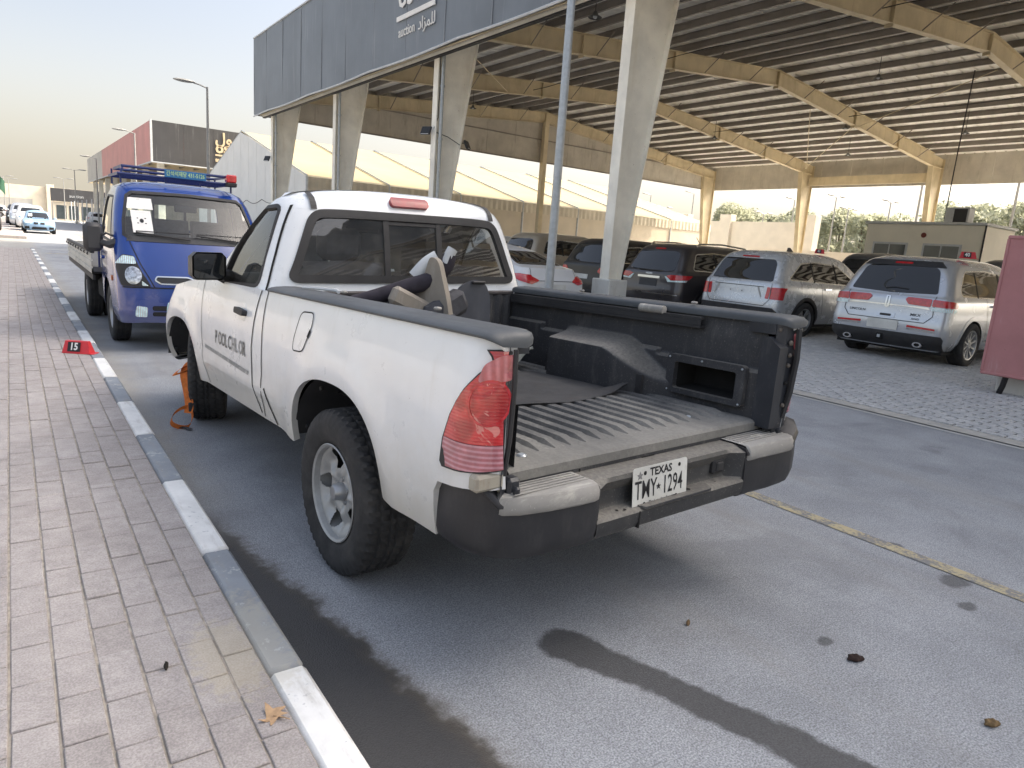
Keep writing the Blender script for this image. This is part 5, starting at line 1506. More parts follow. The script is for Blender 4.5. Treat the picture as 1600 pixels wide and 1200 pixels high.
for sg in (-1, 1):
    tl = deco(LO, 'wrap', grow(TO, .006), .006, A_BPLAST, 'tail_lamp', PK, sg, .02, (), .03, .03, LEAN)
    bul = lambda z: 0.011 + .005 * math.exp(-((z - .92) / .13) ** 2)
    def lens(o, m, nm, extra=0.0, du=.02, par=None):
        mb = patch(o, [], lambda u, v, q: LO.P(LO.s2q(u), v, sg, bul(v) * (1 - .5 * sstep(s_in + .06, s_out, u)) + extra + q), du, .02, .02)
        return mb.xf(LEAN).obj(nm, m, par or tl, 30, weld=True)
    lens(cut(TO, .785, 1.10), A_FACET, 'red_lens'); lens(cut(TO, .68, .783), A_LCLR, 'reversing_lens')
    sc_ = s_in + .062
    lens(rpoly([(s_in + .006, .985), (s_in + .105, .975), (s_in + .095, 1.03), (s_in + .05, 1.06), (s_in + .006, 1.064)], .015), A_LIND, 'indicator_lens', .002)
    ro = [(sc_ + .064 * math.cos(a), .915 + .072 * math.sin(a)) for a in np.linspace(0, 2 * math.pi, 29)[:-1]]
    ri = [(sc_ + .056 * math.cos(a), .915 + .064 * math.sin(a)) for a in np.linspace(0, 2 * math.pi, 29)[:-1]]
    mb = patch(ro, [ri], lambda u, v, q: LO.P(LO.s2q(max(u, s_in + .003)), v, sg, bul(v) * (1 - .5 * sstep(s_in + .06, s_out, u)) + .004 + q), .03, .03, .01); mb.xf(LEAN).obj('lamp_ring', A_LRED, tl, 30, weld=True)
    lens([(max(u, s_in + .004), v) for u, v in ri], A_FACET, 'brake_lens', .0015)
    # painted end of the bed side above and below the lamp
    MB().cbox((sg * .79, -.955, 1.085), (.05, .03, .03), .006).xf(LEAN).obj('bed_corner', A_PKW, PK, 0)
    if sg < 0: MB().cbox((sg * .835, -.945, .665), (.11, .05, .055), .01).cbox((sg * .775, -.92, .60), (.02, .05, .12), .004).xf(LEAN).obj('lamp_bracket', scuffed('rusty_white_steel', (.42, .39, .32), (.20, .11, .06), .7), PK, 0)
# ---------------- rear step bumper
plan = [(.872, -.70), (.880, -.76), (.882, -.82), (.874, -.88), (.848, -.935), (.805, -.98), (.74, -1.012), (.64, -1.034), (.52, -1.048), (.44, -1.050), (.425, -1.046)]
LB = LEAN @ Matrix.Translation((0, .076, 0))
def wing(sg):
    rows = []; n = len(plan)
    pl2 = plan if sg < 0 else [(x + .03 * sstep(.6, .84, x), y - .048 * sstep(.50, .80, x)) for x, y in plan]      # the right end has been pulled out
    for i, (x, y) in enumerate(pl2):
        a = Vector(pl2[max(0, i - 1)]); b = Vector(pl2[min(n - 1, i + 1)]); t = (b - a).normalized(); inn = Vector((-t.y, t.x))       # towards inside
        if inn.dot(Vector((0, -.6)) - Vector((x, y))) < 0: inn = -inn
        if x < .6: inn = Vector((0, 1))
        up = sstep(.80, .86, x) if i > 2 else 1.0
        zt = lerp(.606, .668, up); zb = lerp(.388, .402, sstep(.7, .9, x))
        d = lerp(.17, .085, up)
        P = lambda k, z: (sg * (x + inn.x * k), y + inn.y * k, z)
        rows.append([P(d + .05, zt - .05), P(d, zt), P(.03, zt), P(.010, zt - .006), P(.0, zt - .022), P(.0, zt - .030), P(.010, zt - .036), P(.004, .52), P(.004, .45), P(.012, zb + .02), P(.035, zb), P(.10, zb + .01)])
    mb = MB().grid(rows); k = len(rows[0]); mb.f.append(tuple(range(k))); mb.f.append(tuple(range((n - 1) * k, n * k)))
    return mb
rb = wing(-1).xf(LEAN).obj('rear_bumper', A_BUMP, PK, 40)
wing(1).xf(LEAN).obj('bumper_wing', A_BUMP, rb, 40)
# centre: plate recess and hitch step
sec = [(-.90, .585), (-.93, .608), (-1.045, .609), (-1.072, .602), (-1.08, .588), (-1.070, .572), (-1.05, .545), (-1.050, .500), (-1.060, .484), (-1.108, .474), (-1.120, .464), (-1.118, .425), (-1.108, .405), (-1.085, .394), (-1.0, .40)]
rows = []
for x in (-.425, -.415, -.36, -.34, -.1, .1, .34, .36, .415, .425):
    e = sstep(.35, .42, abs(x)); rows.append([(x, lerp(y, min(y, -1.112) if .46 < z < .60 else y, e) if y < -.97 else y, z) for y, z in sec])
MB().grid(rows).xf(LB).obj('bumper_centre', scuffed('bumper_recess_grey', (.045, .045, .046), (.20, .19, .17), .4, .6, (1, 1, .4), 10, .6), rb, 35)
MB().prism(rpoly([(-.19, -1.128), (.20, -1.128), (.22, -1.06), (.14, -1.045), (-.13, -1.045), (-.21, -1.06)], .012), .472, .481, 'z').xf(LB).obj('step_plate', A_LINER, rb, 0)
for (x, r) in ((-.09, .012), (.0, .017), (.10, .012)): MB().lathe([(0, 0), (r, 0)], 14, Matrix.Translation((x, -1.085, .4822))).xf(LB).obj('ball_hole', A_GAP, rb, 0)
MB().box(-.212, -.206, -1.1215, -1.1, .402, .466).xf(LB).obj('step_gap', A_GAP, rb, 0)
for (x, y) in ((-.30, -1.07), (-.27, -1.08), (-.29, -1.05), (.28, -1.06), (.25, -1.04)): MB().lathe([(0, 0), (.006, 0)], 8, Matrix.Translation((x, y - .02, .4800))).xf(LB).obj('drain_hole', A_GAP, rb, 0)
# worn tread pads
for sg in (-1, 1):
    rows = []
    for x, y in ((.800, -1.050), (.785, -1.064), (.74, -1.088), (.64, -1.110), (.52, -1.124), (.45, -1.126), (.437, -1.122), (.432, -1.110)):
        e = min(1, (.80 - x) / .02 + .3); e2 = 1 if x > .436 else .6
        y -= .048 * sstep(.50, .80, x) if sg > 0 else 0
        rows.append([(sg * x, y + k, z) for k, z in ((.185, .598), (.175, .606 + .008 * e), (.03, .609 + .008 * e * e2), (.006, .605 + .006 * e), (-.005 * e, .594), (-.007 * e, .575), (-.005 * e, .560), (.004, .552))])
    pd = MB().grid(rows).xf(LB).obj('step_pad', A_PADW, rb, 40)
    for k in range(6): 
        y = -.972 - k * .020; MB().cbox((sg * .60, y, .6185), (.30 + .004 * k, .006, .004), .0015).xf(LB).obj('pad_rib', A_PADW, pd, 0)
MB().cbox((.315, -1.055, .535), (.075, .03, .062), .008).cbox((.315, -1.072, .535), (.045, .012, .04), .006).xf(LB).obj('trailer_socket', A_BPLAST, rb, 0)
# licence plate
pl_ = MB().prism(rrect(-.1525, -.076, .1525, .076, .012), 0, .002, 'z'); PF = LB @ frame((-.075, -1.088, .541), (1, 0, 0), (0, .10, 1))
A_PLATE = scuffed('worn_white_plate', (.62, .62, .58), (.30, .27, .22), .35, .5, (1, 1, 1), 20)
A_INK = simple('black_ink', (.012, .012, .014), .5)
plo = pl_.xf(PF).obj('licence_plate', A_PLATE, PK, 0)
def ptxt(b, x, y, s, sq=1, bold=0): 
    t = text_mb(b, s, 0, bold, 'CENTER', sq, 2); t.xf(PF @ Matrix.Translation((x, y, .003))); t.obj('plate_text', A_INK, plo, 0, fix=False)
ptxt('TEXAS', .0, .050, .042, 1.0, .0012); ptxt('TMY', -.082, -.012, .098, .62, .0006); ptxt('1294', .068, -.012, .098, .60, .0006); ptxt('The Lone Star State', .0, -.062, .016, 1.0, .0002)
st = [(.013 * math.cos(R(90 + 36 * k)) * (1 if k % 2 == 0 else .45), .013 * math.sin(R(90 + 36 * k)) * (1 if k % 2 == 0 else .45)) for k in range(10)]
MB().prism([(-.012 + x, -.01 + y) for x, y in st], .0025, .0035, 'z').xf(PF).obj('plate_star', A_INK, plo, 0)
MB().prism([(-.115 + x * 1.3, .045 + y * 1.3) for x, y in st], .0022, .003, 'z').xf(PF).obj('plate_star', simple('grey_ink', (.2, .2, .2), .6), plo, 0)
for x, y in ((-.088, .052), (.105, .055), (-.09, -.064), (.09, -.064)): MB().lathe([(0, .004), (.006, .003), (.008, .002)], 10, Matrix.Translation((x, y, .001))).xf(PF).obj('plate_screw', A_GAP, plo, 30)
# ---------------- cab interior
for x in (-.36, .36):
    mb = MB(); o_ = [(1.20, .62), (1.72, .66), (1.74, .78), (1.42, .80), (1.32, 1.22), (1.22, 1.27), (1.16, 1.22)]
    mb.prism(rpoly(o_, .05), x - .25, x + .25, 'x'); s_ = mb.xf(LEAN).obj('seat', A_SEATC, PK, 40)
    MB().cbox((x, 1.27, 1.36), (.27, .10, .19), .04).xf(LEAN).obj('headrest', A_SEATC, s_, 40)
    MB().tube([(x - .06, 1.26, 1.2), (x - .06, 1.27, 1.3)], .008, 6).tube([(x + .06, 1.26, 1.2), (x + .06, 1.27, 1.3)], .008, 6).xf(LEAN).obj('headrest_post', A_CHROME, s_, 30)
MB().cbox((0, 1.28, .98), (.2, .12, .45), .03).xf(LEAN).obj('middle_seat', A_SEATC, PK, 40)
MB().prism(rpoly([(1.86, .80), (2.2, .80), (2.26, 1.12), (2.02, 1.16), (1.88, 1.08)], .04), -.80, .80, 'x').xf(LEAN).obj('dashboard', A_BPLAST, PK, 40)
swm = frame((-.37, 1.82, 1.06), (1, 0, 0), (0, .45, .9))
sw = MB().tube([tuple(swm @ Vector((.185 * math.cos(a), .185 * math.sin(a), 0))) for a in np.linspace(0, 2 * math.pi, 33)[:-1]], .016, 8, True)
sw.tube([tuple(swm @ Vector((-.18, 0, 0))), tuple(swm @ Vector((.18, 0, 0)))], .02, 6); sw.xf(LEAN).obj('steering_wheel', A_BPLAST, PK, 40)
MB().cbox((0, 1.72, 1.47), (.24, .03, .07), .012).tube([(0, 1.72, 1.5), (0, 1.66, 1.56)], .01, 6).xf(LEAN).obj('interior_mirror', A_BPLAST, PK, 0)
MB().box(-.80, .80, 1.06, 2.1, .58, .62).xf(LEAN).obj('cab_floor', A_UNDER, PK, 0)
MB().sphere((-.36, 1.16, 1.17), (.30, .10, .10), 16, 10).xf(LEAN).obj('seat_cover_bulge', A_SEATC, PK, 40)
# ================================================================== blue flatbed truck
KT = thing('flatbed_truck', 'blue cab-over flatbed truck with roof rack and papers behind the windscreen', 'truck', (1.66, 9.25, 0), math.pi)
KT.scale = (.92, 1, 1)
A_BLUE = paint('blue_truck_paint', (0.005, 0.045, 0.27), .2, 0.0, .9, dust=.10, dustc=(.12, .17, .28), low=(.75, .25))
A_BEDW = scuffed('pale_dropside', (.50, .49, .45), (.22, .19, .15), .5, .6, (1, .3, 1), 6)
A_DKGREY = simple('dark_grey_plastic', (.045, .046, .05), .55)
KS = Shell([(.30, .80), (.45, .842), (.9, .85), (1.2, .842), (1.5, .80), (1.70, .745), (1.78, .70), (1.82, .62)], [(.3, -.62), (1.6, -.60), (1.82, -.46)],
           [(.30, 1.02), (.45, 1.065), (.75, 1.055), (1.0, .985), (1.25, .86), (1.5, .665), (1.70, .49), (1.78, .40), (1.82, .28)], rr=.08, rf=[(.3, .22), (.9, .26), (1.6, .22), (1.82, .26)], kb=.01, kr=0, kf=.11, zref=1.0)
K_ = lambda y, z: (KS.q2s(KS.qy(y, z)), z)
KX = lambda x, z, f=True: (KS.q2s(KS.qx(x, z, f)), z)
KM = KS.b[5]
kws = [KX(0, 1.245), KX(.70, 1.225), KX(.735, 1.25), KX(.72, 1.40), KX(.655, 1.66), KX(.60, 1.70), KX(0, 1.715)]
kwin = rpoly([K_(-.40, 1.20), K_(.50, 1.17), K_(.52, 1.22), K_(.22, 1.64), K_(-.36, 1.66)], .04)
karch = [K_(-.47, .30)] + [K_(.0 + .44 * math.sin(t * math.pi / 2), arch_z(.44 * math.sin(t * math.pi / 2), 0, .44, .74, .30, 2.3)) for t in np.linspace(-1, 1, 25)] + [K_(.47, .30)]
kout = [(KS.q2s(0), .45), (KS.q2s(1.0), .45), K_(-.58, .30)] + karch + [K_(.7, .31), (KS.b[4], .33), (KM, .33)] + kws + [(KM, 1.815), (0, 1.815), KX(0, 1.62, False), KX(.60, 1.62, False), KX(.64, 1.22, False), KX(0, 1.22, False)]
for sg in (-1, 1):
    patch(kout, [kwin], lambda u, v, o: KS.P(KS.s2q(u), v, sg, o), .06, .055, .0).obj('cab_shell', A_BLUE, KT, 40, weld=True)
    patch([p for p in kout if p[1] > .44], [kwin], lambda u, v, o: KS.P(KS.s2q(u), min(v, 1.74), sg, -.04), .12, .1, .0).obj('cab_lining', A_LINING, KT, 40, weld=True)
    deco(KS, 'wrap', grow(kwin, .022), .004, A_DKGREY, 'window_frame', KT, sg, .02, [kwin])
    deco(KS, 'wrap', kwin, -.010, A_GLASS, 'door_window', KT, sg, 0)
    seam(KS, 'side', [(-.46, 1.68), (-.47, 1.2), (-.48, .78), (-.44, .50)], .010, .003, A_GAP, 'door_gap', KT, sg)
    seam(KS, 'side', [(.62, 1.15), (.66, .9), (.60, .62)], .008, .003, A_GAP, 'door_gap', KT, sg)
    deco(KS, 'side', rrect(.50, .74, .58, .80, .015), .012, simple('orange_lens', (.75, .18, .02), .2, coat=.8), 'side_marker', KT, sg)
    deco(KS, 'side', rrect(-.40, .93, -.27, .97, .015), .022, A_BLUE, 'door_handle', KT, sg, .02)
    # headlamp: housing, reflector bowl, clear indicator on top
    ho = rpoly([KX(.80, .72), KX(.50, .715), KX(.60, .88), KX(.665, 1.035), KX(.775, 1.045), K_(.83, .92)], .03)
    hl = deco(KS, 'wrap', ho, .006, A_BPLAST, 'headlight', KT, sg, .02, (), .05, .05)
    cc = KX(.685, .83); ring_ = [(cc[0] + .088 * math.cos(a), .832 + .092 * math.sin(a)) for a in np.linspace(0, 2 * math.pi, 25)[:-1]]
    deco(KS, 'wrap', ring_, .012, simple('bright_reflector', (.50, .51, .53), .16, .8, var=.6, sc=30), 'reflector', hl, sg, .01)
    deco(KS, 'wrap', [(cc[0] + .018 * math.cos(a), .832 + .018 * math.sin(a)) for a in np.linspace(0, 2 * math.pi, 17)[:-1]], .018, A_CHROME, 'bulb_cap', hl, sg, .01)
    deco(KS, 'wrap', rpoly([KX(.645, .95), KX(.66, 1.025), KX(.765, 1.035), K_(.83, .945)], .02), .013, A_LWHITE, 'indicator', hl, sg, .01)
    deco(KS, 'wrap', rpoly([KX(.60, .728), KX(.53, .728), KX(.60, .78)], .01), .012, A_LWHITE, 'side_lamp', hl, sg, .01)
    fo = deco(KS, 'wrap', rpoly([KX(.675, .40), KX(.555, .395), KX(.545, .50), KX(.665, .515)], .02), .010, A_LWHITE, 'fog_lamp', KT, sg, .01)
    seam(KS, 'wrap', [KX(.47, .712), KX(.60, .95), KX(.69, 1.18)], .010, .004, A_GAP, 'hood_gap', KT, sg)
    # big door mirror on an arm
    M_ = MB().cbox((sg * 1.03, .62, 1.20), (.20, .10, .30), .04, Matrix.Rotation(R(sg * 8), 3, 'Z')).obj('door_mirror', A_DKGREY, KT, 40)
    MB().tube([(sg * .80, .70, 1.16), (sg * .88, .70, 1.13), (sg * .95, .65, 1.15)], [.05, .04, .03], 8).tube([(sg * .82, .66, 1.22), (sg * .90, .67, 1.25), (sg * .96, .64, 1.22)], .014, 6).obj('mirror_arm', A_DKGREY, M_, 40)
    MB().cbox((sg * 1.03, .566, 1.20), (.165, .008, .26), .003, Matrix.Rotation(R(sg * 8), 3, 'Z')).obj('mirror_glass', A_CHROME, M_, 0)
ring = [KS.P(q, 1.812, 1) for q in qs]; ring += [KS.P(q, 1.812, -1) for q in qs[::-1][1:-1]]
cyk = -.1
MB().grid([[Vector((p.x * f, cyk + (p.y - cyk) * f, 1.812 + .05 * (1 - f * f) ** .8)) for p in ring] for f in (1, .93, .8, .6, .4, .2, .02)], True).obj('roof', A_BLUE, KT, 40)
MB().grid([[Vector((p.x * f, cyk + (p.y - cyk) * f, 1.77)) for p in ring] for f in (.95, .02)], True).obj('headliner', A_LINING, KT, 40)
wso = [(x, z) for x, z in ((.0, 1.245), (.70, 1.225), (.735, 1.25), (.72, 1.40), (.655, 1.66), (.60, 1.70), (0, 1.715))]
wso = wso[:-1] + [(0, 1.715)] + [(-x, z) for x, z in wso[::-1][1:-1]]
deco(KS, 'front', grow(wso, .018), .005, A_BPLAST, 'windscreen_seal', KT, holes=[grow(wso, -.012)], thick=.02)
deco(KS, 'front', wso, -.006, A_GLASSB, 'windscreen', KT, thick=0, du=.15, dv=.1)
deco(KS, 'rear', [(-.62, 1.22), (.62, 1.22), (.58, 1.62), (-.58, 1.62)], -.003, A_GLASS, 'rear_window', KT, thick=0, du=.3, dv=.3)
for x in (-.2, .2): MB().box(x - .015, x + .015, -.625, -.595, 1.22, 1.62).obj('rear_window_bar', A_DKGREY, KT, 0)
seam(KS, 'front', [(-.79, .708), (.79, .708)], .012, .004, A_GAP, 'bumper_gap', KT)
deco(KS, 'front', [(-.72, 1.185), (.72, 1.185), (.70, 1.235), (-.70, 1.235)], .006, A_DKGREY, 'cowl_panel', KT)
go = rpoly([(-.46, .79), (-.40, .755), (-.12, .755), (-.06, .775), (.06, .775), (.12, .755), (.40, .755), (.46, .79), (.44, .825), (.12, .825), (.06, .805), (-.06, .805), (-.12, .825), (-.44, .825)], .012)
g_ = deco(KS, 'front', go, .003, A_DKGREY, 'grille', KT, thick=.01)
deco(KS, 'front', grow(go, .010), .010, A_CHROME, 'grille_chrome', g_, holes=[grow(go, -.004)], thick=.012)
ov = [(.085 * math.cos(a), .90 + .042 * math.sin(a)) for a in np.linspace(0, 2 * math.pi, 29)[:-1]]
bd = deco(KS, 'front', ov, .012, A_CHROME, 'badge', KT, thick=.012); deco(KS, 'front', [(u * .86, .90 + (v - .90) * .80) for u, v in ov], .014, A_INK, 'badge_field', bd, thick=.003)
kt_ = text_mb('KI\u039b', .052, 0, .001, 'CENTER', 1.1); kt_.v = [tuple(KS.P(KS.qx(-p[0], .90 + p[1], True), .90 + p[1], 1 if -p[0] >= 0 else -1, .0175)) for p in kt_.v]; kt_.obj('badge_text', A_WHITEP, bd, 0, fix=False)
for z0, z1 in ((.405, .45), (.465, .515)):
    g2 = deco(KS, 'front', rrect(-.50, z0, .50, z1, .02), .004, A_GAP, 'bumper_grille', KT, thick=.005)
    for k in range(3): deco(KS, 'front', [(-.49, z0 + .012 + k * .012), (.49, z0 + .012 + k * .012), (.49, z0 + .016 + k * .012), (-.49, z0 + .016 + k * .012)], .008, A_DKGREY, 'grille_bar', g2, thick=.004, du=.3)
deco(KS, 'front', rrect(-.17, .555, .17, .625, .006), .012, A_BPLAST, 'plate_holder', KT)
# wipers
for (x0, x1) in ((.62, .05), (-.02, -.62)):
    pts = [KS.P(KS.qx(lerp(x0, x1, t), 1.215 + .045 * math.sin(math.pi * t) + .01, True), 1.215 + .05 * (1 - t), 1 if lerp(x0, x1, t) >= 0 else -1, .028) for t in np.linspace(0, 1, 7)]
    MB().tube(pts, .009, 5).tube([p + Vector((0, -.004, .014 + .05 * (i / 6))) for i, p in enumerate(pts)], .006, 5).obj('wiper', A_BPLAST, KT, 30)
# papers inside the screen
def paper(x0, x1, z0, z1, lines):
    p = deco(KS, 'front', [(x0, z0), (x1, z0), (x1, z1), (x0, z1)], .004, A_WHITEP, 'paper_notice', KT, thick=0)
    t = []
    for (b, u, v, s) in lines:
        mb = text_mb(b, s, 0, 0, 'CENTER'); mb.v = [tuple(KS.P(KS.qx(u - q[0], v + q[1], True), v + q[1], 1 if u - q[0] >= 0 else -1, .0062)) for q in mb.v]; mb.obj('paper_print', A_INK, p, 0, fix=False)
paper(.40, .675, 1.525, 1.645, [('A 15', .54, 1.628, .016), ('- - - - - - - - - - -', .53, 1.585, .012), ('- - - -  - - - - - - - - - - -', .53, 1.56, .012)])
paper(.43, .640, 1.275, 1.510, [('- - - - - - - - - - - -', .535, 1.488, .014), ('- - - - - - -', .535, 1.30, .011)])
ov2 = [(.535 + .022 * math.cos(a), 1.40 + .022 * math.sin(a)) for a in np.linspace(0, 2 * math.pi, 17)[:-1]]
deco(KS, 'front', ov2, .0065, A_INK, 'paper_emblem', KT, thick=0)
for dx, dz in ((-.04, .026), (.04, .026), (-.04, -.026), (.04, -.026)): deco(KS, 'front', rrect(.535 + dx - .008, 1.40 + dz - .005, .535 + dx + .008, 1.40 + dz + .005, .001), .0065, A_INK, 'paper_emblem', KT, thick=0)
# interior
for x in (-.45, .0, .45):
    s_ = MB().prism(rpoly([(-.52, .95), (.0, .95), (.02, 1.02), (-.30, 1.06), (-.42, 1.44), (-.54, 1.44)], .05), x - .2, x + .2, 'x').obj('seat', A_SEATC, KT, 40)
MB().prism(rpoly([(.30, .9), (.80, .9), (.80, 1.18), (.50, 1.20), (.36, 1.12)], .04), -.74, .74, 'x').obj('dashboard', A_DKGREY, KT, 40)
MB().cbox((0, .42, 1.57), (.26, .03, .08), .012).obj('interior_mirror', A_BPLAST, KT, 0)
swm = frame((-.36, .34, 1.20), (1, 0, 0), (0, .75, .66))
MB().tube([tuple(swm @ Vector((.19 * math.cos(a), .19 * math.sin(a), 0))) for a in np.linspace(0, 2 * math.pi, 29)[:-1]], .015, 8, True).tube([tuple(swm @ Vector((-.18, 0, 0))), tuple(swm @ Vector((.18, 0, 0)))], .02, 6).obj('steering_wheel', A_BPLAST, KT, 40)
# roof rack, signboard, beacon
rk = MB(); z1, z2 = 1.90, 1.985
for z, ins in ((z1, 0), (z2, .05)):
    a, b_, c, d = (-.60 + ins, .34 - ins), (.72 - ins, .34 - ins), (.72 - ins, -.5 + ins), (-.60 + ins, -.5 + ins)
    rk.tube([(a[0], a[1], z), (b_[0], b_[1], z), (c[0], c[1], z), (d[0], d[1], z)], .017, 6, True)
for x in (-.57, -.2, .2, .69): rk.tube([(x, .32, 1.80 if abs(x) > .5 else 1.84), (x, .32, z1), (x * .95, .29, z2)], .012, 6)
for y in (.1, -.15, -.4): rk.tube([(-.60, y, z1), (.72, y, z1)], .012, 6)
for x in (-.57, .69): rk.tube([(x, -.48, 1.81), (x, -.48, z2)], .012, 6)
A_RACK = simple('navy_rack_paint', (.014, .028, .13), .4)
rk.obj('roof_rack', A_RACK, KT, 40)
sb = MB().cbox((-.02, .372, 1.95), (.48, .012, .085), .003).obj('sign_board', simple('blue_sign', (.03, .16, .36), .5), KT, 0)
stx = text_mb('\uac04\uc11d\uc11d\uc7ac\ub2f9 431-5126', .062, 0, .0012, 'CENTER', .82); stx.xf(frame((-.02, .3795, 1.95), (-1, 0, 0), (0, 0, 1))); stx.obj('sign_text', simple('green_yellow_print', (.42, .62, .30), .6), sb, 0, fix=False)
bc = MB().cbox((-.56, .36, 1.895), (.13, .11, .05), .01).obj('beacon_base', A_BPLAST, KT, 0)
MB().cbox((-.56, .36, 1.965), (.125, .105, .09), .012).obj('beacon', lens_red('red_beacon', (.62, .02, .03), 40, .2, 0), bc, 0)
# load bed with ribbed dropsides
MB().box(-.92, .92, -5.0, -.74, .74, .80).obj('deck', simple('grey_deck', (.14, .14, .14), .8), KT, 0)
for sg in (-1, 1):
    sec = [(0, .70), (.02, .72), (.02, .775), (.005, .785), (.005, .80), (.022, .81), (.022, .865), (.005, .875), (.005, .89), (.02, .90), (.02, .955), (0, .965)]
    MB().grid([[(sg * (.92 + dx), y, z) for dx, z in sec] for y in (-5.0, -.74)]).obj('dropside', A_BEDW, KT, 30)
    tr_ = MB().cbox((sg * .925, -2.87, .985), (.05, 4.3, .035), .008).obj('dropside_rail', A_BPLAST, KT, 0)
    for k in range(9): MB().tube([(sg * .955, -1.0 - k * .48, .97), (sg * .965, -1.0 - k * .48, .945), (sg * .95, -1.06 - k * .48, .935)], .009, 5).obj('rope_hook', A_BPLAST, tr_, 30)
    MB().box(min(sg * .90, sg * .93), max(sg * .90, sg * .93), -5.0, -.74, .64, .70).obj('deck_edge', A_BPLAST, KT, 0)
    MB().box(min(sg * .62, sg * .86), max(sg * .62, sg * .86), -2.85, -2.80, .20, .66).obj('mudflap', A_BPLAST, KT, 0)
    MB().tube([(sg * .70, -1.95, .66), (sg * .85, -2.0, .64), (sg * .85, -2.35, .68), (sg * .85, -2.75, .62)], .03, 6).obj('mudguard', A_BPLAST, KT, 40)
MB().box(-.92, .92, -5.03, -4.99, .70, .97).obj('tailboard', A_BEDW, KT, 0)
hb = MB()
for x in np.linspace(-.85, .85, 6): hb.tube([(x, -.72, .80), (x, -.72, 1.30)], .016, 6)
hb.tube([(-.87, -.72, 1.30), (.87, -.72, 1.30)], .02, 6).tube([(-.87, -.72, 1.05), (.87, -.72, 1.05)], .016, 6); hb.obj('headboard', A_RACK, KT, 40)
MB().box(-.36, -.26, -4.8, .6, .42, .62).box(.26, .36, -4.8, .6, .42, .62).obj('chassis_rails', A_UNDER, KT, 0)
MB().cbox((.62, -1.25, .48), (.34, .8, .28), .05).obj('fuel_tank', A_UNDER, KT, 0); MB().cbox((-.62, -1.25, .46), (.3, .5, .26), .03).obj('battery_box', A_UNDER, KT, 0)
MB().box(-.75, .75, -.55, .9, .42, .60).obj('cab_floor', A_UNDER, KT, 0); MB().box(-.70, .70, -.5, .95, .60, .64).obj('bulkhead', A_UNDER, KT, 0)
ktm = wheel_mesh(.335, .20, .19, 64, 3).mesh('tyre', 40); ktm.materials.append(A_TYRE)
kr = MB().lathe([(0, .07), (.06, .07), (.065, .05), (.10, .045), (.135, .06), (.165, .055), (.175, .085), (.19, .088), (.194, .08)], 40)
for k in range(5):
    a = 2 * math.pi * k / 5; kr.tube([(.085 * math.cos(a), .085 * math.sin(a), .04), (.085 * math.cos(a), .085 * math.sin(a), .066)], .012, 6)
krm = kr.mesh('rim', 40); krm.materials.append(A_RIM)
add_wheels(KT, (('tyre', ktm), ('rim', krm)), [(-.72, 0, .333), (.72, 0, .333), (-.78, -2.38, .333), (.78, -2.38, .333), (-.56, -2.38, .333), (.56, -2.38, .333)])
for sg in (-1, 1):
    MB().grid([[(sg * x, .45 * math.cos(a), .32 + .42 * math.sin(a)) for a in np.linspace(0, math.pi, 16)] for x in (.82, .5)]).obj('wheel_well', A_BPLAST, KT, 40)
MB().tube([(-.6, -2.38, .33), (.6, -2.38, .33)], .05, 8).obj('rear_axle', A_UNDER, KT, 30)

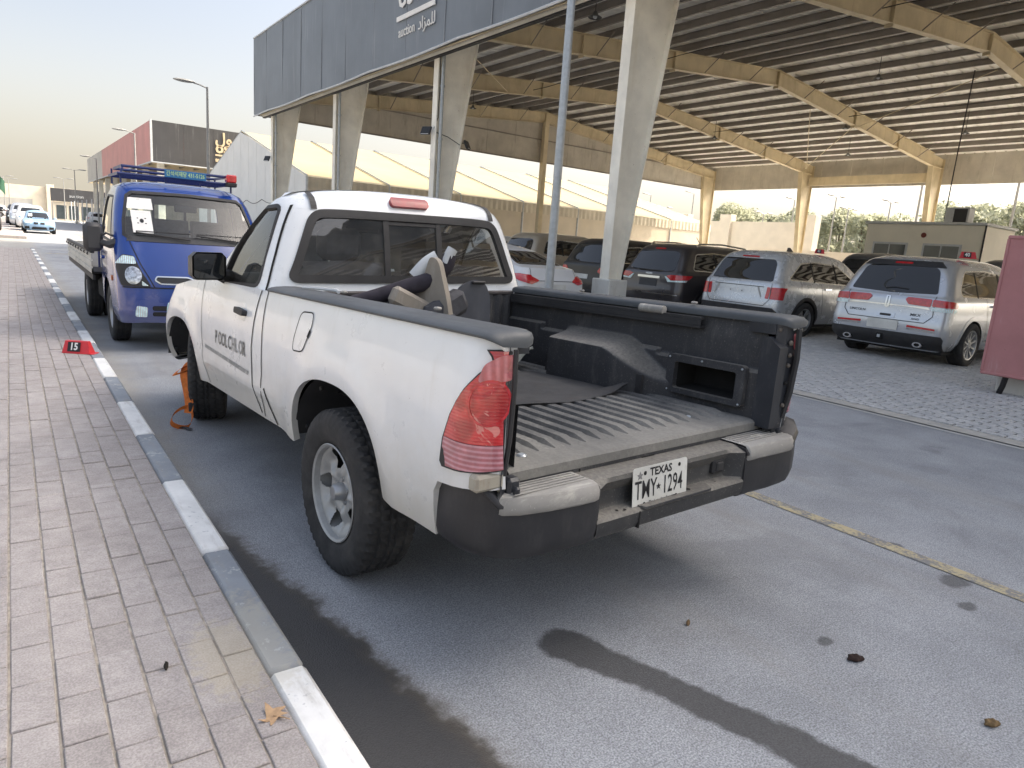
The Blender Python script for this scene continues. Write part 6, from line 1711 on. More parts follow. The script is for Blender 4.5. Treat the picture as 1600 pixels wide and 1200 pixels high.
# ================================================================== parked cars
def mk_car(root, col, W, H, L, oh, wb, kind='suv', Rw=.36, glass=None, rim=None, rear=True, sidez=None, low=.34, clad=True):
    """car body in local axes (y forward, origin under the rear axle): shell, windows, wheels; returns the shell"""
    h = W / 2; yr = -oh; yf = L - oh; b = H * .62
    if kind == 'suv':
        sh = Shell([(.24, h - .10), (.40, h - .02), (.62, h), (.85, h - .004), (b, h - .035), (b + .04, h - .06), (H * .80, h - .15), (H * .93, h - .235), (H * .97, h - .30), (H, h - .42)],
                   [(.24, yr + .16), (.42, yr + .01), (.62, yr), (.80, yr + .03), (b, yr + .06), (b + .03, yr + .09), (H * .80, yr + .24), (H * .95, yr + .40), (H, yr + .60)],
                   [(.24, yf - .20), (.42, yf - .02), (.62, yf), (.80, yf - .05), (b - .10, yf - .22), (b - .02, yf - .65), (b + .03, yf - 1.10), (H * .80, yf - 1.55), (H * .95, yf - 2.0), (H, yf - 2.3)],
                   rr=[(.24, .22), (.8, .22), (H * .8, .2), (H, .3)], rf=[(.24, .3), (.8, .36), (b + .03, .3), (H, .35)], kb=.035, kr=.06, kf=.16)
        zs = [.24, .30, .36, .42, .50, .58, .66, .74, .82, .90, b - .10, b - .05, b, b + .03, b + .07, H * .75, H * .80, H * .86, H * .92, H * .95, H * .975, H]
    else:
        b = H * .60
        sh = Shell([(.20, h - .10), (.36, h - .02), (.55, h), (.75, h - .01), (b, h - .06), (b + .04, h - .11), (H * .80, h - .20), (H * .94, h - .29), (H, h - .46)],
                   [(.20, yr + .18), (.40, yr + .02), (.60, yr), (.80, yr + .01), (b, yr + .06), (H * .72, yr + .16), (H * .745, yr + .45), (H * .85, yr + .90), (H * .95, yr + 1.35), (H, yr + 1.75)],
                   [(.20, yf - .20), (.40, yf - .02), (.55, yf), (.70, yf - .08), (b - .06, yf - .50), (b + .02, yf - 1.0), (b + .05, yf - 1.15), (H * .82, yf - 1.65), (H * .95, yf - 2.05), (H, yf - 2.35)],
                   rr=[(.20, .24), (.8, .24), (H, .35)], rf=[(.20, .34), (.7, .42), (H, .4)], kb=.04, kr=.07, kf=.2)
        zs = [.20, .27, .34, .42, .50, .58, .66, .74, .80, b - .03, b, b + .03, b + .06, H * .72, H * .745, H * .79, H * .85, H * .90, H * .94, H * .97, H]
    zs = sorted(set(round(z, 4) for z in zs))
    arches = [(0.0, Rw + .075, 2 * Rw + .035), (wb, Rw + .075, 2 * Rw + .035)]
    mb = shell_body(sh, zs, zs[0] + .02, arches, .86 if kind == 'suv' else .78, .035)
    mb.obj('body', col, root, 38)
    MB().box(-h + .12, h - .12, yr + .25, yf - .3, .20, .30).obj('underbody', A_UNDER, root, 0)
    for yc in (0.0, wb):
        for sg in (-1, 1):
            MB().grid([[(sg * x, yc + (Rw + .072) * math.cos(a), .24 + (2 * Rw + .03 - .24) * math.sin(a)) for a in np.linspace(0, math.pi, 14)] for x in (h - .03, h - .36)]).add([(sg * (h - .36), yc - Rw - .07, .2), (sg * (h - .36), yc + Rw + .07, .2), (sg * (h - .36), yc + Rw + .07, 2 * Rw), (sg * (h - .36), yc - Rw - .07, 2 * Rw)], [(0, 1, 2, 3)]).obj('wheel_well', A_UNDER, root, 30)
            if clad:
                o = [(yc + (Rw + .078) * math.cos(a), max(.27, .24 + (2 * Rw + .036 - .24) * math.sin(a))) for a in np.linspace(.08, math.pi - .08, 15)]
                o2 = [(yc + (Rw + .15) * math.cos(a), max(.27, .24 + (2 * Rw + .105 - .24) * math.sin(a))) for a in np.linspace(.08, math.pi - .08, 15)]
                deco(sh, 'side', o + o2[::-1], .006, A_BPLAST if clad is True else clad, 'arch_trim', root, sg, .01, du=.1, dv=.1)
    rim = rim or RIMS['ten']
    add_wheels(root, rim, [(-h + .115, 0, Rw - .002), (h - .115, 0, Rw - .002), (-h + .115, wb, Rw - .002), (h - .115, wb, Rw - .002)])
    return sh, b
def car_windows(root, sh, b, H, side, rear, glassm=A_TINT, trim=None, sgs=(-1, 1), front=None):
    for sg in sgs:
        if trim:
            deco(sh, 'side', grow(side, .022), .003, trim, 'window_trim', root, sg, .012, [grow(side, -.004)])
        w = deco(sh, 'side', side, .004, glassm, 'side_windows', root, sg, .004)
    if rear: deco(sh, 'rear', rear, .006, glassm, 'rear_window', root, thick=.008)
    if front: deco(sh, 'front', front, .005, glassm, 'windscreen', root, thick=.006)
RIMS = {}
def mk_rims():
    for key, Rt, W_, Rr, ns, wd, split, mat_ in (('ten', .365, .24, .245, 10, .035, False, A_RIM), ('five', .36, .235, .235, 5, .05, True, A_RIM), ('six', .355, .23, .225, 6, .06, False, A_RIM), ('sed', .315, .21, .205, 5, .05, False, A_RIM)):
        t = wheel_mesh(Rt, W_, Rr, 48, 3).mesh('tyre', 40); t.materials.append(A_TYRE)
        r = spoke_rim(Rr, ns, W_ / 2 - .012, wd, 0, wd * 1.1, split).mesh('rim', 40); r.materials.append(mat_)
        d = MB().lathe([(0, .02), (Rr * .88, .02), (Rr * .9, -.05)], 24).mesh('brake_disc', 40); d.materials.append(A_DRUM)
        RIMS[key] = (('tyre', t), ('rim', r), ('brake_disc', d))
mk_rims()
def num_tag(loc, rz, num, label, s=1.0):
    """red folded number marker"""
    t = thing('number_marker', label, 'marker', loc, rz, None, s)
    m = simple('red_marker_plastic', (.62, .035, .045), .45, var=.1)
    mb = MB(); b = [(-.125, -.03), (.125, -.03), (.125, .075), (-.125, .075)]; tp = [(-.108, .005), (.098, .005), (.098, .045), (-.108, .045)]
    mb.add([(x, y, .004) for x, y in b] + [(x, y, .115) for x, y in tp], [(0, 1, 5, 4), (1, 2, 6, 5), (2, 3, 7, 6), (3, 0, 4, 7), (4, 5, 6, 7)])
    mb.obj('body', m, t, 0)
    MB().prism(rrect(-.13, -.038, .165, .082, .02), 0, .006, 'z').obj('brim', m, t, 0)
    nrm = Vector((0, -.95, .3)); fm = frame((-.02, -.018, .062), (1, 0, 0), (0, .3, .95))
    MB().prism([(-.055, -.045), (.06, -.045), (.06, .045), (-.055, .045)], .001, .002, 'z').xf(fm).obj('number_panel', A_INK, t, 0)
    tx = text_mb(num, .095, 0, .003, 'CENTER', .8); tx.xf(fm @ Matrix.Translation((.002, 0, .0035))); tx.obj('number_text', A_WHITEP, t, 0, fix=False)
    return t
def text_rear(sh, body, x, z, size, m, root, sq=1.2, off=.006):
    t = text_mb(body, size, 0, .0005, 'CENTER', sq); t.v = [tuple(sh.P(sh.qx(x + p[0], z + p[1]), z + p[1], 1 if x + p[0] >= 0 else -1, off)) for p in t.v]
    t.obj('badge_text', m, root, 0, fix=False)

# --- silver crossover with wide red tail lamps, nearest
A_SILV = paint('light_silver_paint', (.55, .58, .62), .24, .5, .8, dust=.03)
LC = thing('silver_crossover', 'silver crossover with wide red tail lamps and twin exhausts beside the red panel', 'car', (12.72, 5.62, 0), R(-90))
sh, b = mk_car(LC, A_SILV, 1.98, 1.73, 4.74, 1.00, 2.82, 'suv', .365, rim=RIMS['ten'], clad=A_SILV)
car_windows(LC, sh, b, 1.73, rpoly([(-.42, 1.16), (2.0, 1.12), (1.98, 1.16), (1.30, 1.50), (.5, 1.56), (-.22, 1.53), (-.46, 1.24)], .05), rpoly([(-.70, 1.155), (0, 1.13), (.70, 1.155), (.60, 1.52), (.52, 1.575), (-.52, 1.575), (-.60, 1.52)], .04), trim=A_CHROME,
            front=rpoly([(-.70, 1.14), (.70, 1.14), (.55, 1.56), (-.55, 1.56)], .05))
for sg in (-1, 1):
    for y in (.12, 1.05): seam(sh, 'side', [(y, 1.13), (y - .03, 1.54)], .05 if y > 1 else .035, .007, A_GAP, 'pillar', LC, sg)
    seam(sh, 'side', [(.42, 1.12), (.46, .80), (.52, .45)], .010, .004, A_GAP, 'door_gap', LC, sg); seam(sh, 'side', [(1.18, 1.12), (1.18, .40)], .010, .004, A_GAP, 'door_gap', LC, sg)
    seam(sh, 'side', [(.52, .42), (2.2, .40)], .022, .006, A_CHROME, 'sill_trim', LC, sg)
    deco(sh, 'side', rrect(.58, .985, .78, 1.02, .015), .03, A_CHROME, 'door_handle', LC, sg, .03)
    deco(sh, 'side', rrect(1.30, .985, 1.50, 1.02, .015), .03, A_CHROME, 'door_handle', LC, sg, .03)
    MB().cbox((sg * 1.03, 1.95, 1.18), (.2, .12, .16), .04).obj('door_mirror', A_SILV, LC, 40)
    S1 = lambda x, z: (sh.q2s(sh.qx(x, z)), z); S2 = lambda y, z: (sh.q2s(sh.qy(y, z)), z)
    tl = deco(sh, 'wrap', rpoly([S1(.27, 1.04), S1(.33, .965), S1(.66, .950), S1(.665, 1.072), S1(.30, 1.075)], .02), .014, A_LRED, 'tail_lamp', LC, sg, .02)
    deco(sh, 'wrap', rpoly([S1(.68, .960), S2(-.70, .952), S2(-.66, 1.0), S2(-.70, 1.05), S1(.68, 1.072)], .02), .014, A_LRED, 'tail_lamp', LC, sg, .02)
    deco(sh, 'wrap', rpoly([S1(.68, .89), S2(-.72, .885), S2(-.70, .935), S1(.68, .945)], .008), .012, A_LWHITE, 'reversing_lamp', LC, sg, .014)
    deco(sh, 'wrap', rpoly([S1(.34, .925), S1(.66, .905), S1(.66, .92), S1(.34, .94)], .004), .012, A_CHROME, 'lamp_trim', LC, sg, .014)
    rf_ = deco(sh, 'wrap', rpoly([S1(.38, .60), S1(.80, .585), S1(.80, .615), S1(.38, .635)], .006), .010, A_LRED, 'reflector', LC, sg, .012)
    deco(sh, 'wrap', rpoly([S1(.38, .565), S1(.80, .55), S1(.80, .58), S1(.38, .595)], .006), .008, A_CHROME, 'reflector_trim', LC, sg, .012)
    ex = MB().lathe([(.035, .0), (.058, .0), (.062, .012), (.062, .1)], 20, frame((sg * .58, -.985, .335), (1, 0, 0), (0, 0, 1)) @ Matrix.Diagonal((1.25, .75, -1, 1))).obj('exhaust_tip', A_CHROME, LC, 40)
    MB().lathe([(0, .02), (.05, .02)], 16, frame((sg * .58, -.985, .335), (1, 0, 0), (0, 0, 1)) @ Matrix.Diagonal((1.25, .75, -1, 1))).obj('exhaust_bore', A_UNDER, ex, 0)
deco(sh, 'rear', [(-.90, .27), (.90, .27), (.93, .45), (.90, .50), (-.90, .50), (-.93, .45)], .012, A_BPLAST, 'lower_bumper', LC, thick=.02)
seam(sh, 'rear', [(-.70, 1.12), (-.72, .80), (-.62, .69), (.62, .69), (.72, .80), (.70, 1.12)], .011, .004, A_GAP, 'tailgate_gap', LC)
em = deco(sh, 'rear', rrect(-.035, .885, .035, 1.085, .02), .012, A_CHROME, 'emblem', LC, thick=.014, holes=[rrect(-.012, .91, .012, 1.06, .008)]); 
seam(sh, 'rear', [(-.64, .93), (.64, .93)], .020, .006, A_CHROME, 'tailgate_strip', LC)
pt_ = deco(sh, 'rear', rrect(-.26, .53, .24, .68, .015), .016, A_PLATE, 'licence_plate', LC, thick=.012)
deco(sh, 'rear', rrect(-.14, .72, .16, .80, .01), .010, A_SILV, 'plate_handle', LC, thick=.012); deco(sh, 'rear', rrect(-.08, .74, .10, .778, .01), .012, A_BPLAST, 'tailgate_grip', LC, thick=.01)
text_rear(sh, 'LINCOLN', -.48, .80, .055, A_INK, LC); text_rear(sh, 'MKX', .47, .80, .062, A_INK, LC); text_rear(sh, 'AWD', .48, .735, .042, A_INK, LC)
MB().cbox((-.02, -1.0, .40), (.10, .06, .10), .008).obj('tow_receiver', A_UNDER, LC, 0); MB().cbox((-.02, -1.032, .40), (.05, .006, .05), .004).obj('receiver_bore', A_GALV, LC, 0)
deco(sh, 'rear', rrect(-.14, 1.605, .14, 1.635, .008), .012, A_LRED, 'high_brake_lamp', LC, thick=.01)
deco(sh, 'rear', [(-.66, 1.575), (.66, 1.575), (.56, 1.66), (-.56, 1.66)], .010, A_BPLAST, 'roof_spoiler', LC, thick=.02)
seam(sh, 'rear', [(-.12, 1.19), (.02, 1.215), (.25, 1.20)], .015, .018, A_BPLAST, 'rear_wiper', LC)
num_tag((12.9, 5.0, 1.765), R(-60), '40', 'red 40 number marker on the roof of the silver crossover', .95)

# --- white-silver three-row SUV
A_PEARL = paint('pearl_silver_paint', (.60, .63, .66), .26, .35, .8, dust=.03)
SO_ = thing('pearl_suv', 'pearl silver SUV with split vertical red tail lamps, second from the red panel', 'car', (13.15, 8.86, 0), R(-90))
sh, b = mk_car(SO_, A_PEARL, 1.97, 1.70, 4.81, 1.05, 2.81, 'suv', .36, rim=RIMS['five'])
car_windows(SO_, sh, b, 1.70, rpoly([(-.55, 1.17), (2.0, 1.10), (1.9, 1.16), (1.25, 1.48), (.4, 1.52), (-.1, 1.48)], .05), rpoly([(-.74, 1.10), (.74, 1.10), (.66, 1.46), (.58, 1.535), (-.58, 1.535), (-.66, 1.46)], .04), trim=A_CHROME,
            front=rpoly([(-.70, 1.12), (.70, 1.12), (.55, 1.52), (-.55, 1.52)], .05))
for sg in (-1, 1):
    for y, w_ in ((.28, .04), (1.15, .05)): seam(sh, 'side', [(y, 1.12), (y - .05, 1.52)], w_, .007, A_GAP, 'pillar', SO_, sg)
    deco(sh, 'side', [(.02, 1.145), (.26, 1.14), (.22, 1.25)], .008, A_CHROME, 'quarter_fin', SO_, sg, .01)
    seam(sh, 'side', [(.50, 1.12), (.56, .78), (.60, .48)], .010, .004, A_GAP, 'door_gap', SO_, sg); seam(sh, 'side', [(1.25, 1.10), (1.25, .42)], .010, .004, A_GAP, 'door_gap', SO_, sg)
    deco(sh, 'side', rrect(.62, .98, .84, 1.012, .014), .03, A_CHROME, 'door_handle', SO_, sg, .03)
    MB().cbox((sg * 1.02, 1.95, 1.16), (.2, .12, .16), .04).obj('door_mirror', A_PEARL, SO_, 40)
    S1 = lambda x, z: (sh.q2s(sh.qx(x, z)), z); S2 = lambda y, z: (sh.q2s(sh.qy(y, z)), z)
    deco(sh, 'wrap', rpoly([S1(.66, .76), S1(.735, .755), S1(.745, .985), S1(.675, .99)], .02), .012, A_LRED2, 'tail_lamp', SO_, sg, .02)
    deco(sh, 'wrap', rpoly([S1(.77, .755), S2(-.83, .75), S2(-.79, .90), S2(-.68, .99), S1(.775, .99)], .02), .012, A_LRED2, 'tail_lamp', SO_, sg, .02)
    seam(sh, 'rear', [(sg * .47, .985), (sg * .57, .78)], .03, .006, A_GREYC, 'tailgate_crease', SO_)
deco(sh, 'rear', [(-.90, .26), (.90, .26), (.94, .52), (.86, .585), (-.86, .585), (-.94, .52)], .010, A_BPLAST, 'lower_bumper', SO_, thick=.02)
seam(sh, 'rear', [(-.76, 1.06), (-.76, .74), (-.66, .62), (.66, .62), (.76, .74), (.76, 1.06)], .011, .004, A_GAP, 'tailgate_gap', SO_)
seam(sh, 'rear', [(-.60, .985), (.60, .985)], .012, .006, A_GAP, 'plate_brow', SO_)
deco(sh, 'rear', rrect(-.17, .84, .15, .92, .02), .006, A_PEARL, 'plate_recess', SO_, thick=.008)
for x in (-.16, .12): deco(sh, 'rear', rrect(x - .012, .86, x + .012, .88, .008), .009, A_GAP, 'plate_bolt', SO_, thick=.004)
text_rear(sh, 'S O R E N T O', -.05, .69, .055, A_CHROME, SO_, 1.3); text_rear(sh, 'KI\u039b', 0, 1.025, .075, A_CHROME, SO_, 1.3)
deco(sh, 'rear', rrect(-.20, 1.56, .20, 1.585, .008), .014, A_LRED, 'high_brake_lamp', SO_, thick=.01)
fin = MB().prism([(.55, 1.70), (.80, 1.715), (.62, 1.82), (.585, 1.82)], -.02, .02, 'x').obj('roof_antenna', A_INK, SO_, 0)
num_tag((14.2, 8.4, 1.74), R(-60), '41', 'small red number marker on the roof of the pearl SUV', .8)

# --- charcoal SUV behind the near column
A_CHAR = paint('charcoal_brown_paint', (.060, .055, .058), .3, .5, .8, dust=.02)
PF_ = thing('charcoal_suv', 'charcoal brown SUV with roof rails partly hidden by the column', 'car', (13.0, 11.22, 0), R(-90))
sh, b = mk_car(PF_, A_CHAR, 1.96, 1.74, 4.95, 1.05, 2.9, 'suv', .365, rim=RIMS['six'], clad=A_CHAR)
car_windows(PF_, sh, b, 1.74, rpoly([(-.50, 1.18), (2.0, 1.14), (1.25, 1.52), (.3, 1.57), (-.35, 1.52)], .06), rpoly([(-.68, 1.14), (-.3, 1.09), (.3, 1.09), (.68, 1.14), (.64, 1.50), (.52, 1.57), (-.52, 1.57), (-.64, 1.50)], .06), trim=A_CHROME, front=rpoly([(-.70, 1.14), (.70, 1.14), (.55, 1.56), (-.55, 1.56)], .05))
for sg in (-1, 1):
    S1 = lambda x, z: (sh.q2s(sh.qx(x, z)), z); S2 = lambda y, z: (sh.q2s(sh.qy(y, z)), z)
    deco(sh, 'wrap', rpoly([S1(.52, 1.01), S1(.66, .92), S2(-.72, .95), S2(-.58, 1.04), S1(.64, 1.045)], .02), .014, A_LRED, 'tail_lamp', PF_, sg, .02)
    deco(sh, 'wrap', rpoly([S1(.48, 1.0), S1(.58, .88), S2(-.80, .90), S2(-.76, .94), S1(.66, .915), S1(.52, 1.0)], .01), .012, A_LWHITE, 'reversing_lamp', PF_, sg, .02)
    MB().tube([(sg * .70, -.3, 1.70), (sg * .70, -.2, 1.77), (sg * .72, .6, 1.80), (sg * .70, 1.5, 1.75), (sg * .70, 1.6, 1.69)], .02, 6).obj('roof_rail', A_CHROME, PF_, 40)
    for y, w_ in ((.30, .05), (1.15, .05)): seam(sh, 'side', [(y, 1.15), (y - .05, 1.55)], w_, .007, A_GAP, 'pillar', PF_, sg)
    MB().cbox((sg * 1.02, 1.95, 1.2), (.2, .12, .16), .04).obj('door_mirror', A_CHAR, PF_, 40)
seam(sh, 'rear', [(-.34, .965), (.34, .965)], .05, .014, A_CHROME, 'tailgate_bar', PF_)
deco(sh, 'rear', rrect(-.27, .76, .27, .92, .02), .008, A_DKGREY, 'plate_recess', PF_); seam(sh, 'rear', [(-.3, .60), (.9, .60)], .02, .008, A_CHROME, 'bumper_strip', PF_)
text_rear(sh, 'NISSAN', -.0, 1.04, .05, A_CHROME, PF_)
deco(sh, 'rear', rrect(-.15, 1.60, .15, 1.63, .008), .014, A_LRED, 'high_brake_lamp', PF_, thick=.01)
MB().tube([(.3, .35, 1.74), (.3, .15, 1.93)], .008, 5).obj('roof_antenna', A_INK, PF_, 0)

# --- black SUV, beige SUV farther along the row, row two behind
A_BLK = paint('black_paint', (.010, .010, .011), .35, 0, .25, dust=.03)
A_BEIGE = paint('beige_paint', (.42, .37, .29), .35, .3, .7, dust=.15)
A_GRAPH = paint('graphite_paint', (.085, .09, .10), .3, .4, .7, dust=.12)
A_CWHITE = paint('white_car_paint', (.72, .73, .73), .3, 0, .7, dust=.12)
def plain_suv(name, label, loc, rz, col, W=1.95, H=1.74, L=4.8, lamp=A_LRED, rim='six', tagn=None, group=None):
    t = thing(name, label, 'car', loc, rz, group)
    sh, b = mk_car(t, col, W, H, L, 1.0, 2.85, 'suv', .36, rim=RIMS[rim], clad=False)
    k = H / 1.74
    car_windows(t, sh, b, H, rpoly([(-.45, 1.18 * k), (2.0, 1.14 * k), (1.25, 1.52 * k), (.3, 1.57 * k), (-.30, 1.52 * k)], .06), rpoly([(-.68, 1.13 * k), (.68, 1.13 * k), (.62, 1.50 * k), (.52, 1.57 * k), (-.52, 1.57 * k), (-.62, 1.50 * k)], .05), trim=A_CHROME, front=rpoly([(-.70, 1.15 * k), (.70, 1.15 * k), (.55, 1.56 * k), (-.55, 1.56 * k)], .05))
    for sg in (-1, 1):
        S1 = lambda x, z: (sh.q2s(sh.qx(x, z)), z); S2 = lambda y, z: (sh.q2s(sh.qy(y, z)), z)
        deco(sh, 'wrap', rpoly([S1(.58, .93), S1(.68, .88), S2(-.70, .92), S2(-.60, 1.03), S1(.66, 1.03)], .02), .014, lamp, 'tail_lamp', t, sg, .02)
        F1 = lambda x, z: (sh.q2s(sh.qx(x, z, True)), z)
        deco(sh, 'wrap', rpoly([F1(.48, .72), F1(.52, .84), F1(.80, .88), F1(.84, .76)], .03), .012, A_LWHITE, 'headlight', t, sg, .02)
        for y in (.30, 1.15): seam(sh, 'side', [(y, 1.15 * k), (y - .05, 1.55 * k)], .05, .007, A_GAP, 'pillar', t, sg)
        MB().cbox((sg * (W / 2 + .05), 1.95, 1.2 * k), (.2, .12, .16), .04).obj('door_mirror', col, t, 40)
    deco(sh, 'rear', rrect(-.26, .72, .26, .84, .01), .01, A_PLATE, 'licence_plate', t); deco(sh, 'front', rrect(-.46, .62, .46, .84, .04), .01, A_DKGREY, 'grille', t)
    deco(sh, 'front', rrect(-.55, .34, .55, .48, .04), .01, A_DKGREY, 'air_intake', t); deco(sh, 'rear', rrect(-.85, .28, .85, .46, .04), .01, A_BPLAST, 'lower_bumper', t)
    return t
plain_suv('black_suv', 'glossy black SUV seen between the white sedan and the near column', (13.2, 13.85, 0), R(-90), A_BLK, 1.96, 1.78, 4.9)
plain_suv('beige_suv', 'beige SUV roof and window just right of the pickup cab', (13.4, 17.3, 0), R(-90), A_BEIGE, 1.95, 1.86, 4.9)
plain_suv('grey_suv', 'graphite SUV with its curved roof showing between the two silver cars', (20.2, 10.1, 0), R(-90), A_GRAPH, 1.98, 1.95, 4.9)
plain_suv('grey_suv', 'graphite SUV with its roof showing right of the silver crossover', (20.2, 6.6, 0), R(-90), A_GRAPH, 1.98, 1.95, 4.9)
plain_suv('white_suv', 'white SUV deep under the canopy behind the beige SUV', (13.4, 21.0, 0), R(-90), A_CWHITE)
plain_suv('grey_suv', 'grey SUV deep under the canopy beyond the white one', (13.4, 24.2, 0), R(-90), A_GRAPH)

# --- white sedan alongside the columns
ELT = thing('white_sedan', 'white sedan with red tail lamp parked behind the galvanised pole', 'car', (8.66, 11.55, 0), R(2))
sh, b = mk_car(ELT, A_CWHITE, 1.78, 1.44, 4.53, 1.0, 2.7, 'sedan', .315, rim=RIMS['sed'], clad=False)
car_windows(ELT, sh, b, 1.44, rpoly([(.05, .96), (.35, .93), (1.75, .93), (1.72, .98), (1.15, 1.27), (.75, 1.31), (.35, 1.22)], .05), rpoly([(-.58, 1.085), (.58, 1.085), (.44, 1.33), (-.44, 1.33)], .05), trim=None, front=rpoly([(-.62, .93), (.62, .93), (.46, 1.31), (-.46, 1.31)], .05))
for sg in (-1, 1):
    S1 = lambda x, z: (sh.q2s(sh.qx(x, z)), z); S2 = lambda y, z: (sh.q2s(sh.qy(y, z)), z)
    deco(sh, 'wrap', rpoly([S1(.42, .80), S1(.60, .73), S2(-.80, .80), S2(-.42, .90), S2(-.75, .915), S1(.58, .90)], .02), .014, A_LRED, 'tail_lamp', ELT, sg, .02)
    F1 = lambda x, z: (sh.q2s(sh.qx(x, z, True)), z)
    deco(sh, 'wrap', rpoly([F1(.45, .58), F1(.5, .68), F1(.78, .74), F1(.8, .62)], .03), .012, A_LWHITE, 'headlight', ELT, sg, .02)
    seam(sh, 'side', [(.30, .90), (.36, .62), (.42, .36)], .009, .004, A_GAP, 'door_gap', ELT, sg); seam(sh, 'side', [(1.05, .92), (1.05, .30)], .009, .004, A_GAP, 'door_gap', ELT, sg)
    seam(sh, 'side', [(.90, .95), (.86, 1.28)], .05, .007, A_CWHITE, 'pillar', ELT, sg)
    MB().cbox((sg * .94, 1.65, .98), (.18, .1, .13), .04).obj('door_mirror', A_CWHITE, ELT, 40)
o_ = [(-.30 + .075 * math.cos(a), .83 + .075 * math.sin(a)) for a in np.linspace(0, 2 * math.pi, 21)[:-1]]
seam(sh, 'side', o_ + o_[:1], .006, .004, A_GAP, 'fuel_flap_gap', ELT, -1, None, .03)
deco(sh, 'rear', rrect(-.26, .62, .26, .74, .01), .01, A_PLATE, 'licence_plate', ELT); seam(sh, 'rear', [(-.56, 1.03), (-.60, .80), (.60, .80), (.56, 1.03)], .009, .004, A_GAP, 'boot_gap', ELT)

# --- vehicles far down the road
def far_sedan(label, loc, col):
    t = thing('parked_sedan', label, 'car', loc, math.pi)
    sh, b = mk_car(t, col, 1.80, 1.43, 4.6, 1.0, 2.75, 'sedan', .315, rim=RIMS['sed'], clad=False)
    car_windows(t, sh, b, 1.43, rpoly([(.05, .96), (.35, .93), (1.75, .93), (1.15, 1.27), (.75, 1.31), (.35, 1.22)], .05), rpoly([(-.58, 1.08), (.58, 1.08), (.44, 1.33), (-.44, 1.33)], .05), front=rpoly([(-.64, .92), (.64, .92), (.48, 1.31), (-.48, 1.31)], .05))
    for sg in (-1, 1):
        F1 = lambda x, z: (sh.q2s(sh.qx(x, z, True)), z)
        deco(sh, 'wrap', rpoly([F1(.42, .62), F1(.44, .70), F1(.76, .75), F1(.78, .64)], .02), .012, A_LWHITE, 'headlight', t, sg)
        deco(sh, 'wrap', rpoly([F1(.05, .58), F1(.06, .70), F1(.30, .70), F1(.28, .58)], .02), .012, A_INK, 'kidney_grille', t, sg)
        deco(sh, 'wrap', rpoly([F1(.50, .28), F1(.52, .44), F1(.78, .44), F1(.78, .30)], .03), .012, A_INK, 'side_intake', t, sg)
        MB().cbox((sg * .95, 1.65, .98), (.18, .1, .13), .04).obj('door_mirror', col, t, 40)
    deco(sh, 'front', rpoly([(-.42, .27), (.42, .27), (.36, .42), (-.36, .42)], .03), .012, A_INK, 'lower_intake', t)
    deco(sh, 'front', [(.32, 1.05), (.55, 1.05), (.50, 1.22), (.30, 1.22)], .010, A_WHITEP, 'paper_notice', t, thick=0)
    return t
A_PALEB = paint('pale_blue_paint', (.30, .47, .66), .3, .1, .7)
far_sedan('pale blue sedan facing us at the head of the far line of cars', (1.55, 57.5, 0), A_PALEB)
plain_suv('white_suv', 'white SUV right behind the pale blue sedan', (1.35, 65.5, 0), math.pi, A_CWHITE, 1.95, 1.78)
plain_suv('white_suv', 'pale grey van-like SUV third in the far line of cars', (1.0, 73.0, 0), math.pi, A_SILV, 1.98, 1.95)
plain_suv('black_suv', 'dark SUV fourth in the far line of cars', (.75, 80.5, 0), math.pi, A_BLK, 1.95, 1.85)
plain_suv('white_suv', 'white SUV parked sideways before the far charcoal sign shop', (9.5, 112, 0), R(-90), A_CWHITE, 1.95, 1.80)
plain_suv('black_suv', 'black SUV at the far left pavement edge', (-1.35, 54.5, .13), math.pi, A_BLK, 1.9, 1.7)
plain_suv('beige_suv', 'beige car in the lot beyond the far left pavement', (-3.5, 120, .13), R(90), A_BEIGE)
plain_suv('white_suv', 'white car in the lot at the far left, beyond the lamps', (-1.0, 132, .13), R(90), A_CWHITE)
# ================================================================== small things
num_tag((.455, 7.60, .131), R(-32), '15', 'red number 15 marker lying on the pavement by the kerb', 1.0)
# orange strap hanging at the pickup's front wheel
A_ORANGE = simple('orange_webbing', (.62, .17, .035), .85, var=.25, sc=30)
stp = thing('orange_strap', 'orange ratchet strap tied to the pickup front wheel', 'strap', (.945, 5.12, 0))
def ribbon(pts, wd, axis, m, name, parent):
    a = Vector(axis); rows = [[Vector(p) + a * wd * t for p in pts] for t in (-.5, 0, .5)]
    mb = MB().grid(rows); mb2 = MB().grid([[p + Vector((.003, .003, 0)) for p in r] for r in rows]); mb.merge(mb2)
    return mb.obj(name, m, parent, 40, fix=False)
def crv(pts, n=24):
    p = [Vector(q) for q in pts]; out = []
    for i in range(n + 1):
        t = i / n * (len(p) - 1); k = min(int(t), len(p) - 2); u = t - k
        a, b, c, d = p[max(k - 1, 0)], p[k], p[k + 1], p[min(k + 2, len(p) - 1)]
        out.append(.5 * ((2 * b) + (c - a) * u + (2 * a - 5 * b + 4 * c - d) * u * u + (3 * b - a - 3 * c + d) * u ** 3))
    return out
ribbon(crv([(.05, .06, .46), (.02, .04, .44), (-.01, .02, .38), (.0, .0, .28), (.01, -.02, .17), (.0, -.03, .11)]), .062, (.75, -.65, 0), A_ORANGE, 'webbing', stp)
ribbon(crv([(.05, .05, .44), (-.03, .03, .42), (-.07, .03, .38), (-.02, .0, .40), (.04, .0, .42)]), .05, (.5, -.5, .5), A_ORANGE, 'webbing_knot', stp)
ribbon(crv([(.01, -.01, .14), (-.03, -.02, .15), (-.09, -.02, .11), (-.11, -.03, .05), (-.06, -.03, .014), (.0, -.02, .01), (.03, -.01, .06), (.03, .0, .12)]), .034, (.3, -.3, .9), A_ORANGE, 'webbing_loop', stp)
MB().cbox((.03, -.02, .15), (.05, .04, .07), .008).obj('buckle', A_BPLAST, stp, 0)
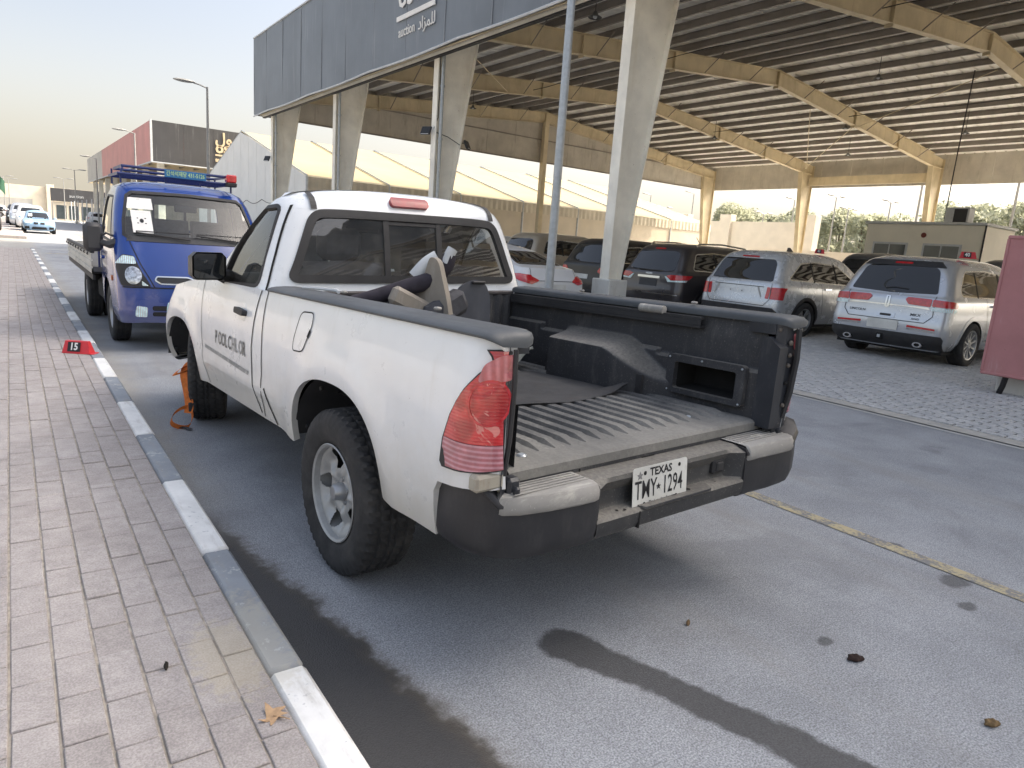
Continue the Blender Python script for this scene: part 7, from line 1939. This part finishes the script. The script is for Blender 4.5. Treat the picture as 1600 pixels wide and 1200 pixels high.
ribbon(crv([(-.05, -.03, .014), (-.02, -.06, .012), (.0, -.11, .010)]), .028, (.9, .2, .2), A_BPLAST, 'strap_end', stp)
# load in the pickup bed (pickup axes)
def on_bed(name, label, cat):
    t = thing(name, label, cat, (1.9546, 2.6339, 0), .0355); return t
A_TAN = scuffed('tan_grey_board', (.27, .24, .20), (.50, .47, .42), .6, .7)
A_GREYSH = scuffed('grey_shell_plastic', (.085, .09, .105), (.2, .2, .2), .3, .5)
s1 = on_bed('broken_seat', 'broken seat with tan side panel and dark bolster in the pickup bed', 'seat')
MB().prism(rpoly([(.62, .70), (.30, .70), (.40, 1.10), (.47, 1.30), (.53, 1.32), (.60, 1.10)], .04), -.10, -.065, 'x').xf(Matrix.Rotation(R(18), 4, 'Z') @ Matrix.Translation((.16, .10, 0))).xf(LEAN).obj('side_panel', A_TAN, s1, 30)
MB().tube(crv([(-.50, .80, 1.06), (-.36, .75, 1.10), (-.22, .69, 1.15), (-.10, .63, 1.20), (-.045, .60, 1.27), (-.03, .59, 1.33)], 20), [.035 + .012 * math.sin(math.pi * i / 20) for i in range(21)], 10).xf(LEAN).obj('bolster', simple('dark_cloth', (.035, .03, .04), .9, var=.3, sc=20), s1, 40)
MB().tube(crv([(-.16, .72, 1.20), (-.11, .69, 1.27), (-.06, .66, 1.31)], 10), .045, 10).xf(LEAN).obj('padding', scuffed('pale_foam', (.55, .57, .58), (.3, .3, .3), .4, .8), s1, 40)
MB().tube(crv([(-.05, .59, 1.28), (-.035, .585, 1.33), (-.02, .58, 1.36)], 8), .030, 10).xf(LEAN).obj('bolster_cap', simple('pale_cap', (.5, .52, .53), .6), s1, 40)
MB().cbox((-.22, .62, 1.06), (.30, .06, .10), .02, Matrix.Rotation(R(25), 3, 'Y')).xf(LEAN).obj('seat_frame', A_TAN, s1, 0)
MB().cbox((-.06, .56, 1.04), (.26, .10, .14), .03, Matrix.Rotation(R(-28), 3, 'Y')).xf(LEAN).obj('cushion', A_SEATC, s1, 40)
MB().prism(rpoly([(.80, .70), (.40, .70), (.45, 1.02), (.75, 1.04)], .05), -.45, -.05, 'x').xf(LEAN).obj('seat_base', A_SEATC, s1, 30)
s2 = on_bed('grey_shell', 'dark grey rounded plastic shell standing in the front of the pickup bed', 'panel')
o_ = rpoly([(.055, .69), (.235, .69), (.27, .95), (.262, 1.10), (.225, 1.175), (.15, 1.20), (.08, 1.18), (.035, 1.11), (.02, .95)], .03)
mb = MB().prism(o_, .60, .655, 'y', .90); mb.xf(LEAN).obj('shell', A_GREYSH, s2, 50)
MB().cbox((.17, .592, 1.182), (.09, .02, .018), .006).xf(LEAN).obj('lip', A_BPLAST, s2, 0)
MB().prism(rpoly([(.235, .90), (.285, .98), (.268, 1.12), (.24, 1.14)], .01), .62, .66, 'y').xf(LEAN).obj('edge_trim', A_TAN, s2, 30)
s3 = on_bed('white_tube', 'thin pale cable lying along the left bed rail', 'cable')
MB().tube(crv([(-.78, .72, 1.146), (-.76, .62, 1.150), (-.73, .56, 1.148), (-.72, .47, 1.149), (-.74, .40, 1.147)]), .008, 6).xf(LEAN).obj('cable', A_FTRIM, s3, 40)
A_MAT = simple('black_rubber_mat', (.040, .040, .042), .8, var=.25, sc=9, dust=.35, dustc=(.14, .125, .105), bump=.3, bsc=70)
s4 = on_bed('rubber_mat', 'worn black rubber mat on the ribbed pickup bed floor', 'mat')
rows = []
for v in np.linspace(0, 1, 15):
    r = []
    for u in np.linspace(0, 1, 25):
        x = lerp(-.36, lerp(.50, .46, v), u); y = lerp(lerp(-.26, -.30, u), .42, v) + .02 * math.sin(9 * u) * (1 - v)
        z = FZ + .022 + .004 * math.sin(7 * u + 3 * v) + (.035 * sstep(.82, 1, u) * sstep(.22, 0, v) * (1 + .5 * math.sin(20 * u)))
        r.append((x, y, z))
    rows.append(r)
mb = MB().grid(rows); mb2 = MB().grid([[(p[0], p[1], p[2] - .007) for p in r] for r in rows]); mb.merge(mb2); mb.xf(LEAN).obj('sheet', A_MAT, s4, 40, fix=False)
s5 = on_bed('tarp_scrap', 'crumpled grey green tarp scrap beside the wheel housing in the bed', 'tarp')
A_TARP = simple('grey_green_tarp', (.24, .25, .22), .8, var=.3, sc=16)
rows = [[(.10 + .42 * u + .03 * math.sin(5 * v), .50 + .22 * v + .03 * math.sin(6 * u), FZ + .03 + .035 * math.sin(9 * u + 2 * v) ** 2 + .10 * u ** 3 * (1 - .4 * v) + .02 * math.sin(11 * v)) for u in np.linspace(0, 1, 16)] for v in np.linspace(0, 1, 8)]
mb = MB().grid(rows); mb.merge(MB().grid([[(p[0], p[1], p[2] - .003) for p in r] for r in rows])); mb.xf(LEAN).obj('sheet', A_TARP, s5, 40, fix=False)
# dry leaves and pebbles
def leaf(loc, rz, s, label, col):
    t = thing('dry_leaf', label, 'leaf', loc, rz)
    o = []
    for k in range(5):
        a = R(90 + 72 * k + (10 if k % 2 else -6)); r1 = s * (1.0, .82, .7, .74, .88)[k]
        o += [(r1 * .42 * math.cos(a - R(24)), r1 * .42 * math.sin(a - R(24))), (r1 * .72 * math.cos(a - R(9)), r1 * .72 * math.sin(a - R(9))), (r1 * math.cos(a), r1 * math.sin(a)), (r1 * .70 * math.cos(a + R(10)), r1 * .70 * math.sin(a + R(10)))]
    def mp(u, v, q): return Vector((u, v, .006 + .35 * (u * u + v * v) / s * .6 + .006 * math.sin(u * 90) + q))
    m = simple('dry_leaf_brown', col, .8, var=.25, sc=40)
    patch(o, [], mp, s * .2, s * .2, .0012).obj('blade', m, t, 30)
    MB().tube([(0, 0, .008), (s * .25, -s * .5, .010), (s * .35, -s * .95, .014)], .0016, 5).obj('stem', m, t, 30)
leaf((.503, 1.656, .130), R(15), .052, 'dry tan star shaped leaf on the pavement beside the white kerb stone', (.46, .30, .17))
def clod(loc, rz, s, label, col):
    t = thing('dry_clod', label, 'debris', loc, rz); mb = MB()
    mb.sphere((0, 0, .011), (s, s * .55, .012), 12, 8); mb.v = [(x * (1 + .2 * math.sin(17 * y / s)), y * (1 + .25 * math.sin(9 * x / s + 1)), z + .004 * math.sin(8 * x / s)) for x, y, z in mb.v]
    mb.obj('lump', simple('clod', col, .9, var=.4, sc=60, bump=.6, bsc=200), t, 40)
    MB().tube([(s * .6, 0, .012), (s * 1.15, s * .1, .006)], .003, 5).obj('stalk', A_BARK, t, 30)
clod((2.476, 1.069, .0), R(-30), .032, 'dark brown lump on the asphalt right of the spill trail', (.035, .018, .014))
clod((2.519, .633, .0), R(-30), .026, 'pale brown curled seed pod near the bottom right corner', (.20, .13, .06))
clod((2.10, 1.55, .0), R(20), .012, 'tiny tan leaf scrap on the asphalt behind the pickup', (.25, .16, .08))
clod((.30, 2.02, .130), R(60), .010, 'small dark twig on the pavement pavers', (.03, .025, .02))
